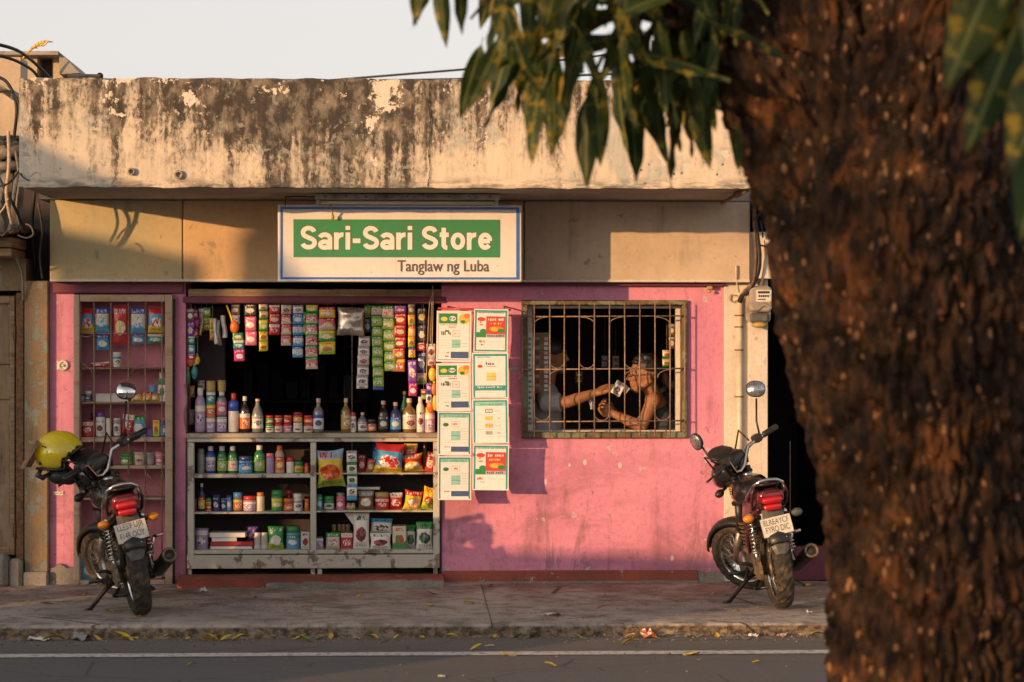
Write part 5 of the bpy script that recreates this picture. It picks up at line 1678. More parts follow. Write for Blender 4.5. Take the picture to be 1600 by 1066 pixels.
for i, (px, w_) in enumerate(((522, 7), (530.5, 6), (537, 6.5), (544, 7))):
    bottle('jar', 'jar', px, 830, w_, 10.5, 'c_gold', 'c_peach', None, ('small brown jar at the left end of the riser', 'small brown jar, second from the left on the riser', 'small brown jar, third from the left on the riser', 'small brown jar at the right end of the riser')[i], 'jar', .23, 'brown jars on the riser', lid='lid')
pouch('paper_bag', 564.5, s3, 26, 57, 'p_white_red', 'tall white paper bag with red emblem', 'paper bag', .04, .02)
mb = MB()
p = [at(538, 801.5, .06), at(553, 801.5, .05), at(553, 822, .05)]
mb.add([tuple(q) for q in p] + [(q.x, q.y + .003, q.z) for q in p], [(0, 1, 2), (5, 4, 3), (0, 3, 4, 1), (1, 4, 5, 2), (2, 5, 3, 0)])
tag(mb.build('paper_flap', 'c_white'), 'loose triangle of white paper hanging beside the paper bag', 'paper')
pouch('pouch', 594.5, s3, 33, 25, 'p_white_red', 'white pouch with red print, lower one beside the paper bag', 'pouch', .04, .02)
pouch('pouch', 595.5, s3 - 24, 35, 24, 'p_white_sky', 'white pouch with sky blue top stacked on another pouch', 'pouch', .09, .02, .03)
carton('carton', 624, s3, 21, 36, 'p_cream_green', 'cream carton with green foot on the bottom right shelf', 'carton', .04)
pouch('pouch', 641.5, s3, 17, 38, 'p_white_green', 'white pouch with green top behind the cream carton', 'pouch', .11, .02)
pouch('pouch', 663.5, s3, 27, 43, 'p_white_green', 'wide white pouch with grey picture at the right end of the bottom shelf', 'pouch', .04, .025)

# strips and bags hanging over the counter
mb = MB(); mb.tube([(X(291, .03), .03, Z(474, .03)), (X(500, .03), .03, Z(475, .03)), (X(690, .03), .03, Z(474, .03))], .005, 6)
tag(mb.build('hanging_rod', 'rust'), 'thin rod across the top of the shop opening', 'rod')
H = 474.5
strip(371.5, 519, 17, [(12.5, 'p_green_white'), (14, 'p_teal_white'), (19, 'p_magenta_white')], 'green, teal and magenta sachet strip hanging lowest at the left', sway=.06)
strip(368, H, 14, [(18, 'p_brown_silver'), (14, 'p_lilac_white')], 'short brown and lilac sachet strip at the left', .07)
strip(391, 494.5, 18, [(22.5, 'p_pink_white'), (22.5, 'p_pink_white')], 'pair of pale pink sachets', sway=.02)
strip(391, H, 20, [(19, 'p_black_gold')], 'single black packet hanging above the pale pink sachets', .06)
strip(411.5, H, 14, [(12, 'p_cream_green'), (13, 'p_cream_green'), (18, 'p_lime_yellow'), (16, 'p_yellow_green'), (15, 'p_yellow_green')], 'narrow cream and yellow sachet strip', sway=.01)
strip(429, H + 2, 16.5, [(13, 'p_red_white'), (17, 'p_red_yellow'), (17, 'p_red_white')], 'short strip of three red sachets')
strip(447, H + 2, 16, [(14, 'p_cream_pink'), (16.5, 'p_pink_red'), (16, 'p_pink_red'), (17, 'p_pink_red')], 'strip of four pink and red sachets')
strip(465.5, H + 2, 16.5, [(13, 'p_white_grey'), (17, 'p_blue_white'), (17, 'p_blue_cream'), (17, 'p_blue_cream'), (18, 'p_blue_cream')], 'strip of five blue and cream sachets')
strip(487, H + 2, 18.5, [(12, 'p_lime_yellow'), (17, 'p_pink_green'), (17, 'p_pink_green'), (17, 'p_pink_green'), (18, 'p_pink_green'), (19, 'p_pink_green')], 'long strip of pink sachets with green tops')
strip(475, H + 12, 6, [(19, 'p_green_lime'), (17, 'p_green_lime')], 'narrow lime strip beside the long pink strip', .04)
strip(511, H + 5, 26, [(17, 'p_yellow_red'), (19, 'p_pink_red'), (18, 'p_lime_yellow'), (20, 'p_yellow_green')], 'broad yellow and pink sachet strip left of the foil bag')
pouch('foil_bag', 547.5, 524.5, 43, 44, 'foil', 'shiny silver foil bag hanging in the middle of the opening', 'foil bag', .0, .03, .03, crimp=.05)
strip(575, H + 2, 11, [(20, 'p_green_lime'), (24, 'p_navy_silver')], 'dark green and navy strip behind the foil bag', .08)
strip(570, 525, 18, [(16, 'p_white_grey'), (14.5, 'p_white_grey'), (15, 'p_cream_pink'), (16, 'p_white_grey'), (15, 'p_white_grey'), (5.5, 'p_white_red')], 'long pale cream sachet strip below the foil bag', sway=-.05)
strip(588.5, H + 3, 17, [(15, 'p_green_peach'), (17, 'p_green_lime'), (16, 'p_green_lime'), (16, 'p_green_silver'), (16, 'p_green_lime'), (15, 'p_green_silver'), (16, 'p_green_silver'), (16, 'p_green_lime'), (5, 'c_blue')], 'longest green sachet strip with a blue end', sway=.02)
strip(605, H + 3, 19, [(19, 'p_green_peach'), (18, 'p_green_silver'), (18, 'p_green_silver'), (16, 'p_green_silver'), (16, 'p_green_silver'), (15, 'p_green_silver')], 'broad green and silver sachet strip beside the red strip', sway=.05)
strip(626, H + 3, 19, [(12, 'p_purple_pink'), (18, 'p_red_yellow'), (19, 'p_red_yellow'), (17, 'p_red_yellow'), (17, 'p_orange_red'), (20, 'p_orange_gold')], 'strip of red sachets ending in orange ones', sway=-.03)
strip(643.5, H, 11, [(17, 'p_brown_silver'), (17, 'p_yellow_green'), (18, 'p_yellow_red'), (16, 'p_yellow_green'), (16, 'p_yellow_blue')], 'narrow yellow sachet strip right of the red strip')
strip(645, 562, 14, [(36, 'p_purple_pink'), (21, 'p_magenta_white')], 'purple and magenta packets hanging under the yellow strip', .02)
strip(659, H + 6, 15, [(26, 'p_black_gold'), (28, 'p_black_gold'), (14, 'p_red_dark'), (34, 'p_navy_silver'), (18, 'p_cream_green')], 'strip of dark packets near the right jamb', .06)
strip(674, 537, 14, [(23, 'p_white_red'), (12, 'p_cream_pink')], 'pale pouch strip hanging from beige cords', .0)
def toy(px, py, w_, h_, mat, lab, Y, cap='c_red'):
    s = S(Y)
    t = thing('hanging_toy', lab, 'toy', at(px, py, Y), 'bright toys hanging at the jambs')
    rx, rz = w_ / 2 / s, h_ / 2 / s
    MB().ball((0, 0, -rz), (rx, rx * .7, rz), 12, 8).build('body', mat, t)
    MB().lathe([(rx * .4, -.004), (rx * .5, .008), (rx * .1, .016)], n=8).build('neck', cap, t)
    MB().tube([(0, 0, .01), (.003, .002, .05), (0, 0, .12)], .0015, 4).build('string', 'cord', t)
toy(676, 574, 13, 22, 'c_yellow', 'yellow plastic toy hanging by the posters', -.01)
toy(678.5, 598, 9, 20, 'c_orange', 'orange plastic toy below the yellow one', .0, 'c_yellow')
toy(680, 616, 9, 26, 'c_yellow', 'lower yellow plastic toy at the right jamb', .01, 'c_orange')
toy(673, 624, 13, 22, 'c_orange', 'orange red balloon toy just above the counter end', .02, 'c_white')
strip(670.5, 598, 9, [(14, 'p_purple_pink'), (18, 'p_white_blue')], 'small white and purple packets above the orange balloon toy', .0)
strip(662, 608, 9, [(8, 'p_red_yellow'), (8, 'p_green_lime')], 'tiny red and green packets near the right jamb', .04)
for i, (q0, q1, q2, y_) in enumerate(((676, 674, 673, 535), (677, 676.5, 675, 560), (674, 670, 666, 600))):
    cable([at(q0, 446 + 8 * i, -.02), at(q1, 490, -.015), at(q2, y_, .0)], .003, ('straight beige cord at the right jamb ending at the pale pouches', 'long beige cord at the right jamb ending by the yellow toy', 'slanting beige cord at the right jamb reaching lowest')[i], 'cord', 5, 'cord')
# jumble at the left jamb
for px, top, w_, items, lab, Y in (
        (297, 482, 12, [(20, 'p_brown_silver'), (24, 'p_purple_pink')], 'brown and purple packets at the left jamb', .03),
        (305, 484, 10, [(14, 'p_magenta_white'), (14, 'c_magenta'), (16, 'p_red_dark')], 'magenta and red packets at the left jamb', .06),
        (299, 524, 11, [(14, 'p_teal_white'), (14, 'p_blue_green'), (10, 'p_magenta_white')], 'teal and magenta packets halfway down the left jamb', .03),
        (323, 480, 12, [(14, 'p_green_lime'), (12, 'p_green_lime'), (10, 'p_yellow_green')], 'pale green and yellow packets near the left jamb', .10),
        (332, 497, 9, [(16, 'p_yellow_green'), (19, 'p_orange_gold')], 'yellow and orange packets near the left jamb', .07),
        (314.5, 482, 8, [(20, 'p_lilac_white'), (16, 'p_brown_silver')], 'slim lilac packets near the left jamb', .09)):
    strip(px, top, w_, items, lab, Y)
for px, py, w_, h_, mat, lab in ((297, 553, 14, 20, 'c_orange', 'orange toy hanging low at the left jamb'), (304, 571, 10, 22, 'c_teal', 'teal toy hanging lowest at the left jamb'), (293, 577, 9, 24, 'c_green', 'green toy tucked at the left jamb edge'), (308, 556, 9, 14, 'c_yellow', 'small yellow toy at the left jamb')):
    toy(px, py, w_, h_, mat, lab, .05, 'c_gold')
def ribbon(px, top, bot, w_, mat, lab, Y=.05, curl=.01, name='ribbon'):
    s = S(Y)
    m = MB()
    rings = []
    for i in range(13):
        t = i / 12
        p = at(px + 1.5 * math.sin(t * 4 + px), top + (bot - top) * t, Y)
        e = curl * math.sin(t * 5 + px * .3)
        ww = w_ / 2 / s * (1 + .25 * t)
        rings.append([(p.x - ww, p.y + e, p.z), (p.x, p.y - .004 + e, p.z), (p.x + ww, p.y + e, p.z), (p.x, p.y + .003 + e, p.z)])
    m.loft(rings, True)
    return tag(m.build(name, mat), lab, 'ribbon')
ribbon(337, 498, 538, 6, 'c_white', 'white ribbon, left one near the left jamb')
ribbon(342.5, 500, 540, 6, 'c_grey', 'grey white ribbon between two white ribbons')
ribbon(350, 493, 528, 7, 'c_white', 'white ribbon, right one near the orange ladle')
ribbon(315, 490, 524, 2.6, 'c_gold', 'thin tan strap hanging at the left jamb')
mb = MB()
P_ = [at(354, 477, .04), at(360, 492, .02), at(364, 503, .0)]
mb.tube(P_, [.006, .007, .012], 6)
mb.mat(1)
mb.ball(at(366.5, 511, .0), (.03, .018, .042), 10, 8)
tag(mb.build('ladle', ['c_yellow', 'c_orange']), 'orange ladle with yellow handle hanging over the counter', 'ladle')
tag(MB().box(X(301, .3), X(352, .3), .28, .34, Z(600), Z(478), .01).build('shelf_upright', 'dark_room'), 'dark upright board inside the left of the opening', 'board')
cable([at(289, 600, -.01), at(292, 625, -.02), at(288, 650, -.02), at(291, 672, -.01)], .006, 'grey wire hanging down the left side of the counter', 'cable_grey')
for px, py, w_, h_, mat, lab in ((300, 612, 9, 18, 'c_gold', 'tan pouch tucked beside the lilac bottle'), (299, 652, 10, 24, 'c_grey', 'grey cloth bundle behind the lilac bottle')):
    pouch('pouch', px, py + h_ / 2, w_, h_, mat, lab, 'pouch', .12, .02)

# barred cabinet contents
YC = .06
for px, base, w_, h_, mat, lab, Y in (
        (136, 520, 20, 38, 'p_sky_red', 'teal and red snack pouch hanging first in the barred cabinet', .05),
        (160, 519, 23, 38, 'p_blue_cream', 'blue snack pouch hanging second in the barred cabinet', .05),
        (160, 547, 21, 24, 'p_blue_white', 'blue snack pouch hanging under the second one', .06),
        (188, 537, 23, 58, 'p_red_yellow', 'long red and yellow pouch in the barred cabinet', .05),
        (216, 520, 24, 39, 'p_blue_cream', 'cream and blue pouch hanging fourth in the barred cabinet', .05),
        (216, 538, 21, 16, 'p_blue_white', 'blue pouch end under the fourth hanging pouch', .06),
        (244, 520, 26, 39, 'p_sky_red', 'sky blue pouch with red print hanging fifth in the cabinet', .05),
        (243, 537, 26, 15, 'p_teal_white', 'teal pouch end under the fifth hanging pouch', .06)):
    pouch('snack_pouch', px, base, w_, h_, mat, lab, 'pouch', Y, .018, rnd.uniform(-.03, .03), 0, 'pouches in the barred cabinet')
mb = pillow_mb(29 / 240, .03, .008, .08, 8, 6, 77)
o = mb.build('packet', 'p_red_white'); o.location = at(157, 573.5, .06); o.rotation_euler = (0, -.07, 0)
tag(o, 'flat red packet lying on the upper cabinet shelf', 'packet')
bottle('cup', 'tub', 183, 573.5, 14, 23, 'c_white', 'c_white', 'p_white_sky', 'white lidded cup on the upper cabinet shelf', 'cup', .07, lid='lid')
k3 = 627
bottle('jar', 'jar', 128.5, k3, 9, 11, 'c_grey', 'c_navy', None, 'small grey jar with navy lid in the cabinet corner', 'jar', .06, lid='lid')
bottle('jar', 'jar', 138, k3, 11, 16, 'c_grey', 'c_white', 'p_navy_silver', 'grey jar with pale lid beside the smaller grey jar', 'jar', .06, lid='lid')
mb = MB()
m0, m1, zz0, zz1 = X(150, .06), X(200, .06), Z(627, .06), Z(615, .06)
mb.box(m0, m1, .05, .20, zz0, zz0 + .004).box(m0, m1, .05, .054, zz0 + .004, zz1).box(m0, m1, .196, .20, zz0 + .004, zz1).box(m0, m0 + .004, .054, .196, zz0 + .004, zz1).box(m1 - .004, m1, .054, .196, zz0 + .004, zz1)
mb.box(m0 - .003, m1 + .003, .046, .05, zz1 - .004, zz1 + .002)
tag(mb.build('plastic_tray', 'clear_plastic'), 'long pale plastic tray on the middle cabinet shelf', 'tray')
carton('carton', 201, k3 - 8, 9, 18, 'p_lime_yellow', 'little lime carton in the middle of the cabinet', 'carton', .08, .03)
for px, w_, h_, lab in ((214, 18, 12, 'yellow packet, left of three on the middle cabinet shelf'), (230, 16, 14, 'yellow packet, centre of three on the middle cabinet shelf'), (243, 13, 12, 'yellow packet, right of three on the middle cabinet shelf')):
    pouch('packet', px, k3, w_, h_, 'p_yellow_red', lab, 'packet', .06, .02)
bottle('tub', 'tub', 239, k3 - 14, 14, 11, 'c_skyblue', 'c_lilac', None, 'light blue tub standing on the yellow packets', 'tub', .09, lid='lid')
carton('carton', 253, k3, 12, 34, 'p_white_green', 'white carton with green print at the cabinet right side', 'carton', .06, .05)
bottle('cup', 'tub', 253, k3 - 35.5, 9, 9, 'c_white', 'c_white', None, 'small white cup on the white and green carton', 'cup', .08, lid='lid')
k4 = 682
bottle('tin', 'can', 137, k4, 18, 25, 'c_red', 'c_red', 'p_red_white', 'red tin on the lower cabinet shelf', 'tin', .07, lid='lid')
bottle('bottle', 'tall', 147, k4 - 1, 12, 36, 'c_maroon', 'c_purple', None, 'maroon bottle with purple lid behind the red tin', 'bottle', .16)
bottle('bottle', 'tall', 157, k4, 14.5, 38, 'c_white', 'c_purple', 'p_white_red', 'white bottle with purple cap on the lower cabinet shelf', 'bottle', .07)
bottle('can', 'can', 170, k4, 9, 28, 'c_white', 'c_white', None, 'plain white cylinder on the lower cabinet shelf', 'can', .07, lid='lid')
bottle('can', 'can', 183, k4, 11, 28, 'c_grey', 'c_white', 'p_white_grey', 'grey and white can behind the mirror stem', 'can', .07, lid='lid')
pouch('packet', 198, k4 - 4, 18, 30, 'p_red_white', 'bright red packet tilted on the lower cabinet shelf', 'packet', .07, .015, .12)
pouch('packet', 216, k4, 24, 32, 'p_blue_green', 'teal and yellow packet behind the handlebar grip', 'packet', .09, .015)
carton('carton', 234, k4, 8, 11, 'c_purple', 'tiny purple carton behind the handlebar grip end', 'carton', .06, .03)
carton('carton', 244, k4, 10.5, 25, 'p_yellow_green', 'yellow carton on the lower cabinet shelf', 'carton', .06, .04)
bottle('bottle', 'pump', 255.5, k4, 9.5, 30, 'c_blue', 'c_orange', 'p_blue_white', 'blue bottle with orange cap at the cabinet right side', 'bottle', .06)
k5 = 726.3
for px, w_, h_, b_, c_, l_, lab in ((198, 21, 18, 'c_green', 'c_green', 'p_green_white', 'green tub behind the motorcycle gauge'), (218, 17, 20, 'c_cream', 'c_peach', 'p_cream_pink', 'cream tub with peach lid on the lowest cabinet shelf'),
                                    (235.5, 14, 19, 'c_grey', 'c_grey', None, 'plain grey tub on the lowest cabinet shelf'), (250, 16, 20, 'c_white', 'c_pink', 'p_pink_white', 'white tub with pink lid on the lowest cabinet shelf')):
    bottle('tub', 'tub', px, k5, w_, h_, b_, c_, l_, lab, 'tub', .07, lid='lid')
mb = MB(); mb.box(X(128, .1), X(150, .1), .06, .2, Z(903, .1), Z(866, .1), .004); mb.mat(1); mb.box(X(130, .1), X(148, .1), .055, .061, Z(898, .1), Z(880, .1))
tag(mb.build('box', ['c_skyblue', 'p_blue_white']), 'blue box at the foot of the barred cabinet', 'box')
carton('carton', 245, 903, 18, 16, 'p_peach_red', 'peach carton at the foot of the barred cabinet behind the wheel', 'carton', .06, .06)

# ------------------------------------------------------------------ posters on a rail
PY = -.235
pr = thing('poster_rail', 'thin red rail holding two rows of posters beside the counter', 'rail', (X(740), PY, Z(482)))
mb = MB(); mb.tube([at(684, 482, PY + .012), at(798, 484.5, PY + .012)], .006, 6)
o = mb.build('rail', 'c_red', pr); o.matrix_parent_inverse = Matrix.Translation(-pr.location)
for q in (700, 788):
    mb = MB(); mb.tube([at(q, 483, PY + .012), at(q, 483 - 4, 0)], .005, 6)
    o = mb.build('bracket', 'rust', pr); o.matrix_parent_inverse = Matrix.Translation(-pr.location)
mb = MB(); mb.tube([at(712, 483, PY + .008), at(711, 640, PY + .010), at(713, 776, PY + .008)], .002, 4)
o = mb.build('string', 'cord', pr); o.matrix_parent_inverse = Matrix.Translation(-pr.location)
mb = MB(); mb.tube([at(767, 483, PY + .008), at(768, 640, PY + .010), at(767, 760, PY + .008)], .002, 4)
o = mb.build('string', 'cord', pr); o.matrix_parent_inverse = Matrix.Translation(-pr.location)
PR = random.Random(11)
def poster(x0, y0_, x1, y1_, kind, lab, rot=0.0, frame='teal_print'):
    w_, h_ = (x1 - x0) / S(PY), (y1_ - y0_) / S(PY)
    t = thing('poster', lab, 'poster', at((x0 + x1) / 2, y1_, PY), 'posters beside the counter')
    # slightly bowed sheet
    bow = PR.uniform(.004, .010) * PR.choice((1, -1))
    cu_ = PR.uniform(0, .03)
    def yb(v): return -bow * math.sin(math.pi * v) - .004 * v - cu_ * max(0, .22 - v) ** 2 * 16
    n_ = 10
    rings = [[(-w_ / 2, yb(i / n_), i / n_ * h_), (w_ / 2, yb(i / n_), i / n_ * h_), (w_ / 2, yb(i / n_) + .0025, i / n_ * h_), (-w_ / 2, yb(i / n_) + .0025, i / n_ * h_)] for i in range(n_ + 1)]
    MB().loft(rings, False).build('sheet', 'paper', t)
    parts = {}
    lay = [0]
    def rect(u0, v0, u1, v1, mat, L=None):
        m = parts.setdefault(mat, MB())
        e = .0006 + .00025 * (lay[0] if L is None else L)
        k = max(1, int((v1 - v0) * n_ + .5))
        for i in range(k):
            a, b = v0 + (v1 - v0) * i / k, v0 + (v1 - v0) * (i + 1) / k
            m.quad(((u0 - .5) * w_, yb(a) - e, a * h_), ((u1 - .5) * w_, yb(a) - e, a * h_), ((u1 - .5) * w_, yb(b) - e, b * h_), ((u0 - .5) * w_, yb(b) - e, b * h_))
    def ell(u, v, ru, rv, mat, L=0):
        m = parts.setdefault(mat, MB())
        e = .0006 + .00025 * L
        P = [((u + ru * math.cos(2 * math.pi * k / 14) - .5) * w_, v + rv * math.sin(2 * math.pi * k / 14)) for k in range(14)]
        m.add([(x, yb(q) - e, q * h_) for x, q in P], [tuple(range(14))])
    def marks(u0, u1, v0, v1, mat, L=2, step=.028):
        u = u0
        while u < u1 - step * .5:
            ww = step * PR.uniform(.4, .85)
            if PR.random() < .86:
                a = v0 + (v1 - v0) * PR.uniform(0, .25); b = v1 - (v1 - v0) * PR.uniform(0, .3)
                rect(u, a, min(u1, u + ww), b, mat, L)
            u += step
    bw = .05
    if kind in ('promo', 'price', 'list', 'small'):
        if kind != 'list' or True:
            rect(.03, .02, .03 + bw, .97, frame, 0); rect(.97 - bw, .02, .97, .97, frame, 0); rect(.03 + bw, .02, .97 - bw, .02 + bw * .7, frame, 0); rect(.03 + bw, .97 - bw, .97 - bw, .97, frame, 0)
    if kind == 'green':
        rect(.04, .03, .96, .045, 'teal_print', 0); rect(.04, .045, .06, .955, 'grey_print', 0); rect(.94, .045, .96, .955, 'grey_print', 0)
        rect(.07, .75, .60, .95, 'green_print', 1)
        ell(.22, .84, .10, .045, 'lemon', 2); ell(.46, .85, .10, .05, 'paper', 2); marks(.38, .54, .82, .88, 'ink', 3)
        ell(.79, .84, .16, .10, 'yellow_print', 1); ell(.87, .90, .09, .055, 'orange_print', 2); ell(.76, .79, .07, .035, 'green_print', 2); marks(.68, .9, .81, .87, 'lemon', 3)
        marks(.1, .6, .715, .735, 'navy_print', 1); marks(.36, .60, .66, .70, 'red_print', 1)
        marks(.14, .42, .52, .60, 'ink', 1, .05); ell(.30, .605, .07, .02, 'green_print', 2); rect(.46, .49, .68, .62, 'grey_print', 1); rect(.475, .50, .665, .61, 'paper', 2); marks(.5, .64, .53, .58, 'grey_print', 3)
        for k in range(4): rect(.12, .42 - .05 * k, .40, .425 - .05 * k, 'grey_print', 1)
        rect(.44, .27, .70, .44, 'teal_pale', 1); rect(.46, .34, .68, .352, 'teal_print', 2); rect(.74, .3, .9, .31, 'grey_print', 1); rect(.74, .36, .9, .37, 'grey_print', 1)
        rect(.42, .07, .93, .20, 'navy_print', 1); rect(.44, .085, .66, .185, 'grey_print', 2); rect(.69, .085, .91, .185, 'grey_print', 2); marks(.46, .64, .10, .17, 'ink_blue', 3, .05); marks(.71, .89, .10, .17, 'ink_blue', 3, .05)
        marks(.24, .38, .16, .20, 'red_print', 1); marks(.26, .36, .09, .13, 'ink', 1)
    if kind == 'price':
        rect(.083, .86, .917, .935, 'teal_pale', 1); marks(.16, .84, .88, .92, 'teal_print', 2, .03)
        ell(.24, .70, .09, .045, 'red_print' if PR.random() < .5 else 'green_print', 1); marks(.2, .3, .67, .72, 'ink', 2)
        rect(.40, .655, .66, .78, 'grey_print', 1); rect(.41, .665, .65, .77, 'paper', 2); marks(.44, .62, .69, .74, 'red_print', 3, .04)
        rect(.40, .34, .68, .56, 'teal_pale', 1); rect(.40, .44, .68, .455, 'teal_print', 2)
        for k in range(5): rect(.72, .36 + .06 * k, .90, .37 + .06 * k, 'grey_print', 1)
        rect(.1, .60, .9, .605, 'grey_print', 1); rect(.1, .29, .9, .295, 'grey_print', 1)
        rect(.40, .08, .92, .20, 'navy_print', 1); rect(.42, .095, .65, .185, 'grey_print', 2); rect(.68, .095, .90, .185, 'grey_print', 2); marks(.44, .63, .11, .17, 'ink_blue', 3, .05); marks(.70, .88, .11, .17, 'ink_blue', 3, .05)
        marks(.2, .36, .17, .21, 'red_print', 1)
    if kind == 'promo':
        rect(.083, .90, .917, .933, 'teal_pale', 1); marks(.14, .86, .905, .928, 'navy_print', 2)
        rect(.36, .34, .917, .83, 'red_print', 1); rect(.36, .34, .917, .42, 'grey_print', 2); marks(.40, .9, .35, .41, 'navy_print', 3, .05)
        marks(.42, .88, .72, .79, 'paper', 2, .05); marks(.46, .84, .64, .69, 'lemon', 2, .04); ell(.66, .54, .22, .06, 'orange_print', 2); ell(.60, .53, .10, .05, 'yellow_print', 3); ell(.80, .50, .10, .05, 'green_print', 3)
        ell(.21, .69, .13, .10, 'peach_print' if False else 'paper_edge', 1); ell(.22, .76, .12, .05, 'red_print', 2); ell(.20, .69, .025, .012, 'ink', 3); ell(.22, .63, .06, .014, 'red_print', 3)
        rect(.083, .34, .36, .46, 'green_print', 1); ell(.28, .48, .10, .06, 'green_print', 2)
        marks(.13, .34, .22, .28, 'red_print', 1, .04); marks(.22, .32, .15, .19, 'ink', 1); rect(.42, .25, .86, .255, 'grey_print', 1)
    if kind == 'list':
        rect(.083, .84, .917, .933, 'teal_pale', 1); marks(.15, .86, .86, .90, 'teal_print', 2, .035)
        for k, (c_, d_) in enumerate((('ink_blue', 'grey_print'), ('yellow_print', 'lemon'), ('orange_print', 'lemon'), ('grey_print', 'grey_print'))):
            v_ = .72 - .165 * k
            rect(.36, v_ - .03, .56, v_ + .055, c_, 1); rect(.38, v_ - .015, .54, v_ + .04, d_ if k else 'paper', 2); marks(.40, .52, v_, v_ + .025, 'ink', 3); marks(.64, .80, v_ - .01, v_ + .03, 'grey_print', 1, .05)
            rect(.12, v_ - .075, .88, v_ - .07, 'grey_print', 1)
    if kind == 'small':
        marks(.14, .5, .885, .915, 'teal_print', 1)
        ell(.22, .70, .07, .035, 'red_print', 1); marks(.38, .66, .72, .79, 'ink', 1, .06); rect(.40, .69, .66, .70, 'red_print', 1)
        rect(.40, .40, .66, .56, 'lemon', 1); rect(.40, .47, .66, .485, 'grey_print', 2); rect(.40, .39, .66, .40, 'orange_print', 2)
        rect(.083, .17, .917, .28, 'teal_print', 1); marks(.14, .86, .19, .265, 'paper', 2, .05); rect(.12, .13, .7, .137, 'grey_print', 1)
    for mat, m in parts.items():
        m.build('print', mat, t)
    t.rotation_euler = (PR.uniform(-.02, .02), rot, PR.uniform(-.05, .05))
L_ = (682, 737)
poster(681.5, 486, 735.5, 565.5, 'green', 'top left poster with green banner and yellow fruit', .012)
poster(682, 567.5, 736, 642.5, 'green', 'second left poster with green banner and yellow fruit, below a matching one', -.008)
poster(683.5, 643.5, 736, 711.5, 'price', 'third left poster with pale teal header, price boxes and blue footer', .01)
poster(684, 713, 736, 781, 'price', 'bottom left poster with price boxes, lowest of all', .006)
poster(739.5, 483, 793, 550.5, 'promo', 'top right red promotional poster with smiling face', .02)
poster(738, 551, 794.5, 622.5, 'small', 'second right poster with teal frame and teal footer band', -.006)
poster(738.5, 623.5, 795, 693, 'list', 'third right poster listing four items in a teal frame', -.012)
poster(738, 694.5, 794.5, 766, 'promo', 'bottom right red promotional poster, below the item list', .012)
mb = MB(); mb.box(X(796), X(809), -.006, 0, Z(578.5), Z(574.5), .001)
tag(mb.build('tape', 'teal_pale'), 'strip of pale blue tape on the pink wall beside the posters', 'tape')

# ------------------------------------------------------------------ motorcycles
RW, FW, WB = .245, .235, .98
def wheel_meshes(r, wdt):
    """tyre with tread blocks, rim, hub, spokes; axle along y"""
    n = 56
    t = MB(); t.smooth = False
    prof = [(r - .062, -.34), (r - .052, -.46), (r - .030, -.50), (r - .012, -.40), (r - .002, -.18), (r, 0), (r - .002, .18), (r - .012, .40), (r - .030, .50), (r - .052, .46), (r - .062, .34)]
    rings = []
    for k in range(n):
        a = 2 * math.pi * k / n
        ring = []
        for i, (q, y) in enumerate(prof):
            blk = .005 if (k + (1 if i in (3, 7) else 0)) % 2 and i in (3, 4, 5, 6, 7) else 0
            if i == 5: blk = .004 if k % 4 < 2 else 0
            ring.append(((q - blk) * math.cos(a), y * wdt, (q - blk) * math.sin(a)))
        rings.append(ring)
    rings.append(rings[0])
    t.loft(rings, False, False, True)
    rim = MB()
    rim.lathe([(r - .058, -.32 * wdt), (r - .066, -.30 * wdt), (r - .074, -.12 * wdt), (r - .074, .12 * wdt), (r - .066, .30 * wdt), (r - .058, .32 * wdt), (r - .060, .2 * wdt), (r - .064, 0), (r - .060, -.2 * wdt)], n=40, axis='y')
    hub = MB()
    hub.lathe([(.018, -.065), (.052, -.062), (.056, -.045), (.034, -.038), (.034, .030), (.052, .034), (.052, .045), (.020, .05), (.010, .075), (0, .075)], n=20, axis='y')
    sp = MB()
    for k in range(28):
        a = 2 * math.pi * k / 28
        s_ = 1 if k % 2 else -1
        b = a + .45 * (1 if k % 4 < 2 else -1)
        sp.tube([(.045 * math.cos(b), s_ * .036, .045 * math.sin(b)), ((r - .07) * math.cos(a), s_ * .006, (r - .07) * math.sin(a))], .0019, 4)
    return t, rim, hub, sp

def spring(m, p0, p1, r, turns, wr, n=12):
    p0, p1 = Vector(p0), Vector(p1)
    d = (p1 - p0); ax = d.normalized(); u = ax.orthogonal().normalized(); v = ax.cross(u)
    N = int(turns * n)
    m.tube([p0 + d * (i / N) + u * r * math.cos(2 * math.pi * i / n) + v * r * math.sin(2 * math.pi * i / n) for i in range(N + 1)], wr, 5)

def superring(cx, cz, w_, h_, x, n=16, e=2.6, y0=0.0):
    P = []
    for k in range(n):
        a = 2 * math.pi * k / n
        c_, s_ = math.cos(a), math.sin(a)
        P.append((x, y0 + cx + w_ * math.copysign(abs(c_) ** (2 / e), c_), cz + h_ * math.copysign(abs(s_) ** (2 / e), s_)))
    return P

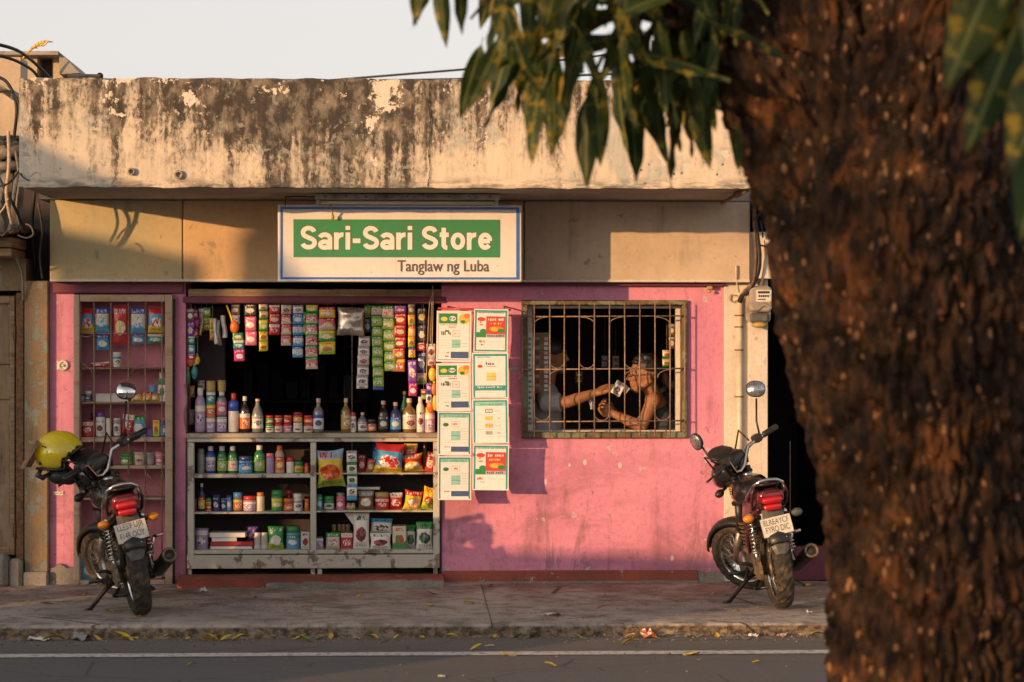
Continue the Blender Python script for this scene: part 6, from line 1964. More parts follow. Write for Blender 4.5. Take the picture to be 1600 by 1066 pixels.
def motorcycle(label, loc, heading, lean, steer, plate, left_mirror=True, sticker=True, wheel_mat='rubber', rim_mat='chrome', mirror_mat='dusty_mirror', body='black_paint', mirror_up=0.0, blue_panel=False):
    t = thing('motorcycle', label, 'motorcycle', loc, 'motorcycles parked in front of the store')
    t.rotation_euler = (-lean, 0, heading)
    def P(mb, name, mat, parent=None):
        return mb.build(name, mat, parent or t)
    rake = R(26)
    head = Vector((.735, 0, .66))
    axis = Vector((-math.sin(rake), 0, math.cos(rake)))
    ST = Matrix.Translation(head) @ Matrix.Rotation(steer, 4, axis) @ Matrix.Translation(-head)
    def SMB(m=None):
        q = MB(); q.xf = ST if m is None else ST @ m
        return q
    # wheels
    for nm, c, r, wd, xf in (('rear_wheel', (0, 0, RW), RW, .105, None), ('front_wheel', (WB, 0, FW), FW, .085, ST)):
        ty, rim, hub, sp = wheel_meshes(r, wd)
        M4 = Matrix.Translation(c) if xf is None else xf @ Matrix.Translation(c)
        for m in (ty, rim, hub, sp):
            m.v = [tuple(M4 @ Vector(q)) for q in m.v]
        w_ = P(rim, nm, rim_mat)
        ty.build('tyre', wheel_mat, w_); hub.build('hub', 'dirty_alloy', w_); sp.build('spoke_set', 'alloy', w_)
    # fork
    for s_ in (1, -1):
        q = SMB(); q.tube([(WB - .012, s_ * .078, FW - .005), (WB - .055, s_ * .078, FW + .10), (WB - .13, s_ * .078, .42)], [.022, .024, .024], 10)
        fk = P(q, 'fork_leg', 'alloy')
        q = SMB(); q.tube([(WB - .125, s_ * .078, .40), (.70, s_ * .078, .78)], .016, 10)
        q.build('stanchion', 'black_plastic', fk)
        q = SMB(); q.tube([(WB - .145, s_ * .078, .44), (WB - .22, s_ * .078, .60)], .026, 10)
        q.build('fork_cover', 'black_plastic', fk)
    q = SMB(); q.box(.69, .78, -.10, .10, .735, .76, .008); q.box(.72, .80, -.10, .10, .60, .63, .008)
    P(q, 'fork_yoke', 'dark_metal')
    # front mudguard
    q = SMB(); rings = []
    for k in range(13):
        a = R(20 + 125 * k / 12)
        rr_ = FW + .028
        c_ = Vector((WB + rr_ * math.cos(a), 0, FW + rr_ * math.sin(a)))
        n_ = Vector((math.cos(a), 0, math.sin(a)))
        tp = 1 - .25 * abs(k / 12 - .5) * 2
        rings.append([tuple(c_ + Vector((0, y, 0)) + n_ * h_) for y, h_ in ((-.06 * tp, -.035), (-.045 * tp, -.006), (0, .006), (.045 * tp, -.006), (.06 * tp, -.035), (.045 * tp, -.012), (0, 0), (-.045 * tp, -.012))])
    q.loft(rings); P(q, 'front_mudguard', 'black_plastic')
    # handlebar, grips, levers, clusters
    hb = []
    for y, x, z in ((-.34, .590, .905), (-.22, .615, .908), (-.11, .66, .895), (-.05, .70, .80), (0, .705, .785), (.05, .70, .80), (.11, .66, .895), (.22, .615, .908), (.34, .590, .905)):
        hb.append((x, y, z))
    q = SMB(); q.tube(hb, .0125, 10); bar = P(q, 'handlebar', 'chrome')
    for s_ in (1, -1):
        q = SMB(); q.tube([(.612, s_ * .225, .908), (.608, s_ * .23, .908), (.590, s_ * .345, .905), (.588, s_ * .352, .905)], [.015, .020, .019, .012], 10)
        q.build('grip', 'rubber' if False else 'black_plastic', bar)
        q = SMB(); q.box(.60, .66, s_ * .18 - .028, s_ * .18 + .028, .885, .935, .010); q.tube([(.64, s_ * .14, .90), (.70, s_ * .12, .87), (.70, s_ * .09, .80)], .009, 6)
        q.build('switch_box', 'black_plastic', bar)
        q = SMB(); q.tube([(.64, s_ * .195, .895), (.675, s_ * .23, .885), (.665, s_ * .30, .875), (.668, s_ * .345, .872)], [.009, .008, .006, .008], 6)
        q.build('lever', 'dark_metal', bar)
    q = SMB()
    q.tube([(.66, -.14, .92), (.76, -.20, .98), (.82, -.10, .82), (.80, 0, .70)], .006, 6)
    P(q, 'brake_hose', 'black_plastic')
    q = SMB()
    q.tube([(.66, .14, .92), (.77, .17, .97), (.82, .08, .84), (.80, 0, .70)], .006, 6)
    P(q, 'clutch_cable', 'black_plastic')
    # mirrors
    for s_ in ((-1, 1) if left_mirror else (-1,)):
        ml = 1.11 + mirror_up if s_ < 0 else 1.045
        base = Vector((.635, s_ * .225, .925))
        q = SMB()
        elbow = base + (Vector((.01, -.035, .07)) if s_ < 0 else Vector((.01, .03, .04)))
        top = Vector((.645, s_ * .165 + (.065 if s_ < 0 else .09), ml)) if s_ < 0 else Vector((.655, .255, ml))
        top = Vector((.645, -.345, ml)) if s_ < 0 else Vector((.655, .27, ml + .03))
        q.tube([base, elbow, top], .0062, 8)
        mir = P(q, 'mirror_stem', 'black_plastic')
        hc = top + (Vector((-.004, -.028, .055)) if s_ < 0 else Vector((.0, .030, .045)))
        yaw_ = R(4) - steer if s_ < 0 else R(108)
        q = SMB(Matrix.Translation(hc) @ Matrix.Rotation(-yaw_ if s_ > 0 else yaw_, 4, 'Z') @ Matrix.Rotation(R(20 if s_ < 0 else 4), 4, 'Y') @ Matrix.Rotation(R(28 if s_ < 0 else -22), 4, 'X'))
        def oval(a, x, k=1.0):
            return [(x, k * .060 * math.copysign(abs(math.cos(u)) ** .85, math.cos(u)), k * .052 * math.copysign(abs(math.sin(u)) ** .85, math.sin(u))) for u in [2 * math.pi * j / 22 for j in range(22)]]
        q.loft([oval(0, -.004, .98), oval(0, .006, 1.02), oval(0, .022, .8), oval(0, .030, .45)])
        q.build('mirror_shell', 'black_plastic', mir)
        q = SMB(Matrix.Translation(hc) @ Matrix.Rotation(-yaw_ if s_ > 0 else yaw_, 4, 'Z') @ Matrix.Rotation(R(20 if s_ < 0 else 4), 4, 'Y') @ Matrix.Rotation(R(28 if s_ < 0 else -22), 4, 'X'))
        q.loft([oval(0, -.0042, .93), oval(0, -.0065, .92)])
        q.build('mirror_glass', mirror_mat if s_ < 0 else 'dusty_mirror', mir)
    # headlamp cowl with screen and gauge
    q = SMB()
    rings = []
    for x, w_, h_, z in ((.72, .085, .05, .80), (.745, .105, .080, .805), (.80, .108, .095, .80), (.85, .095, .085, .79), (.90, .06, .055, .775)):
        rings.append(superring(0, z, w_, h_, x, 18))
    q.loft(rings); cowl = P(q, 'headlamp_cowl', body)
    q = SMB(); rings = []
    for x, w_, z, th in ((.73, .085, .872, .012), (.78, .100, .915, .010), (.825, .082, .945, .008), (.85, .04, .955, .006)):
        rings.append(superring(0, z, w_, th, x, 16))
    q.loft(rings); q.build('fly_screen', 'black_plastic', cowl)
    q = SMB(Matrix.Translation((.70, 0, .862)) @ Matrix.Rotation(R(-38), 4, 'Y'))
    q.loft([superring(0, 0, .082, .045, -.012, 18), superring(0, 0, .088, .050, .01, 18), superring(0, 0, .07, .04, .05, 18)])
    gz = q.build('gauge_pod', 'black_plastic', cowl)
    q = SMB(Matrix.Translation((.70, 0, .862)) @ Matrix.Rotation(R(-38), 4, 'Y'))
    q.loft([superring(0, 0, .074, .038, -.0125, 18), superring(0, 0, .072, .036, -.0150, 18)])
    q.build('gauge_lens', 'grey_plastic', cowl)
    q = SMB(); q.lathe([(.0, .91), (.05, .905), (.065, .89), (.065, .87)], (0, 0, .77), 16, 'x'); q.build('headlamp_lens', 'chrome', cowl)
    for s_, xx, yy, zz, mt, st in ((1, .80, .155, .72, 'amber_lens' if False else 'black_plastic', True), (-1, .80, -.155, .72, 'black_plastic', True), (1, -.045, .135, .555, 'amber_lens', False), (-1, -.05, -.150, .555, 'amber_lens' if blue_panel else 'grey_plastic', False)):
        q = SMB() if st else MB()
        q.tube([(xx + .01, yy * .45, zz), (xx, yy * .8, zz)], .010, 8)
        sg_ = P(q, 'signal_arm', 'black_plastic')
        q = SMB() if st else MB()
        q.ball((xx - .005, yy, zz), (.026, .036, .025), 12, 8)
        q.build('turn_signal', mt, sg_)
    # tank
    q = MB(); rings = []
    for x, w_, h_, z in ((.36, .055, .035, .655), (.41, .085, .065, .665), (.48, .115, .090, .670), (.56, .125, .095, .675), (.63, .115, .085, .68), (.69, .075, .060, .69), (.715, .03, .03, .69)):
        rings.append(superring(0, z, w_, h_, x, 20, 2.4))
    q.loft(rings); tank_ = P(q, 'fuel_tank', body)
    q = MB(); q.lathe([(.032, .758), (.032, .772), (.024, .777), (0, .777)], (.56, 0, 0), 16); q.build('filler_cap', 'chrome', tank_)
    if sticker:
        q = MB(); q.loft([[(x, w_ * .985 + .003, z + dz) for dz, w_ in ((-.02, .118), (.0, .122), (.02, .122), (.035, .117))] for x, z in ((.50, .665), (.53, .668), (.56, .672))], True, False, False)
        q.build('tank_sticker', 'sticker_yellow', tank_)
        q = MB()
        for dz in (-.008, .008, .022):
            q.box(.512, .548, .1222, .1262, .668 + dz, .674 + dz)
        q.build('sticker_print', 'ink', tank_)
    # seat
    q = MB(); rings = []
    for x, w_, h_, z in ((-.03, .045, .016, .695), (.0, .075, .030, .69), (.10, .085, .036, .675), (.20, .088, .038, .662), (.30, .080, .036, .658), (.38, .058, .030, .665), (.42, .03, .018, .67)):
        rings.append(superring(0, z, w_, h_, x, 18, 2.8))
    q.loft(rings); P(q, 'seat', 'seat_vinyl')
    # side panels and tail
    for s_ in (1, -1):
        q = MB(); rings = []
        for x, z0_, z1_, y in ((-.06, .585, .665, .055), (.02, .56, .665, .075), (.12, .50, .65, .088), (.24, .44, .64, .098), (.34, .42, .63, .095), (.40, .46, .62, .08)):
            rings.append([(x, s_ * y, z0_), (x, s_ * (y + .012), (z0_ + z1_) / 2), (x, s_ * (y - .004), z1_), (x, s_ * (y - .016), z1_), (x, s_ * (y - .014), z0_)])
        q.loft(rings); P(q, 'side_panel', ('maroon_gloss' if s_ > 0 else 'c_navy' if blue_panel else 'maroon_gloss') if sticker or blue_panel else body)
        # frame tube along the tail
        q = MB(); q.tube([(-.06, s_ * .07, .60), (.10, s_ * .092, .555), (.28, s_ * .10, .42), (.32, s_ * .09, .30)], .012, 8)
        P(q, 'frame_tube', 'maroon_gloss' if sticker else 'dark_metal')
    q = MB(); q.tube([(.70, 0, .62), (.66, 0, .45), (.60, 0, .28), (.45, 0, .17), (.28, 0, .19)], .018, 8)
    P(q, 'down_tube', 'dark_metal')
    # grab rail: a chromed arch round the tail
    pts = [(.16, .098, .645), (.06, .105, .672), (-.04, .098, .715), (-.085, .085, .745), (-.10, .05, .765), (-.105, 0, .770), (-.10, -.05, .765), (-.085, -.085, .745), (-.04, -.098, .715), (.06, -.105, .672), (.16, -.098, .645)]
    q = MB(); q.tube(pts, .0105, 10); rail_ = P(q, 'grab_rail', 'chrome')
    for s_ in (1, -1):
        q = MB(); q.tube([(-.085, s_ * .085, .745), (-.075, s_ * .105, .68), (-.02, s_ * .10, .62), (.02, s_ * .095, .60)], .009, 8)
        q.build('rail_strut', 'maroon_gloss' if sticker else 'black_plastic', rail_)
    q = MB(); q.loft([superring(0, .745, .075, .008, -.095, 14), superring(0, .735, .085, .010, -.02, 14), superring(0, .705, .07, .010, .05, 14)]); q.build('rail_plate', 'black_plastic', rail_)
    # tail lamp
    q = MB(); rings = []
    for x, w_, h_, z in ((-.145, .055, .018, .680), (-.14, .068, .030, .677), (-.115, .078, .040, .672), (-.06, .075, .045, .665), (.0, .06, .04, .66)):
        rings.append(superring(0, z, w_, h_, x, 18, 3.5))
    q.loft(rings); tl = P(q, 'tail_lamp', 'dark_red_lens')
    q = MB(); q.loft([superring(0, .652, w_, h_, x, 16, 3.5) for x, w_, h_ in ((-.158, .050, .012), (-.150, .060, .020), (-.11, .062, .022))]); q.build('lens', 'red_lens', tl)
    q = MB(); q.loft([superring(0, .612, w_, h_, x, 16, 4) for x, w_, h_ in ((-.150, .046, .012), (-.145, .052, .018), (-.09, .052, .020))]); q.build('lens', 'red_lens', tl)
    q = MB(); q.loft([superring(0, .70, w_, h_, x, 16, 4) for x, w_, h_ in ((-.148, .050, .004), (-.14, .06, .007), (-.05, .066, .008))]); q.build('lamp_hood', 'maroon_gloss', tl)
    # rear mudguard and flap
    q = MB(); rings = []
    for k in range(11):
        a = R(50 + 95 * k / 10)
        rr_ = RW + .045
        c_ = Vector((rr_ * math.cos(a), 0, RW + rr_ * math.sin(a)))
        n_ = Vector((math.cos(a), 0, math.sin(a)))
        rings.append([tuple(c_ + Vector((0, y, 0)) + n_ * h_) for y, h_ in ((-.066, -.04), (-.055, .0), (0, .012), (.055, .0), (.066, -.04), (.05, -.006), (0, .005), (-.05, -.006))])
    q.loft(rings); P(q, 'rear_mudguard', 'black_plastic')
    q = MB(); rings = []
    for z, x, w_ in ((.595, -.09, .062), (.55, -.125, .066), (.48, -.165, .070), (.42, -.195, .066), (.375, -.212, .048), (.345, -.220, .034)):
        rings.append([(x, -w_, z), (x - .012, -w_ * .5, z), (x - .014, w_ * .5, z), (x, w_, z), (x + .008, w_ * .9, z), (x + .004, -w_ * .9, z)])
    q.loft(rings, False); P(q, 'mud_flap', 'grey_plastic')
    # number plate
    pm = Matrix.Translation((-.185, 0, .505)) @ Matrix.Rotation(R(14), 4, 'Y') @ Matrix.Rotation(R(-5), 4, 'X')
    q = MB(); q.xf = pm; q.box(-.002, .002, -.090, .090, -.055, .055, .002)
    pl = P(q, 'number_plate', 'plate_white')
    q = MB(); q.xf = pm
    q.tube([(-.003, -.088, -.053), (-.003, .088, -.053), (-.003, .088, .053), (-.003, -.088, .053), (-.003, -.088, -.053)], .0022, 4)
    q.build('rim', 'plate_white', pl)
    for k, (tx, zz, sz) in enumerate(((plate[0], .028, .150), (plate[1], -.018, .140))):
        me = text_mesh(tx, .05, 'sign_grey', .0003, .0, sz)
        for v in me.vertices:
            v.co = pm @ Vector((-.0032 + v.co.y * 1.0, -v.co.x, v.co.z * (1.0 if k else .95) + zz))
        inst('plate_lettering', me, pl)
    q = MB(); q.xf = pm
    for yy, zz in ((-.035, -.075), (.03, -.08)):
        q.ball((-.012, yy, zz), .006, 8, 5)
    q.build('bolt_pair', 'chrome', pl)
    # shock absorbers
    for s_ in (1, -1):
        a, b = Vector((.02, s_ * .105, .27)), Vector((.075, s_ * .10, .56))
        q = MB(); q.tube([a, a + (b - a) * .42], .015, 10); q.tube([a + (b - a) * .4, b], .008, 8); q.ball(tuple(b), .02, 10, 6)
        sh_ = P(q, 'shock_absorber', 'chrome')
        q = MB(); spring(q, a + (b - a) * .28, a + (b - a) * .90, .024, 8.5, .0042); q.build('spring', 'chrome' if s_ > 0 or sticker else 'dark_metal', sh_)
        q = MB(); q.tube([a + (b - a) * .22, a + (b - a) * .28], .028, 12); q.build('spring_seat', 'alloy', sh_)
        q = MB(); q.tube([a + (b - a) * .88, a + (b - a) * .97], .030, 12); q.build('spring_cap', 'black_plastic', sh_)
        q = MB(); q.tube([(0, s_ * .085, RW), (.18, s_ * .088, .255), (.34, s_ * .07, .27)], .016, 8, sq=(1, 1.3)); P(q, 'swingarm', 'dark_metal' if s_ < 0 else 'dirty_alloy')
    # chain case on the left
    q = MB(); q.loft([[(x, .098, z - h_), (x, .115, z - h_ * .9), (x, .115, z + h_ * .9), (x, .098, z + h_)] for x, z, h_ in ((-.075, RW, .02), (-.05, RW, .055), (.0, RW + .005, .07), (.10, RW + .02, .062), (.28, .265, .055), (.36, .265, .03))], False)
    P(q, 'chain_case', 'dirty_alloy')
    # engine
    q = MB(); q.loft([superring(0, z, w_, h_, x, 18, 3.2) for x, z, w_, h_ in ((.30, .25, .07, .06), (.34, .25, .105, .085), (.46, .245, .115, .095), (.56, .25, .105, .085), (.60, .255, .06, .05))])
    en = P(q, 'engine', 'alloy')
    for k in range(7):
        q = MB(); e = .52 + .016 * k; zz = .33 + .022 * k
        q.box(e - .055, e + .055, -.082, .082, zz, zz + .007, .002); q.build('cooling_fin', 'dirty_alloy', en)
    q = MB(); q.tube([(.51, 0, .31), (.62, 0, .49)], .055, 12); q.build('cylinder', 'dark_metal', en)
    for s_ in (1, -1):
        q = MB(); q.lathe([(.075, .0), (.075, s_ * .02), (.055, s_ * .032), (0, s_ * .034)], (.44, s_ * .108, .245), 18, 'y'); q.build('engine_cover', 'alloy' if s_ > 0 else 'dark_metal', en)
    q = MB(); q.box(.36, .46, -.05, .05, .35, .46, .01); q.tube([(.46, .02, .42), (.52, .03, .44)], .03, 10); q.build('carburettor', 'dirty_alloy', en)
    # exhaust on the right
    q = MB(); q.tube([(.66, -.03, .40), (.74, -.06, .34), (.74, -.09, .22), (.62, -.12, .15), (.42, -.14, .16), (.30, -.16, .19)], .017, 10)
    ex = P(q, 'exhaust_pipe', 'dark_metal')
    q = MB(); q.tube([(.34, -.160, .185), (.28, -.166, .20), (.22, -.172, .225), (-.06, -.198, .315), (-.085, -.20, .323)], [.018, .032, .041, .045, .041], 18)
    q.build('silencer', 'dark_metal', ex)
    q = MB(); d_ = Vector((-.28, -.026, .09)).normalized(); c_ = Vector((-.078, -.1995, .3205))
    q.xf = Matrix.Translation(c_) @ d_.to_track_quat('Z', 'Y').to_matrix().to_4x4()
    q.lathe([(.042, 0), (.045, .006), (.043, .014), (.031, .016), (.028, .008), (.026, -.03), (0, -.03)], n=22)
    q.build('silencer_end', 'dirty_alloy', ex)
    q = MB(); q.lathe([(.026, -.006), (.026, .010), (.022, .012), (.020, -.02), (0, -.02)], n=16); q.v = [tuple(Matrix.Translation(c_) @ d_.to_track_quat('Z', 'Y').to_matrix().to_4x4() @ Vector(v)) for v in q.v]
    q.build('outlet', 'black_plastic', ex)
    q = MB(); rings = []
    for f_ in (.25, .5, .8):
        c2 = Vector((.22, -.172, .225)).lerp(Vector((-.06, -.198, .315)), f_)
        rings.append([(c2.x, c2.y - .047 * math.cos(a), c2.z + .047 * math.sin(a)) for a in [R(-20 + 20 * k) for k in range(7)]])
    q.loft(rings, True, False, False); q.build('heat_shield', 'chrome', ex)
    # pegs, pedals, stands
    for s_ in (1, -1):
        q = MB(); q.tube([(.36, s_ * .10, .20), (.36, s_ * .15, .20), (.36, s_ * .23, .205)], [.010, .012, .013], 8); P(q, 'foot_peg', 'black_plastic')
        q = MB(); q.tube([(.16, s_ * .09, .24), (.15, s_ * .14, .27), (.14, s_ * .20, .285)], [.010, .011, .011], 8); P(q, 'passenger_peg', 'dark_metal')
        q = MB(); q.tube([(.08, s_ * .10, .27), (.20, s_ * .125, .20), (.38, s_ * .12, .19)], .009, 8); P(q, 'peg_bracket', 'dark_metal')
    q = MB(); q.tube([(.36, .115, .19), (.46, .14, .17), (.52, .15, .19)], .008, 6); q.tube([(.30, .13, .21), (.22, .15, .17)], .008, 6); q.ball((.53, .16, .19), .013, 8, 6); P(q, 'gear_lever', 'dark_metal')
    tip = Vector((.34, .262, .262 * math.tan(lean) * .98))
    q = MB(); q.tube([(.36, .075, .185), (.35, .13, .155), tip + Vector((0, -.01, .006))], [.016, .013, .011], 8)
    q.tube([tip + Vector((.0, -.012, .006)), tip + Vector((.01, .030, -.001))], [.012, .010], 6)
    P(q, 'side_stand', 'dark_metal')
    q = MB(); q.tube([(.24, .07, .16), (.14, .12, .12), (.10, .13, .13)], .009, 6); q.tube([(.24, -.07, .16), (.14, -.11, .12), (.14, .12, .12)], .010, 6); P(q, 'centre_stand', 'dark_metal')
    q = MB(); q.tube([(.42, -.12, .26), (.40, -.16, .30), (.34, -.18, .40)], .009, 6); q.tube([(.34, -.18, .40), (.34, -.235, .405)], .010, 6); P(q, 'kick_starter', 'chrome')
    return t

def ground(px, py, z=0.0):
    d = FWD * FPX + RGT * (px - 800) + Vector((0, 0, 533 - py))
    return Vector((CX, CY, EYE)) + d * ((z - EYE) / d.z)

g1 = ground(1223, 951)
bike1 = motorcycle('black motorcycle with yellow tank sticker parked by the white pillar', g1, R(92.5), R(8), R(44), ('BLREAYCF', 'FYRQ DIC'))
g0 = ground(222, 962)
bike0 = motorcycle('black motorcycle with one bright mirror parked at the barred cabinet', g0, R(104), R(9.5), R(36), ('LLES9 UJR', 'F14R OOY'), left_mirror=False, sticker=False, mirror_mat='mirror_glass', blue_panel=True)

# yellow helmet hanging on the left handlebar
hm = thing('helmet', 'yellow open face helmet with smoked visor hanging on the handlebar', 'helmet', at(93, 708, -1.15))
Rh = .140
def dome(rad, keep, n=28, m=18):
    """shell kept where keep(direction) holds; x right, y away, z up"""
    vs, fs, idx = [], [], {}
    for i in range(m + 1):
        th = math.pi * i / m
        for k in range(n):
            a = 2 * math.pi * k / n
            vs.append((rad * 1.06 * math.sin(th) * math.cos(a), rad * 1.0 * math.sin(th) * math.sin(a), rad * .98 * math.cos(th)))
    for i in range(m):
        for k in range(n):
            f = (i * n + k, (i + 1) * n + k, (i + 1) * n + (k + 1) % n, i * n + (k + 1) % n)
            c_ = sum((Vector(vs[j]) for j in f), Vector()) / 4
            if keep(c_ / rad): fs.append(f)
    return vs, fs
def keep_shell(v):
    if v.z < -.62: return False
    return not (v.x > .18 and v.z < .35 + (v.x - .9) * .9)
vs, fs = dome(Rh, keep_shell)
m = MB(); m.smooth = True; m.add(vs, fs)
o = m.build('shell', 'helmet_yellow', hm)
so_ = o.modifiers.new('thick', 'SOLIDIFY'); so_.thickness = .012; so_.offset = -1
sb = o.modifiers.new('smooth', 'SUBSURF'); sb.levels = 1; sb.render_levels = 2
vs, fs = dome(Rh - .014, lambda v: v.z > -.75 and not (v.x > .30 and v.z < .22 + (v.x - .9) * .9))
m = MB(); m.smooth = True; m.add(vs, fs)
o = m.build('lining', 'seat_vinyl', hm)
so_ = o.modifiers.new('thick', 'SOLIDIFY'); so_.thickness = .02; so_.offset = -1
# black edge trim along the face opening
m = MB()
pts = []
for k in range(15):
    t_ = k / 14
    pts.append((.148 - .10 * t_ - .035 * math.sin(math.pi * t_), -.10 * (1 - .2 * t_) * math.sin(math.pi * (.15 + .35 * t_)) - .03, .045 - .135 * t_))
m.tube(pts, .009, 8)
m.tube([(-.13, -.03, -.09), (-.08, -.10, -.092), (0, -.125, -.092), (.05, -.11, -.09)], .009, 8)
m.build('trim', 'black_plastic', hm)
m = MB(); m.ball((.015, -.01, -.135), (.085, .07, .055), 14, 10); m.ball((.06, -.03, -.15), (.05, .05, .04), 12, 8)
m.build('cheek_pad', 'seat_vinyl', hm)
m = MB(); m.tube([(-.10, -.05, -.09), (-.12, -.06, -.13), (-.09, -.06, -.145), (-.05, -.05, -.12)], [.012, .02, .018, .01], 8)
m.tube([(.05, -.06, -.12), (.10, -.06, -.16), (.13, -.05, -.20)], .007, 6)
m.build('chin_strap', 'black_plastic', hm)
m = MB(); rings = []
for k in range(9):
    a = R(-60 + 120 * k / 8)
    y_ = .15 * math.sin(a)
    c_ = math.cos(a)
    rings.append([(-.06 - .075 * c_, y_, .075), (-.10 - .085 * c_, y_, .0), (-.145 - .09 * c_, y_, -.09), (-.142 - .09 * c_, y_, -.09), (-.097 - .085 * c_, y_, .0), (-.057 - .075 * c_, y_, .075)])
m.loft(rings, True); m.build('visor', 'visor_plastic', hm)
for x_, z_ in ((.075, .002), (-.10, -.055)):
    m = MB(); m.lathe([(.011, 0), (.011, -.006), (.004, -.008)], (x_, -math.sqrt(max(0, Rh ** 2 - (x_ / 1.06) ** 2 - z_ ** 2)) + .004, z_), 12, 'y'); m.build('stud', 'black_plastic', hm)
m = MB()
m.tube([(-.085, -.118, .045), (-.07, -.124, .042), (-.06, -.126, .034)], .003, 5); m.build('vent', 'black_plastic', hm)

# ------------------------------------------------------------------ people at the window
def melt(m, voxel, mat, name, parent=None, smooth=6):
    """fuse overlapping tubes and balls into one continuous skin"""
    o = m.build('tmp_body', mat)
    rm = o.modifiers.new('r', 'REMESH'); rm.mode = 'VOXEL'; rm.voxel_size = voxel; rm.use_smooth_shade = True
    sm = o.modifiers.new('s', 'SMOOTH'); sm.factor = .5; sm.iterations = smooth
    dg = bpy.context.evaluated_depsgraph_get()
    me = bpy.data.meshes.new_from_object(o.evaluated_get(dg))
    old = o.data
    bpy.data.objects.remove(o); bpy.data.meshes.remove(old)
    me.polygons.foreach_set('use_smooth', [True] * len(me.polygons))
    n = bpy.data.objects.new(name, me); col.objects.link(n)
    if parent: n.parent = parent
    return n
def q3(px, py, Y): return at(px, py, Y)
def limb(m, pts, rs, n=12):
    # rounded ends
    m.tube(pts, rs, n)
    m.ball(tuple(pts[0]), rs[0], 12, 8); m.ball(tuple(pts[-1]), rs[-1], 12, 8)
def hand(m, wrist, fwd, up, palm_n, curl, size=1.0, thumb=1):
    """palm and five bent fingers; fwd towards the fingertips, palm_n out of the palm, curl in degrees per joint"""
    fwd = Vector(fwd).normalized(); palm_n = Vector(palm_n).normalized(); side = fwd.cross(palm_n).normalized()
    w_ = Vector(wrist)
    for i in range(5):
        s_ = (-.032 + .016 * i) * size
        m.tube([w_ + side * s_ * .6, w_ + fwd * .045 * size + side * s_, w_ + fwd * .085 * size + side * s_ * 1.15], [.016 * size, .017 * size, .012 * size], 8)
    for i, L in enumerate((.070, .080, .074, .058)):
        s_ = (-.038 + .0255 * i) * size
        p = w_ + fwd * .085 * size + side * s_
        d = fwd.copy()
        pts, rs = [p - d * .01], [.0105 * size]
        for k, f in enumerate((.45, .32, .25)):
            d = (Matrix.Rotation(R(curl[min(k, len(curl) - 1)]), 3, side) @ d).normalized()
            p = p + d * L * f * size * 1.15
            pts.append(p); rs.append((.0098, .0090, .0080)[k] * size)
        m.tube(pts, rs, 8); m.ball(tuple(pts[-1]), rs[-1], 8, 6)
    b = w_ + fwd * .02 * size + side * (-.030 * thumb) * size
    k1 = b + (fwd * .7 + side * (-.7 * thumb) + palm_n * .3).normalized() * .040 * size
    k2 = k1 + (fwd * .9 + side * (-.1 * thumb) + palm_n * .55).normalized() * .034 * size
    k3 = k2 + (fwd * .9 + side * (.3 * thumb) + palm_n * .3).normalized() * .026 * size
    m.tube([b, k1, k2, k3], [.016 * size, .013 * size, .011 * size, .009 * size], 8); m.ball(tuple(k3), .009 * size, 8, 6)

# buyer on the right: head in profile towards the left, forearm on the sill
YB = .20
m = MB(); m.smooth = True
hc = q3(1006, 585, YB + .06)
m.ball(tuple(hc + Vector((.012, 0, .022))), (.098, .076, .092), 18, 14)
m.ball(tuple(hc + Vector((-.028, 0, -.035))), (.060, .058, .078), 16, 12)
m.tube([hc + Vector((-.052, 0, -.100)), hc + Vector((-.010, .05, -.075)), hc + Vector((.045, .062, -.035))], [.030, .024, .020], 8)
m.tube([hc + Vector((-.052, 0, -.100)), hc + Vector((-.010, -.05, -.075)), hc + Vector((.045, -.062, -.035))], [.030, .024, .020], 8)
m.ball(tuple(hc + Vector((-.066, 0, -.098))), (.022, .022, .018), 10, 8)      # chin
m.tube([hc + Vector((-.078, 0, .016)), hc + Vector((-.098, 0, -.014)), hc + Vector((-.106, 0, -.030)), hc + Vector((-.086, 0, -.038))], [.011, .015, .017, .013], 8)   # nose
m.ball(tuple(hc + Vector((-.092, .014, -.034))), .011, 8, 6); m.ball(tuple(hc + Vector((-.092, -.014, -.034))), .011, 8, 6)
m.tube([hc + Vector((-.070, -.046, .026)), hc + Vector((-.083, 0, .030)), hc + Vector((-.070, .046, .026))], .014, 8)    # brow
m.ball(tuple(hc + Vector((-.082, 0, -.058))), (.014, .026, .009), 10, 6); m.ball(tuple(hc + Vector((-.078, 0, -.075))), (.014, .024, .010), 10, 6)   # lips
for s_ in (1, -1):
    m.ball(tuple(hc + Vector((-.058, s_ * .040, -.022))), (.028, .022, .024), 10, 8)     # cheeks
    m.ball(tuple(hc + Vector((.022, s_ * .074, -.012))), (.020, .010, .032), 10, 8)      # ears
nb_ = q3(1024, 626, YB + .12)
limb(m, [hc + Vector((.025, 0, -.05)), hc + Vector((.045, .01, -.10)), nb_], [.056, .052, .060])
ch = q3(1038, 668, YB + .16); hp = q3(1042, 740, YB + .22)
m.tube([nb_ + Vector((0, 0, .01)), ch, hp], [.07, .135, .14], 16, sq=(1.05, .9))
sl = q3(1020, 626, YB + .0); el = q3(1003, 667, YB - .03); wr = q3(957, 646, YB + .04)
m.ball(tuple(sl), .055, 12, 8)
limb(m, [nb_, sl], [.05, .05]); limb(m, [sl, sl.lerp(el, .5), el], [.048, .043, .036]); limb(m, [el, el.lerp(wr, .35), wr], [.037, .039, .024])
hand(m, wr, (q3(934, 632, YB + .02) - wr), (0, 0, 1), (-.2, -.75, .6), (38, 55, 40), .95, 1)
s2_ = q3(1046, 628, YB + .34); e2_ = q3(1000, 668, YB + .34); w2_ = q3(968, 648, YB + .24)
limb(m, [nb_, s2_], [.05, .05]); limb(m, [s2_, e2_], [.048, .037]); limb(m, [e2_, w2_], [.037, .026])
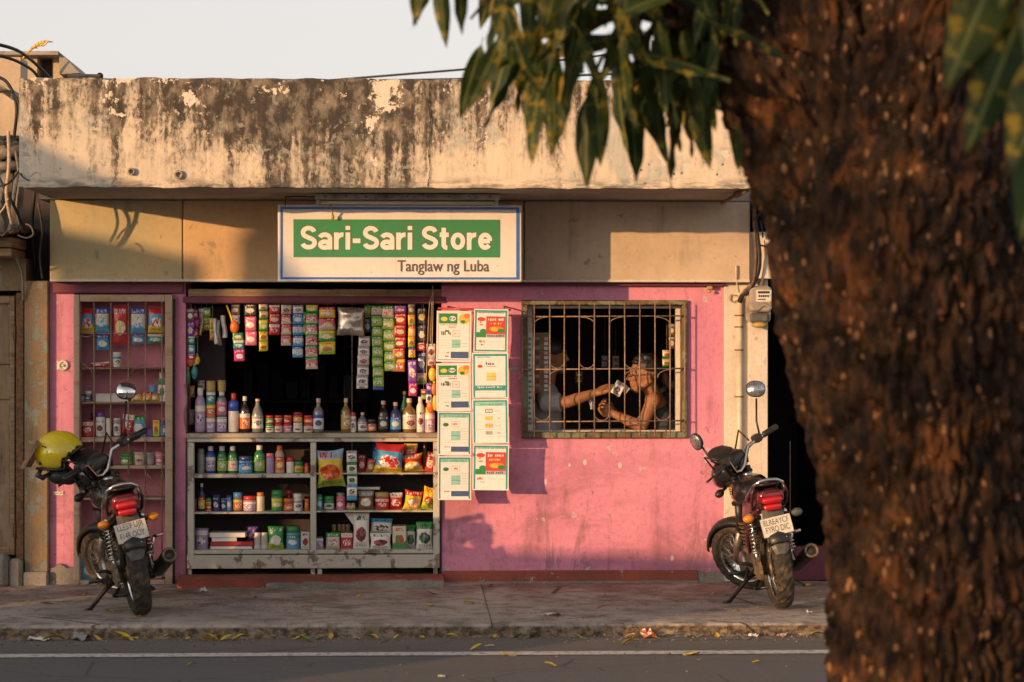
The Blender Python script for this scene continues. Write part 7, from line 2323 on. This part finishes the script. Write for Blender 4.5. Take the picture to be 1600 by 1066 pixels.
hand(m, w2_, (q3(946, 640, YB + .18) - w2_), (0, 0, 1), (0, -.6, .8), (30, 45, 30), .9, -1)
buyer = melt(m, .0040, 'skin', 'person', None, 3)
tag(buyer, 'person in dark sleeveless top with short dark hair leaning on the sill behind the bars', 'person')
m = MB(); m.smooth = True
m.tube([nb_ + Vector((.012, .0, -.03)), ch, hp], [.085, .146, .152], 16, sq=(1.05, .9))
m.tube([q3(1036, 622, YB + .16), q3(1046, 632, YB + .2), q3(1050, 650, YB + .2)], [.06, .10, .12], 12)
melt(m, .009, 'shirt_navy', 'vest', buyer, 4)
m = MB(); m.smooth = True
m.ball(tuple(hc + Vector((.026, 0, .052))), (.094, .083, .074), 18, 12)
m.ball(tuple(hc + Vector((-.045, 0, .082))), (.036, .056, .022), 12, 8)
m.ball(tuple(hc + Vector((.07, 0, .0))), (.042, .068, .06), 12, 8)
for k in range(26):
    a_, b_ = k * 2.4, .3 + .6 * ((k * 7) % 11) / 11
    m.ball(tuple(hc + Vector((.022 + .095 * math.cos(a_) * b_, .08 * math.sin(a_) * b_, .060 + .070 * math.sqrt(max(0, 1 - b_ * b_))))), .017, 6, 5)
melt(m, .0052, 'hair', 'hair', buyer, 4)
for s_ in (-1, 1):
    m = MB(); e = hc + Vector((-.066, s_ * .030, .004)); m.ball(tuple(e), .0115, 10, 8)
    ey = m.build('eye', 'eye_white', buyer)
    m = MB(); m.ball(tuple(e + Vector((-.0075, s_ * .003, 0))), .0062, 8, 6); m.build('iris', 'hair', ey)

# seller on the left: arm reaching out across the window
YS = .14
m = MB(); m.smooth = True
h2 = q3(864, 556, YS + .28)
m.ball(tuple(h2 + Vector((-.012, 0, .022))), (.096, .076, .094), 18, 14)
m.ball(tuple(h2 + Vector((.028, 0, -.035))), (.058, .058, .080), 16, 12)
m.tube([h2 + Vector((.080, 0, .014)), h2 + Vector((.100, 0, -.026)), h2 + Vector((.080, 0, -.036))], [.010, .015, .012], 8)
m.ball(tuple(h2 + Vector((.062, 0, -.10))), (.024, .024, .018), 10, 8)
m.tube([h2 + Vector((.068, -.045, .026)), h2 + Vector((.080, 0, .030)), h2 + Vector((.068, .045, .026))], .013, 8)
m.ball(tuple(h2 + Vector((.080, 0, -.066))), (.013, .024, .014), 10, 6)
for s_ in (1, -1):
    m.ball(tuple(h2 + Vector((-.022, s_ * .074, -.012))), (.020, .010, .032), 10, 8)
n2 = q3(853, 606, YS + .25)
limb(m, [h2 + Vector((-.02, 0, -.05)), n2], [.055, .058])
c2_ = q3(845, 660, YS + .25); p2_ = q3(842, 745, YS + .28)
m.tube([n2, c2_, p2_], [.07, .135, .14], 16)
s3 = q3(858, 630, YS + .02); e3 = q3(888, 628, YS - .02); w3 = q3(933, 613, YS - .02)
limb(m, [n2, s3], [.055, .052]); limb(m, [s3, s3.lerp(e3, .5), e3], [.050, .047, .040]); limb(m, [e3, e3.lerp(w3, .3), w3], [.040, .041, .026])
hand(m, w3, (q3(957, 604, YS - .04) - w3), (0, 0, 1), (.15, .45, -.88), (30, 42, 30), 1.0, -1)
seller = melt(m, .0040, 'skin', 'person', None, 3)
tag(seller, 'person in grey T-shirt reaching an arm across behind the bars', 'person')
m = MB(); m.smooth = True
m.tube([n2 + Vector((0, 0, -.01)), c2_, p2_], [.085, .148, .155], 16)
m.tube([n2 + Vector((0, -.03, -.04)), s3 + Vector((-.01, 0, .0)), s3.lerp(e3, .62)], [.085, .068, .066], 14)
melt(m, .008, 'shirt_grey', 'shirt', seller, 4)
m = MB(); m.smooth = True
m.ball(tuple(h2 + Vector((-.018, 0, .040))), (.102, .084, .085), 18, 12); m.ball(tuple(h2 + Vector((-.06, 0, -.01))), (.05, .07, .06), 12, 10)
melt(m, .006, 'hair', 'hair', seller, 2)
for s_ in (-1, 1):
    m = MB(); e = h2 + Vector((.066, s_ * .030, .004)); m.ball(tuple(e), .0115, 10, 8)
    ey = m.build('eye', 'eye_white', seller)
    m = MB(); m.ball(tuple(e + Vector((.0075, s_ * .003, 0))), .0062, 8, 6); m.build('iris', 'hair', ey)
# what they hold
def sheet(px, py, w_, h_, rot, Y, mat, nm, lab, cat, yaw=0.0):
    s = S(Y)
    m = MB(); n_ = 6; rg = []
    for i in range(n_ + 1):
        u = i / n_ - .5
        rg.append([(u * w_ / s, .012 * math.sin(u * 5), -h_ / 2 / s), (u * w_ / s, .012 * math.sin(u * 5 + .6), h_ / 2 / s), (u * w_ / s, .012 * math.sin(u * 5 + .6) + .0015, h_ / 2 / s), (u * w_ / s, .012 * math.sin(u * 5) + .0015, -h_ / 2 / s)])
    m.loft(rg, True)
    o = m.build(nm, mat); o.location = at(px, py, Y); o.rotation_euler = (0, rot, yaw)
    return tag(o, lab, cat)
sheet(966, 607, 16, 22, R(28), YS - .075, 'p_white_grey', 'packet', 'white packet held out between the two people', 'packet')
sheet(976, 607, 14, 11, R(40), YS - .050, 'p_cream_pink', 'packet', 'pinkish packet corner behind the white packet in the outstretched hand', 'packet')
for i, lab in enumerate(('folded pale banknote on top in the dark haired person\'s hand', 'second pale banknote lower in the dark haired person\'s hand')):
    sheet(924 + 2 * i, 630 + 4 * i, 8, 15 - 3 * i, R(-25 + 30 * i), YB - .035 - .006 * i, 'paper', 'banknote', lab, 'banknote', .3)
# goods just inside the window
mb = MB(); mb.box(X(824.5, .09), X(832, .09), .060, .066, Z(672, .09), Z(520, .09)); mb.mat(1)
for k in range(17):
    zz = Z(528 + 8.3 * k, .09)
    mb.box(X(825.5, .09), X(825.5 + 5.5 * (.5 + .5 * rnd.random()), .09), .057, .0605, zz - .018 * (.5 + .5 * rnd.random()), zz)
tag(mb.build('price_card', ['c_white', 'c_teal']), 'tall white card with blue marks at the left edge of the window', 'card')
t = thing('sachet_card', 'brown and white card of sachets hanging at the window left side', 'sachet card', at(847, 520, .2))
mb = MB(); mb.box(-.055, .045, .0, .006, -.40, .0); mb.build('card', 'old_wood', t)
for k in range(12):
    mb = MB(); mb.box(.012, .040, -.012, -.001, -.03 - .031 * k - .022, -.03 - .031 * k, .003); mb.build('sachet', 'c_white' if k % 3 else 'c_peach', t)
    mb = MB(); mb.box(-.05, -.018, -.010, -.001, -.03 - .031 * k - .02, -.03 - .031 * k, .003); mb.build('sachet', 'c_maroon' if k % 2 else 'c_grey', t)
for px, py, w_, h_, mat, lab, Y in ((1055, 640, 14, 30, 'p_yellow_green', 'yellow green packet hanging at the right inside the window', .5), (1042, 560, 14, 26, 'p_cream_green', 'pale packet hanging behind the dark haired head at the window right', .75),
                                    (1050, 525, 10, 40, 'p_brown_silver', 'dark packet hanging high at the window right', .7), (905, 590, 12, 18, 'p_brown_silver', 'dim packet hanging deep inside the window', 1.1),
                                    (945, 565, 10, 18, 'p_lilac_white', 'dim lilac packet deep inside, left of another', 1.3), (962, 566, 10, 20, 'p_cream_pink', 'dim cream packet deep inside, right of another', 1.3)):
    strip(px, py - h_ / 2, w_, [(h_ / 2, mat), (h_ / 2, mat)], lab, Y, 'packets hanging inside the window')

# ------------------------------------------------------------------ the mango tree on the near pavement
TY = -8.2
tree = thing('mango_tree', 'big mango tree with rough bark and long drooping leaves in front of the store', 'tree', (X(1430, TY), TY, ROAD_Z))
tinv = Matrix.Translation(-tree.location)
def tp(o):
    o.matrix_parent_inverse = tinv
    return o
def bark_tube(pts, rs, nu, step, seed, amp=1.0):
    P = [Vector(p) for p in pts]
    # resample as a smooth curve
    C, Rr = [], []
    for i in range(len(P) - 1):
        p0, p1, p2, p3 = P[max(0, i - 1)], P[i], P[i + 1], P[min(len(P) - 1, i + 2)]
        k = max(2, int((p2 - p1).length / step))
        for j in range(k):
            t = j / k
            C.append(0.5 * ((2 * p1) + (p2 - p0) * t + (2 * p0 - 5 * p1 + 4 * p2 - p3) * t * t + (3 * p1 - p0 - 3 * p2 + p3) * t ** 3))
            Rr.append(rs[i] + (rs[i + 1] - rs[i]) * (t * t * (3 - 2 * t)))
    C.append(P[-1]); Rr.append(rs[-1])
    rings = []
    u = Vector((1, 0, 0))
    run = 0.0
    for i, c in enumerate(C):
        t = (C[min(i + 1, len(C) - 1)] - C[max(0, i - 1)]).normalized()
        u = (u - t * u.dot(t)).normalized()
        v = t.cross(u)
        if i: run += (C[i] - C[i - 1]).length
        r = Rr[i]
        ring = []
        for k in range(nu):
            a = 2 * math.pi * k / nu
            d = u * math.cos(a) + v * math.sin(a)
            q = Vector((math.cos(a) * r * 1.0, math.sin(a) * r * 1.0, run))
            big = mn.noise(Vector((q.x * 3.2, q.y * 3.2, q.z * 1.4 + seed))) * .045
            n1 = mn.noise(Vector((q.x * 22, q.y * 22, q.z * 6.5 + seed)))
            n2 = mn.noise(Vector((q.x * 34 + 7, q.y * 34, q.z * 15 + seed)))
            n3 = mn.noise(Vector((q.x * 80, q.y * 80, q.z * 45 + seed)))
            ridge = (1 - abs(n1) * 2.2) * .5
            plate = max(-1, min(1, n2 * 3)) * .5
            vd = mn.voronoi(Vector((q.x * 27 + n1 * .9, q.y * 27, q.z * 6.2 + seed)))[0]
            crk = min(1, (vd[1] - vd[0]) * 3.2)
            disp = big - amp * .030 * (1 - crk) + amp * (ridge * .018 + plate * .016 + n3 * .007 - .006)
            ring.append(c + d * (r + disp))
        rings.append(ring)
    m = MB()
    m.loft(rings, True, True)
    return m
def tpx(px, py, dy=0.0): return at(px, py, TY + dy)
s_t = S(TY)
prof = [(1400, 1492, 205), (1250, 1482, 190), (1066, 1470, 178), (900, 1464, 178), (800, 1460, 182), (620, 1442, 190), (480, 1424, 204), (380, 1412, 214), (300, 1412, 218), (180, 1436, 205), (40, 1460, 190), (-140, 1500, 165), (-330, 1540, 135)]
m = bark_tube([tpx(c_, y_) for y_, c_, r_ in prof], [r_ / s_t for y_, c_, r_ in prof], 300, .0085, 0)
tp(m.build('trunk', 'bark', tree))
lp_ = [(1330, 440, 100, .0), (1285, 300, 98, -.04), (1198, 128, 88, -.06), (1104, 2, 80, -.08), (1000, -112, 68, -.1), (870, -220, 50, -.1)]
m = bark_tube([tpx(a_, b_, d_) for a_, b_, r_, d_ in lp_], [r_ / s_t for a_, b_, r_, d_ in lp_], 110, .014, 5)
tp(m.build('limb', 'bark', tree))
lp_ = [(1430, 330, 110, .06), (1510, 120, 95, .08), (1600, -80, 80, .1), (1700, -260, 60, .1)]
m = bark_tube([tpx(a_, b_, d_) for a_, b_, r_, d_ in lp_], [r_ / s_t for a_, b_, r_, d_ in lp_], 90, .016, 9)
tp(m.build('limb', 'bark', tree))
lp_ = [(1345, 300, 90, -.10), (1305, 120, 82, -.14), (1262, -40, 74, -.16), (1215, -220, 60, -.16)]
m = bark_tube([tpx(a_, b_, d_) for a_, b_, r_, d_ in lp_], [r_ / s_t for a_, b_, r_, d_ in lp_], 90, .016, 13)
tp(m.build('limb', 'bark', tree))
# leaves
def leaf_mesh(L, W, bend, fold, seed):
    m = MB(); m.smooth = True
    n = 12
    rings = []
    for i in range(n + 1):
        t = i / n
        wd = W / 2 * (math.sin(math.pi * min(1, t * 1.02) ** .8) ** .9 if 0 < t < 1 else 0) + (.0015 if t < .98 else .0004)
        y = -bend * math.sin(t * 1.7) * L * .3
        z = -t * L
        wv = .006 * math.sin(t * 17 + seed)
        rings.append([(-wd, y + fold * wd + wv, z), (-wd * .5, y + fold * wd * .4 + wv * .5, z), (0, y, z), (wd * .5, y + fold * wd * .4 - wv * .5, z), (wd, y + fold * wd - wv, z)])
    vs = [p for r_ in rings for p in r_]
    fs = [(i * 5 + k, i * 5 + k + 1, i * 5 + k + 6, i * 5 + k + 5) for i in range(n) for k in range(4)]
    m.add(vs, fs)
    m.tube([(0, 0, .03), (0, 0, 0)], .002, 4)
    return m.mesh('leaf', 'mango_leaf')
LM = [leaf_mesh(.27, .058, b_, f_, s_) for b_, f_, s_ in ((.3, .25, 0), (.7, .35, 1), (-.3, .3, 2), (1.0, .2, 3), (.5, .5, 4))]
LR = random.Random(21)
def leaf(bx, by, tx, ty, Y, k=None):
    a, b = at(bx, by, Y), at(tx, ty, Y + LR.uniform(-.05, .05))
    d = b - a
    o = inst('leaf', LM[LR.randrange(5) if k is None else k], tree)
    zz = (-d).normalized(); yy = (FWD - zz * FWD.dot(zz)).normalized(); xx = yy.cross(zz)
    spin = LR.uniform(-.35, .35) if Y < -9.8 else LR.uniform(-1.25, 1.25) + (math.pi if LR.random() < .4 else 0)
    q = Matrix((xx, yy, zz)).transposed().to_4x4() @ Matrix.Rotation(spin, 4, 'Z')
    sc_ = d.length / .27
    o.matrix_basis = Matrix.Translation(a - tree.location) @ q @ Matrix.Diagonal((sc_ * LR.uniform(.85, 1.1) * (1.5 if Y < -9.8 else 1.12), sc_, sc_, 1))
hang = [(652, -40, 650, 42), (684, -45, 697, 78), (676, -30, 654, 46), (722, -45, 731, 58), (770, -10, 742, 112), (752, 70, 722, 178), (806, 52, 748, 78), (816, 80, 774, 206), (826, 95, 815, 190),
        (846, 120, 850, 262), (838, 130, 830, 235), (866, 70, 868, 205), (884, 110, 872, 215), (905, 60, 898, 180), (918, 150, 923, 292), (930, 120, 936, 258), (952, 60, 958, 165), (985, 150, 988, 292), (975, 90, 972, 200),
        (1006, 90, 1016, 232), (1030, 100, 1028, 200), (1040, 80, 1048, 205), (1062, 140, 1078, 292), (1078, 130, 1112, 264), (1072, 120, 1060, 240), (1100, 120, 1122, 205), (1150, 200, 1160, 268), (1118, 100, 1100, 180), (905, 0, 880, 120), (960, -10, 1002, 110),
        (845, 40, 822, 150), (870, 160, 862, 245), (1095, 60, 1135, 165), (780, -20, 795, 90), (800, -40, 772, 70)]
for h_ in hang:
    leaf(*h_, TY + LR.uniform(-.45, .25))
for i in range(112):
    x = 780 + 380 * LR.random() ** .85
    y = LR.uniform(-150, 70) + (30 if x > 950 else -10)
    ang = LR.gauss(0, .55)
    L = LR.uniform(105, 170)
    leaf(x, y, x + L * math.sin(ang), y + L * math.cos(ang), TY + LR.uniform(-.55, .45))
for i in range(26):
    x = LR.uniform(1000, 1170)
    y = LR.uniform(-40, 120)
    ang = LR.gauss(0, .7)
    L = LR.uniform(80, 130)
    leaf(x, y, x + L * math.sin(ang), y + L * math.cos(ang), TY + LR.uniform(.1, .6))
for h_ in ((1575, -90, 1478, 145), (1600, 10, 1506, 245), (1648, 60, 1580, 292), (1625, 210, 1590, 380), (1540, -160, 1495, 60), (1660, -120, 1600, 90), (1610, -200, 1560, 20)):
    leaf(*h_, -10.6 + LR.uniform(-.2, .2), 0)
for i in range(26):
    x = LR.uniform(1230, 1640)
    y = LR.uniform(-160, -60)
    leaf(x, y, x + LR.uniform(-60, 60), y + LR.uniform(90, 140), TY + LR.uniform(.3, .7))
# twigs that carry the bunches
def twig(pts, r0, r1):
    P_ = [at(*p) for p in pts]
    m = MB(); m.tube(P_, [r0 + (r1 - r0) * i / (len(P_) - 1) for i in range(len(P_))], 7)
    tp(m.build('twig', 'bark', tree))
twig([(1150, 40, TY - .05), (1060, 40, TY - .2), (980, 20, TY - .25), (900, 45, TY - .2), (840, 95, TY - .2)], .018, .005)
twig([(1100, -30, TY - .1), (960, -60, TY - .2), (830, -40, TY - .2), (770, -10, TY - .2), (735, 30, TY - .2)], .02, .004)
twig([(900, -120, TY - .1), (780, -90, TY - .1), (690, -50, TY - .1), (650, -30, TY - .1)], .014, .004)
twig([(1165, 90, TY - .1), (1100, 100, TY - .2), (1040, 90, TY - .2), (985, 140, TY - .2)], .014, .004)
twig([(1160, 60, TY + .1), (1110, 90, TY + .2), (1070, 125, TY + .2)], .012, .004)
twig([(1040, 40, TY - .2), (940, 90, TY - .15), (915, 150, TY - .15)], .010, .004)
twig([(1680, -260, TY + .1), (1660, -200, -9.8), (1630, -120, -10.4), (1590, -60, -10.6)], .03, .005)

# ------------------------------------------------------------------ litter in the gutter and on the pavement
def litter_leaf(i):
    m = MB(); m.smooth = True
    n = 6; rg = []
    L, W = .088, .032
    for k in range(n + 1):
        t = k / n
        wd = W / 2 * math.sin(math.pi * t) ** .8 + .0008
        z = .012 * math.sin(t * 3.1 + i) + .004
        rg.append([(t * L - L / 2, -wd, z + .008), (t * L - L / 2, 0, z), (t * L - L / 2, wd, z + .008)])
    m.loft(rg, True, False, False)
    m.loft([[(x, y, z - .0012) for x, y, z in r_[::-1]] for r_ in rg], True, False, False)
    return m
LLM = [litter_leaf(i).mesh('fallen_leaf', 'dry_leaf') for i in range(3)] + [litter_leaf(5).mesh('fallen_leaf', 'green_leaf')]
GZ = ROAD_Z
for i, (px, py, z, sc_, k, lab) in enumerate((
        (97, 990, GZ, 1.3, 0, None), (205, 988, GZ, 1.4, 1, None), (214, 987, GZ, 1.2, 2, None), (272, 990, GZ, 1.1, 0, None), (330, 989, GZ, 1.4, 2, None), (338, 987, GZ, 1.1, 1, None), (360, 990, GZ, 1.0, 1, None), (378, 997, GZ, 1.2, 0, None), (345, 990, GZ, .9, 0, None),
        (470, 989, GZ, 1.0, 2, None), (478, 1001, GZ, 1.1, 3, None), (432, 988, GZ, .9, 0, None), (520, 988, GZ, .8, 1, None), (560, 989, GZ, .7, 2, None), (806, 985, GZ, 1.2, 3, None), (832, 985, GZ, 1.4, 3, None), (985, 1006, GZ, 1.1, 0, None), (975, 983, GZ, .8, 1, None), (1064, 982, GZ, .9, 3, None), (1255, 979, GZ, 1.0, 0, None),
        (1080, 1023, GZ, 1.0, 2, None), (795, 1024, GZ, .9, 2, None), (744, 1014, GZ, .9, 1, None), (1045, 1025, GZ, .7, 0, None), (42, 943, 0, .9, 0, None), (671, 946, 0, .8, 2, None), (733, 943, 0, .9, 1, None), (1058, 941, 0, .7, 2, None), (1252, 915, 0, 1.1, 3, None), (1265, 918, 0, 1.0, 0, None), (170, 957, 0, .8, 0, None), (133, 931, 0, .7, 1, None), (212, 965, 0, .7, 2, None), (1240, 912, 0, .9, 2, None), (1150, 957, 0, .7, 1, None), (1115, 930, 0, .6, 0, None),
        (55, 989, GZ, .8, 1, None), (118, 990, GZ, .7, 0, None), (160, 992, GZ, .8, 2, None), (240, 988, GZ, .7, 0, None), (300, 991, GZ, .7, 1, None), (405, 990, GZ, .8, 2, None), (452, 996, GZ, .6, 0, None), (505, 991, GZ, .8, 3, None), (585, 987, GZ, .9, 0, None), (620, 990, GZ, .6, 1, None), (660, 986, GZ, .7, 2, None), (705, 988, GZ, .8, 0, None), (770, 986, GZ, .7, 1, None), (900, 985, GZ, .8, 2, None), (935, 984, GZ, .6, 0, None), (1030, 983, GZ, .8, 1, None), (1110, 984, GZ, .7, 2, None), (1230, 981, GZ, .8, 0, None), (600, 1003, GZ, .7, 2, None), (860, 1040, GZ, .7, 1, None), (300, 1040, GZ, .7, 0, None), (1180, 1035, GZ, .7, 2, None), (400, 935, 0, .7, 1, None), (480, 950, 0, .7, 0, None), (560, 932, 0, .6, 2, None), (940, 950, 0, .7, 1, None))):
    p = ground(px, py, z + .004)
    if z < -.01 and p.y > KERB_Y - .05: p.y = KERB_Y - .045 - LR.uniform(0, .07)
    o = inst('fallen_leaf', LLM[k], None, p, (LR.uniform(-.2, .2), LR.uniform(-.2, .2), LR.uniform(0, 6.3)), (sc_,) * 3)
    where = 'on the pavement' if z == 0 else 'in the gutter by the kerb' if py < 1000 else 'on the asphalt near the white line'
    kind_ = 'fallen green leaf' if k == 3 else 'dry yellow leaf'
    tag(o, 'small ' + kind_ + ' lying ' + where, 'leaf', kind_ + ' litter ' + where)
def scrap(px, py, z, w_, h_, mat, lab, cat='litter', nm='paper_scrap'):
    p = ground(px, py, z)
    if z < -.01 and p.y > KERB_Y - .06: p.y = KERB_Y - .07
    m = MB(); m.smooth = False
    n_ = 5; rg = []
    for i in range(n_ + 1):
        rg.append([((i / n_ - .5) * w_, (j / n_ - .5) * w_ * .7, .004 + h_ * abs(mn.noise(Vector((i * .9 + px, j * .8, py))))) for j in range(n_ + 1)])
    m.loft(rg, False, False, False)
    m.loft([[(x, y, zz - .002) for x, y, zz in r_[::-1]] for r_ in rg], False, False, False)
    o = m.build(nm, mat); o.location = p; o.rotation_euler = (0, 0, LR.uniform(0, 3))
    return tag(o, lab, cat)
scrap(75, 990, GZ, .11, .03, 'c_white', 'flattened white paper scrap in the gutter at the left')
scrap(146, 985, GZ, .12, .06, 'c_grey', 'crumpled grey white plastic in the gutter below the left motorcycle')
scrap(318, 925, 0, .06, .04, 'c_white', 'tiny white paper ball by the step')
scrap(1003, 983, GZ, .11, .07, 'p_orange_white', 'crumpled orange and white wrapper in the gutter')
scrap(1165, 983, GZ, .06, .03, 'c_white', 'small white scrap in the gutter near the right motorcycle')
scrap(1206, 983, GZ, .06, .03, 'c_peach', 'small pinkish scrap in the gutter near the right motorcycle')
scrap(857, 961, 0, .07, .02, 'c_white', 'white scrap on the pavement beside a black one')
scrap(870, 962, 0, .06, .02, 'c_black', 'black scrap on the pavement beside a white one')
scrap(1265, 958, 0, .05, .02, 'c_white', 'white speck of paper on the pavement right of the motorcycle')
scrap(765, 1010, GZ, .05, .01, 'c_cream', 'pale scrap on the asphalt above the white line')
scrap(690, 1058, GZ, .05, .01, 'c_white', 'white scrap at the bottom of the road in view')
# grit: uncountable crumbs of mortar and dust along wall and kerb
m = MB()
for i in range(1500):
    zone = LR.random()
    if zone < .5:
        x, y, z = LR.uniform(-3.3, 2.4), KERB_Y - .01 - abs(LR.gauss(0, .16)), GZ
    elif zone < .8:
        x, y, z = LR.uniform(-3.3, 2.4), -.03 - abs(LR.gauss(0, .16)), 0
    else:
        x, y, z = LR.uniform(-3.3, 2.4), LR.uniform(-3.9, -.1), 0
        if y < KERB_Y: z = GZ
        elif y < KERB_Y + .08: continue
    r_ = LR.uniform(.002, .007) * (1.6 if LR.random() < .06 else 1)
    P_ = [(x + r_ * LR.uniform(.6, 1.2) * a, y + r_ * LR.uniform(.6, 1.2) * b, z + r_ * .6 + r_ * .8 * c) for a, b, c in ((1, 0, 0), (-1, 0, 0), (0, 1, 0), (0, -1, 0), (0, 0, 1), (0, 0, -.9))]
    m.mat(0 if LR.random() < .75 else 1)
    m.add(P_, [(0, 2, 4), (2, 1, 4), (1, 3, 4), (3, 0, 4), (2, 0, 5), (1, 2, 5), (3, 1, 5), (0, 3, 5)], False)
tag(m.build('grit', ['bare_concrete', 'sidewalk_concrete']), 'scattered grit and mortar crumbs along kerb and wall', None, None, 'stuff')
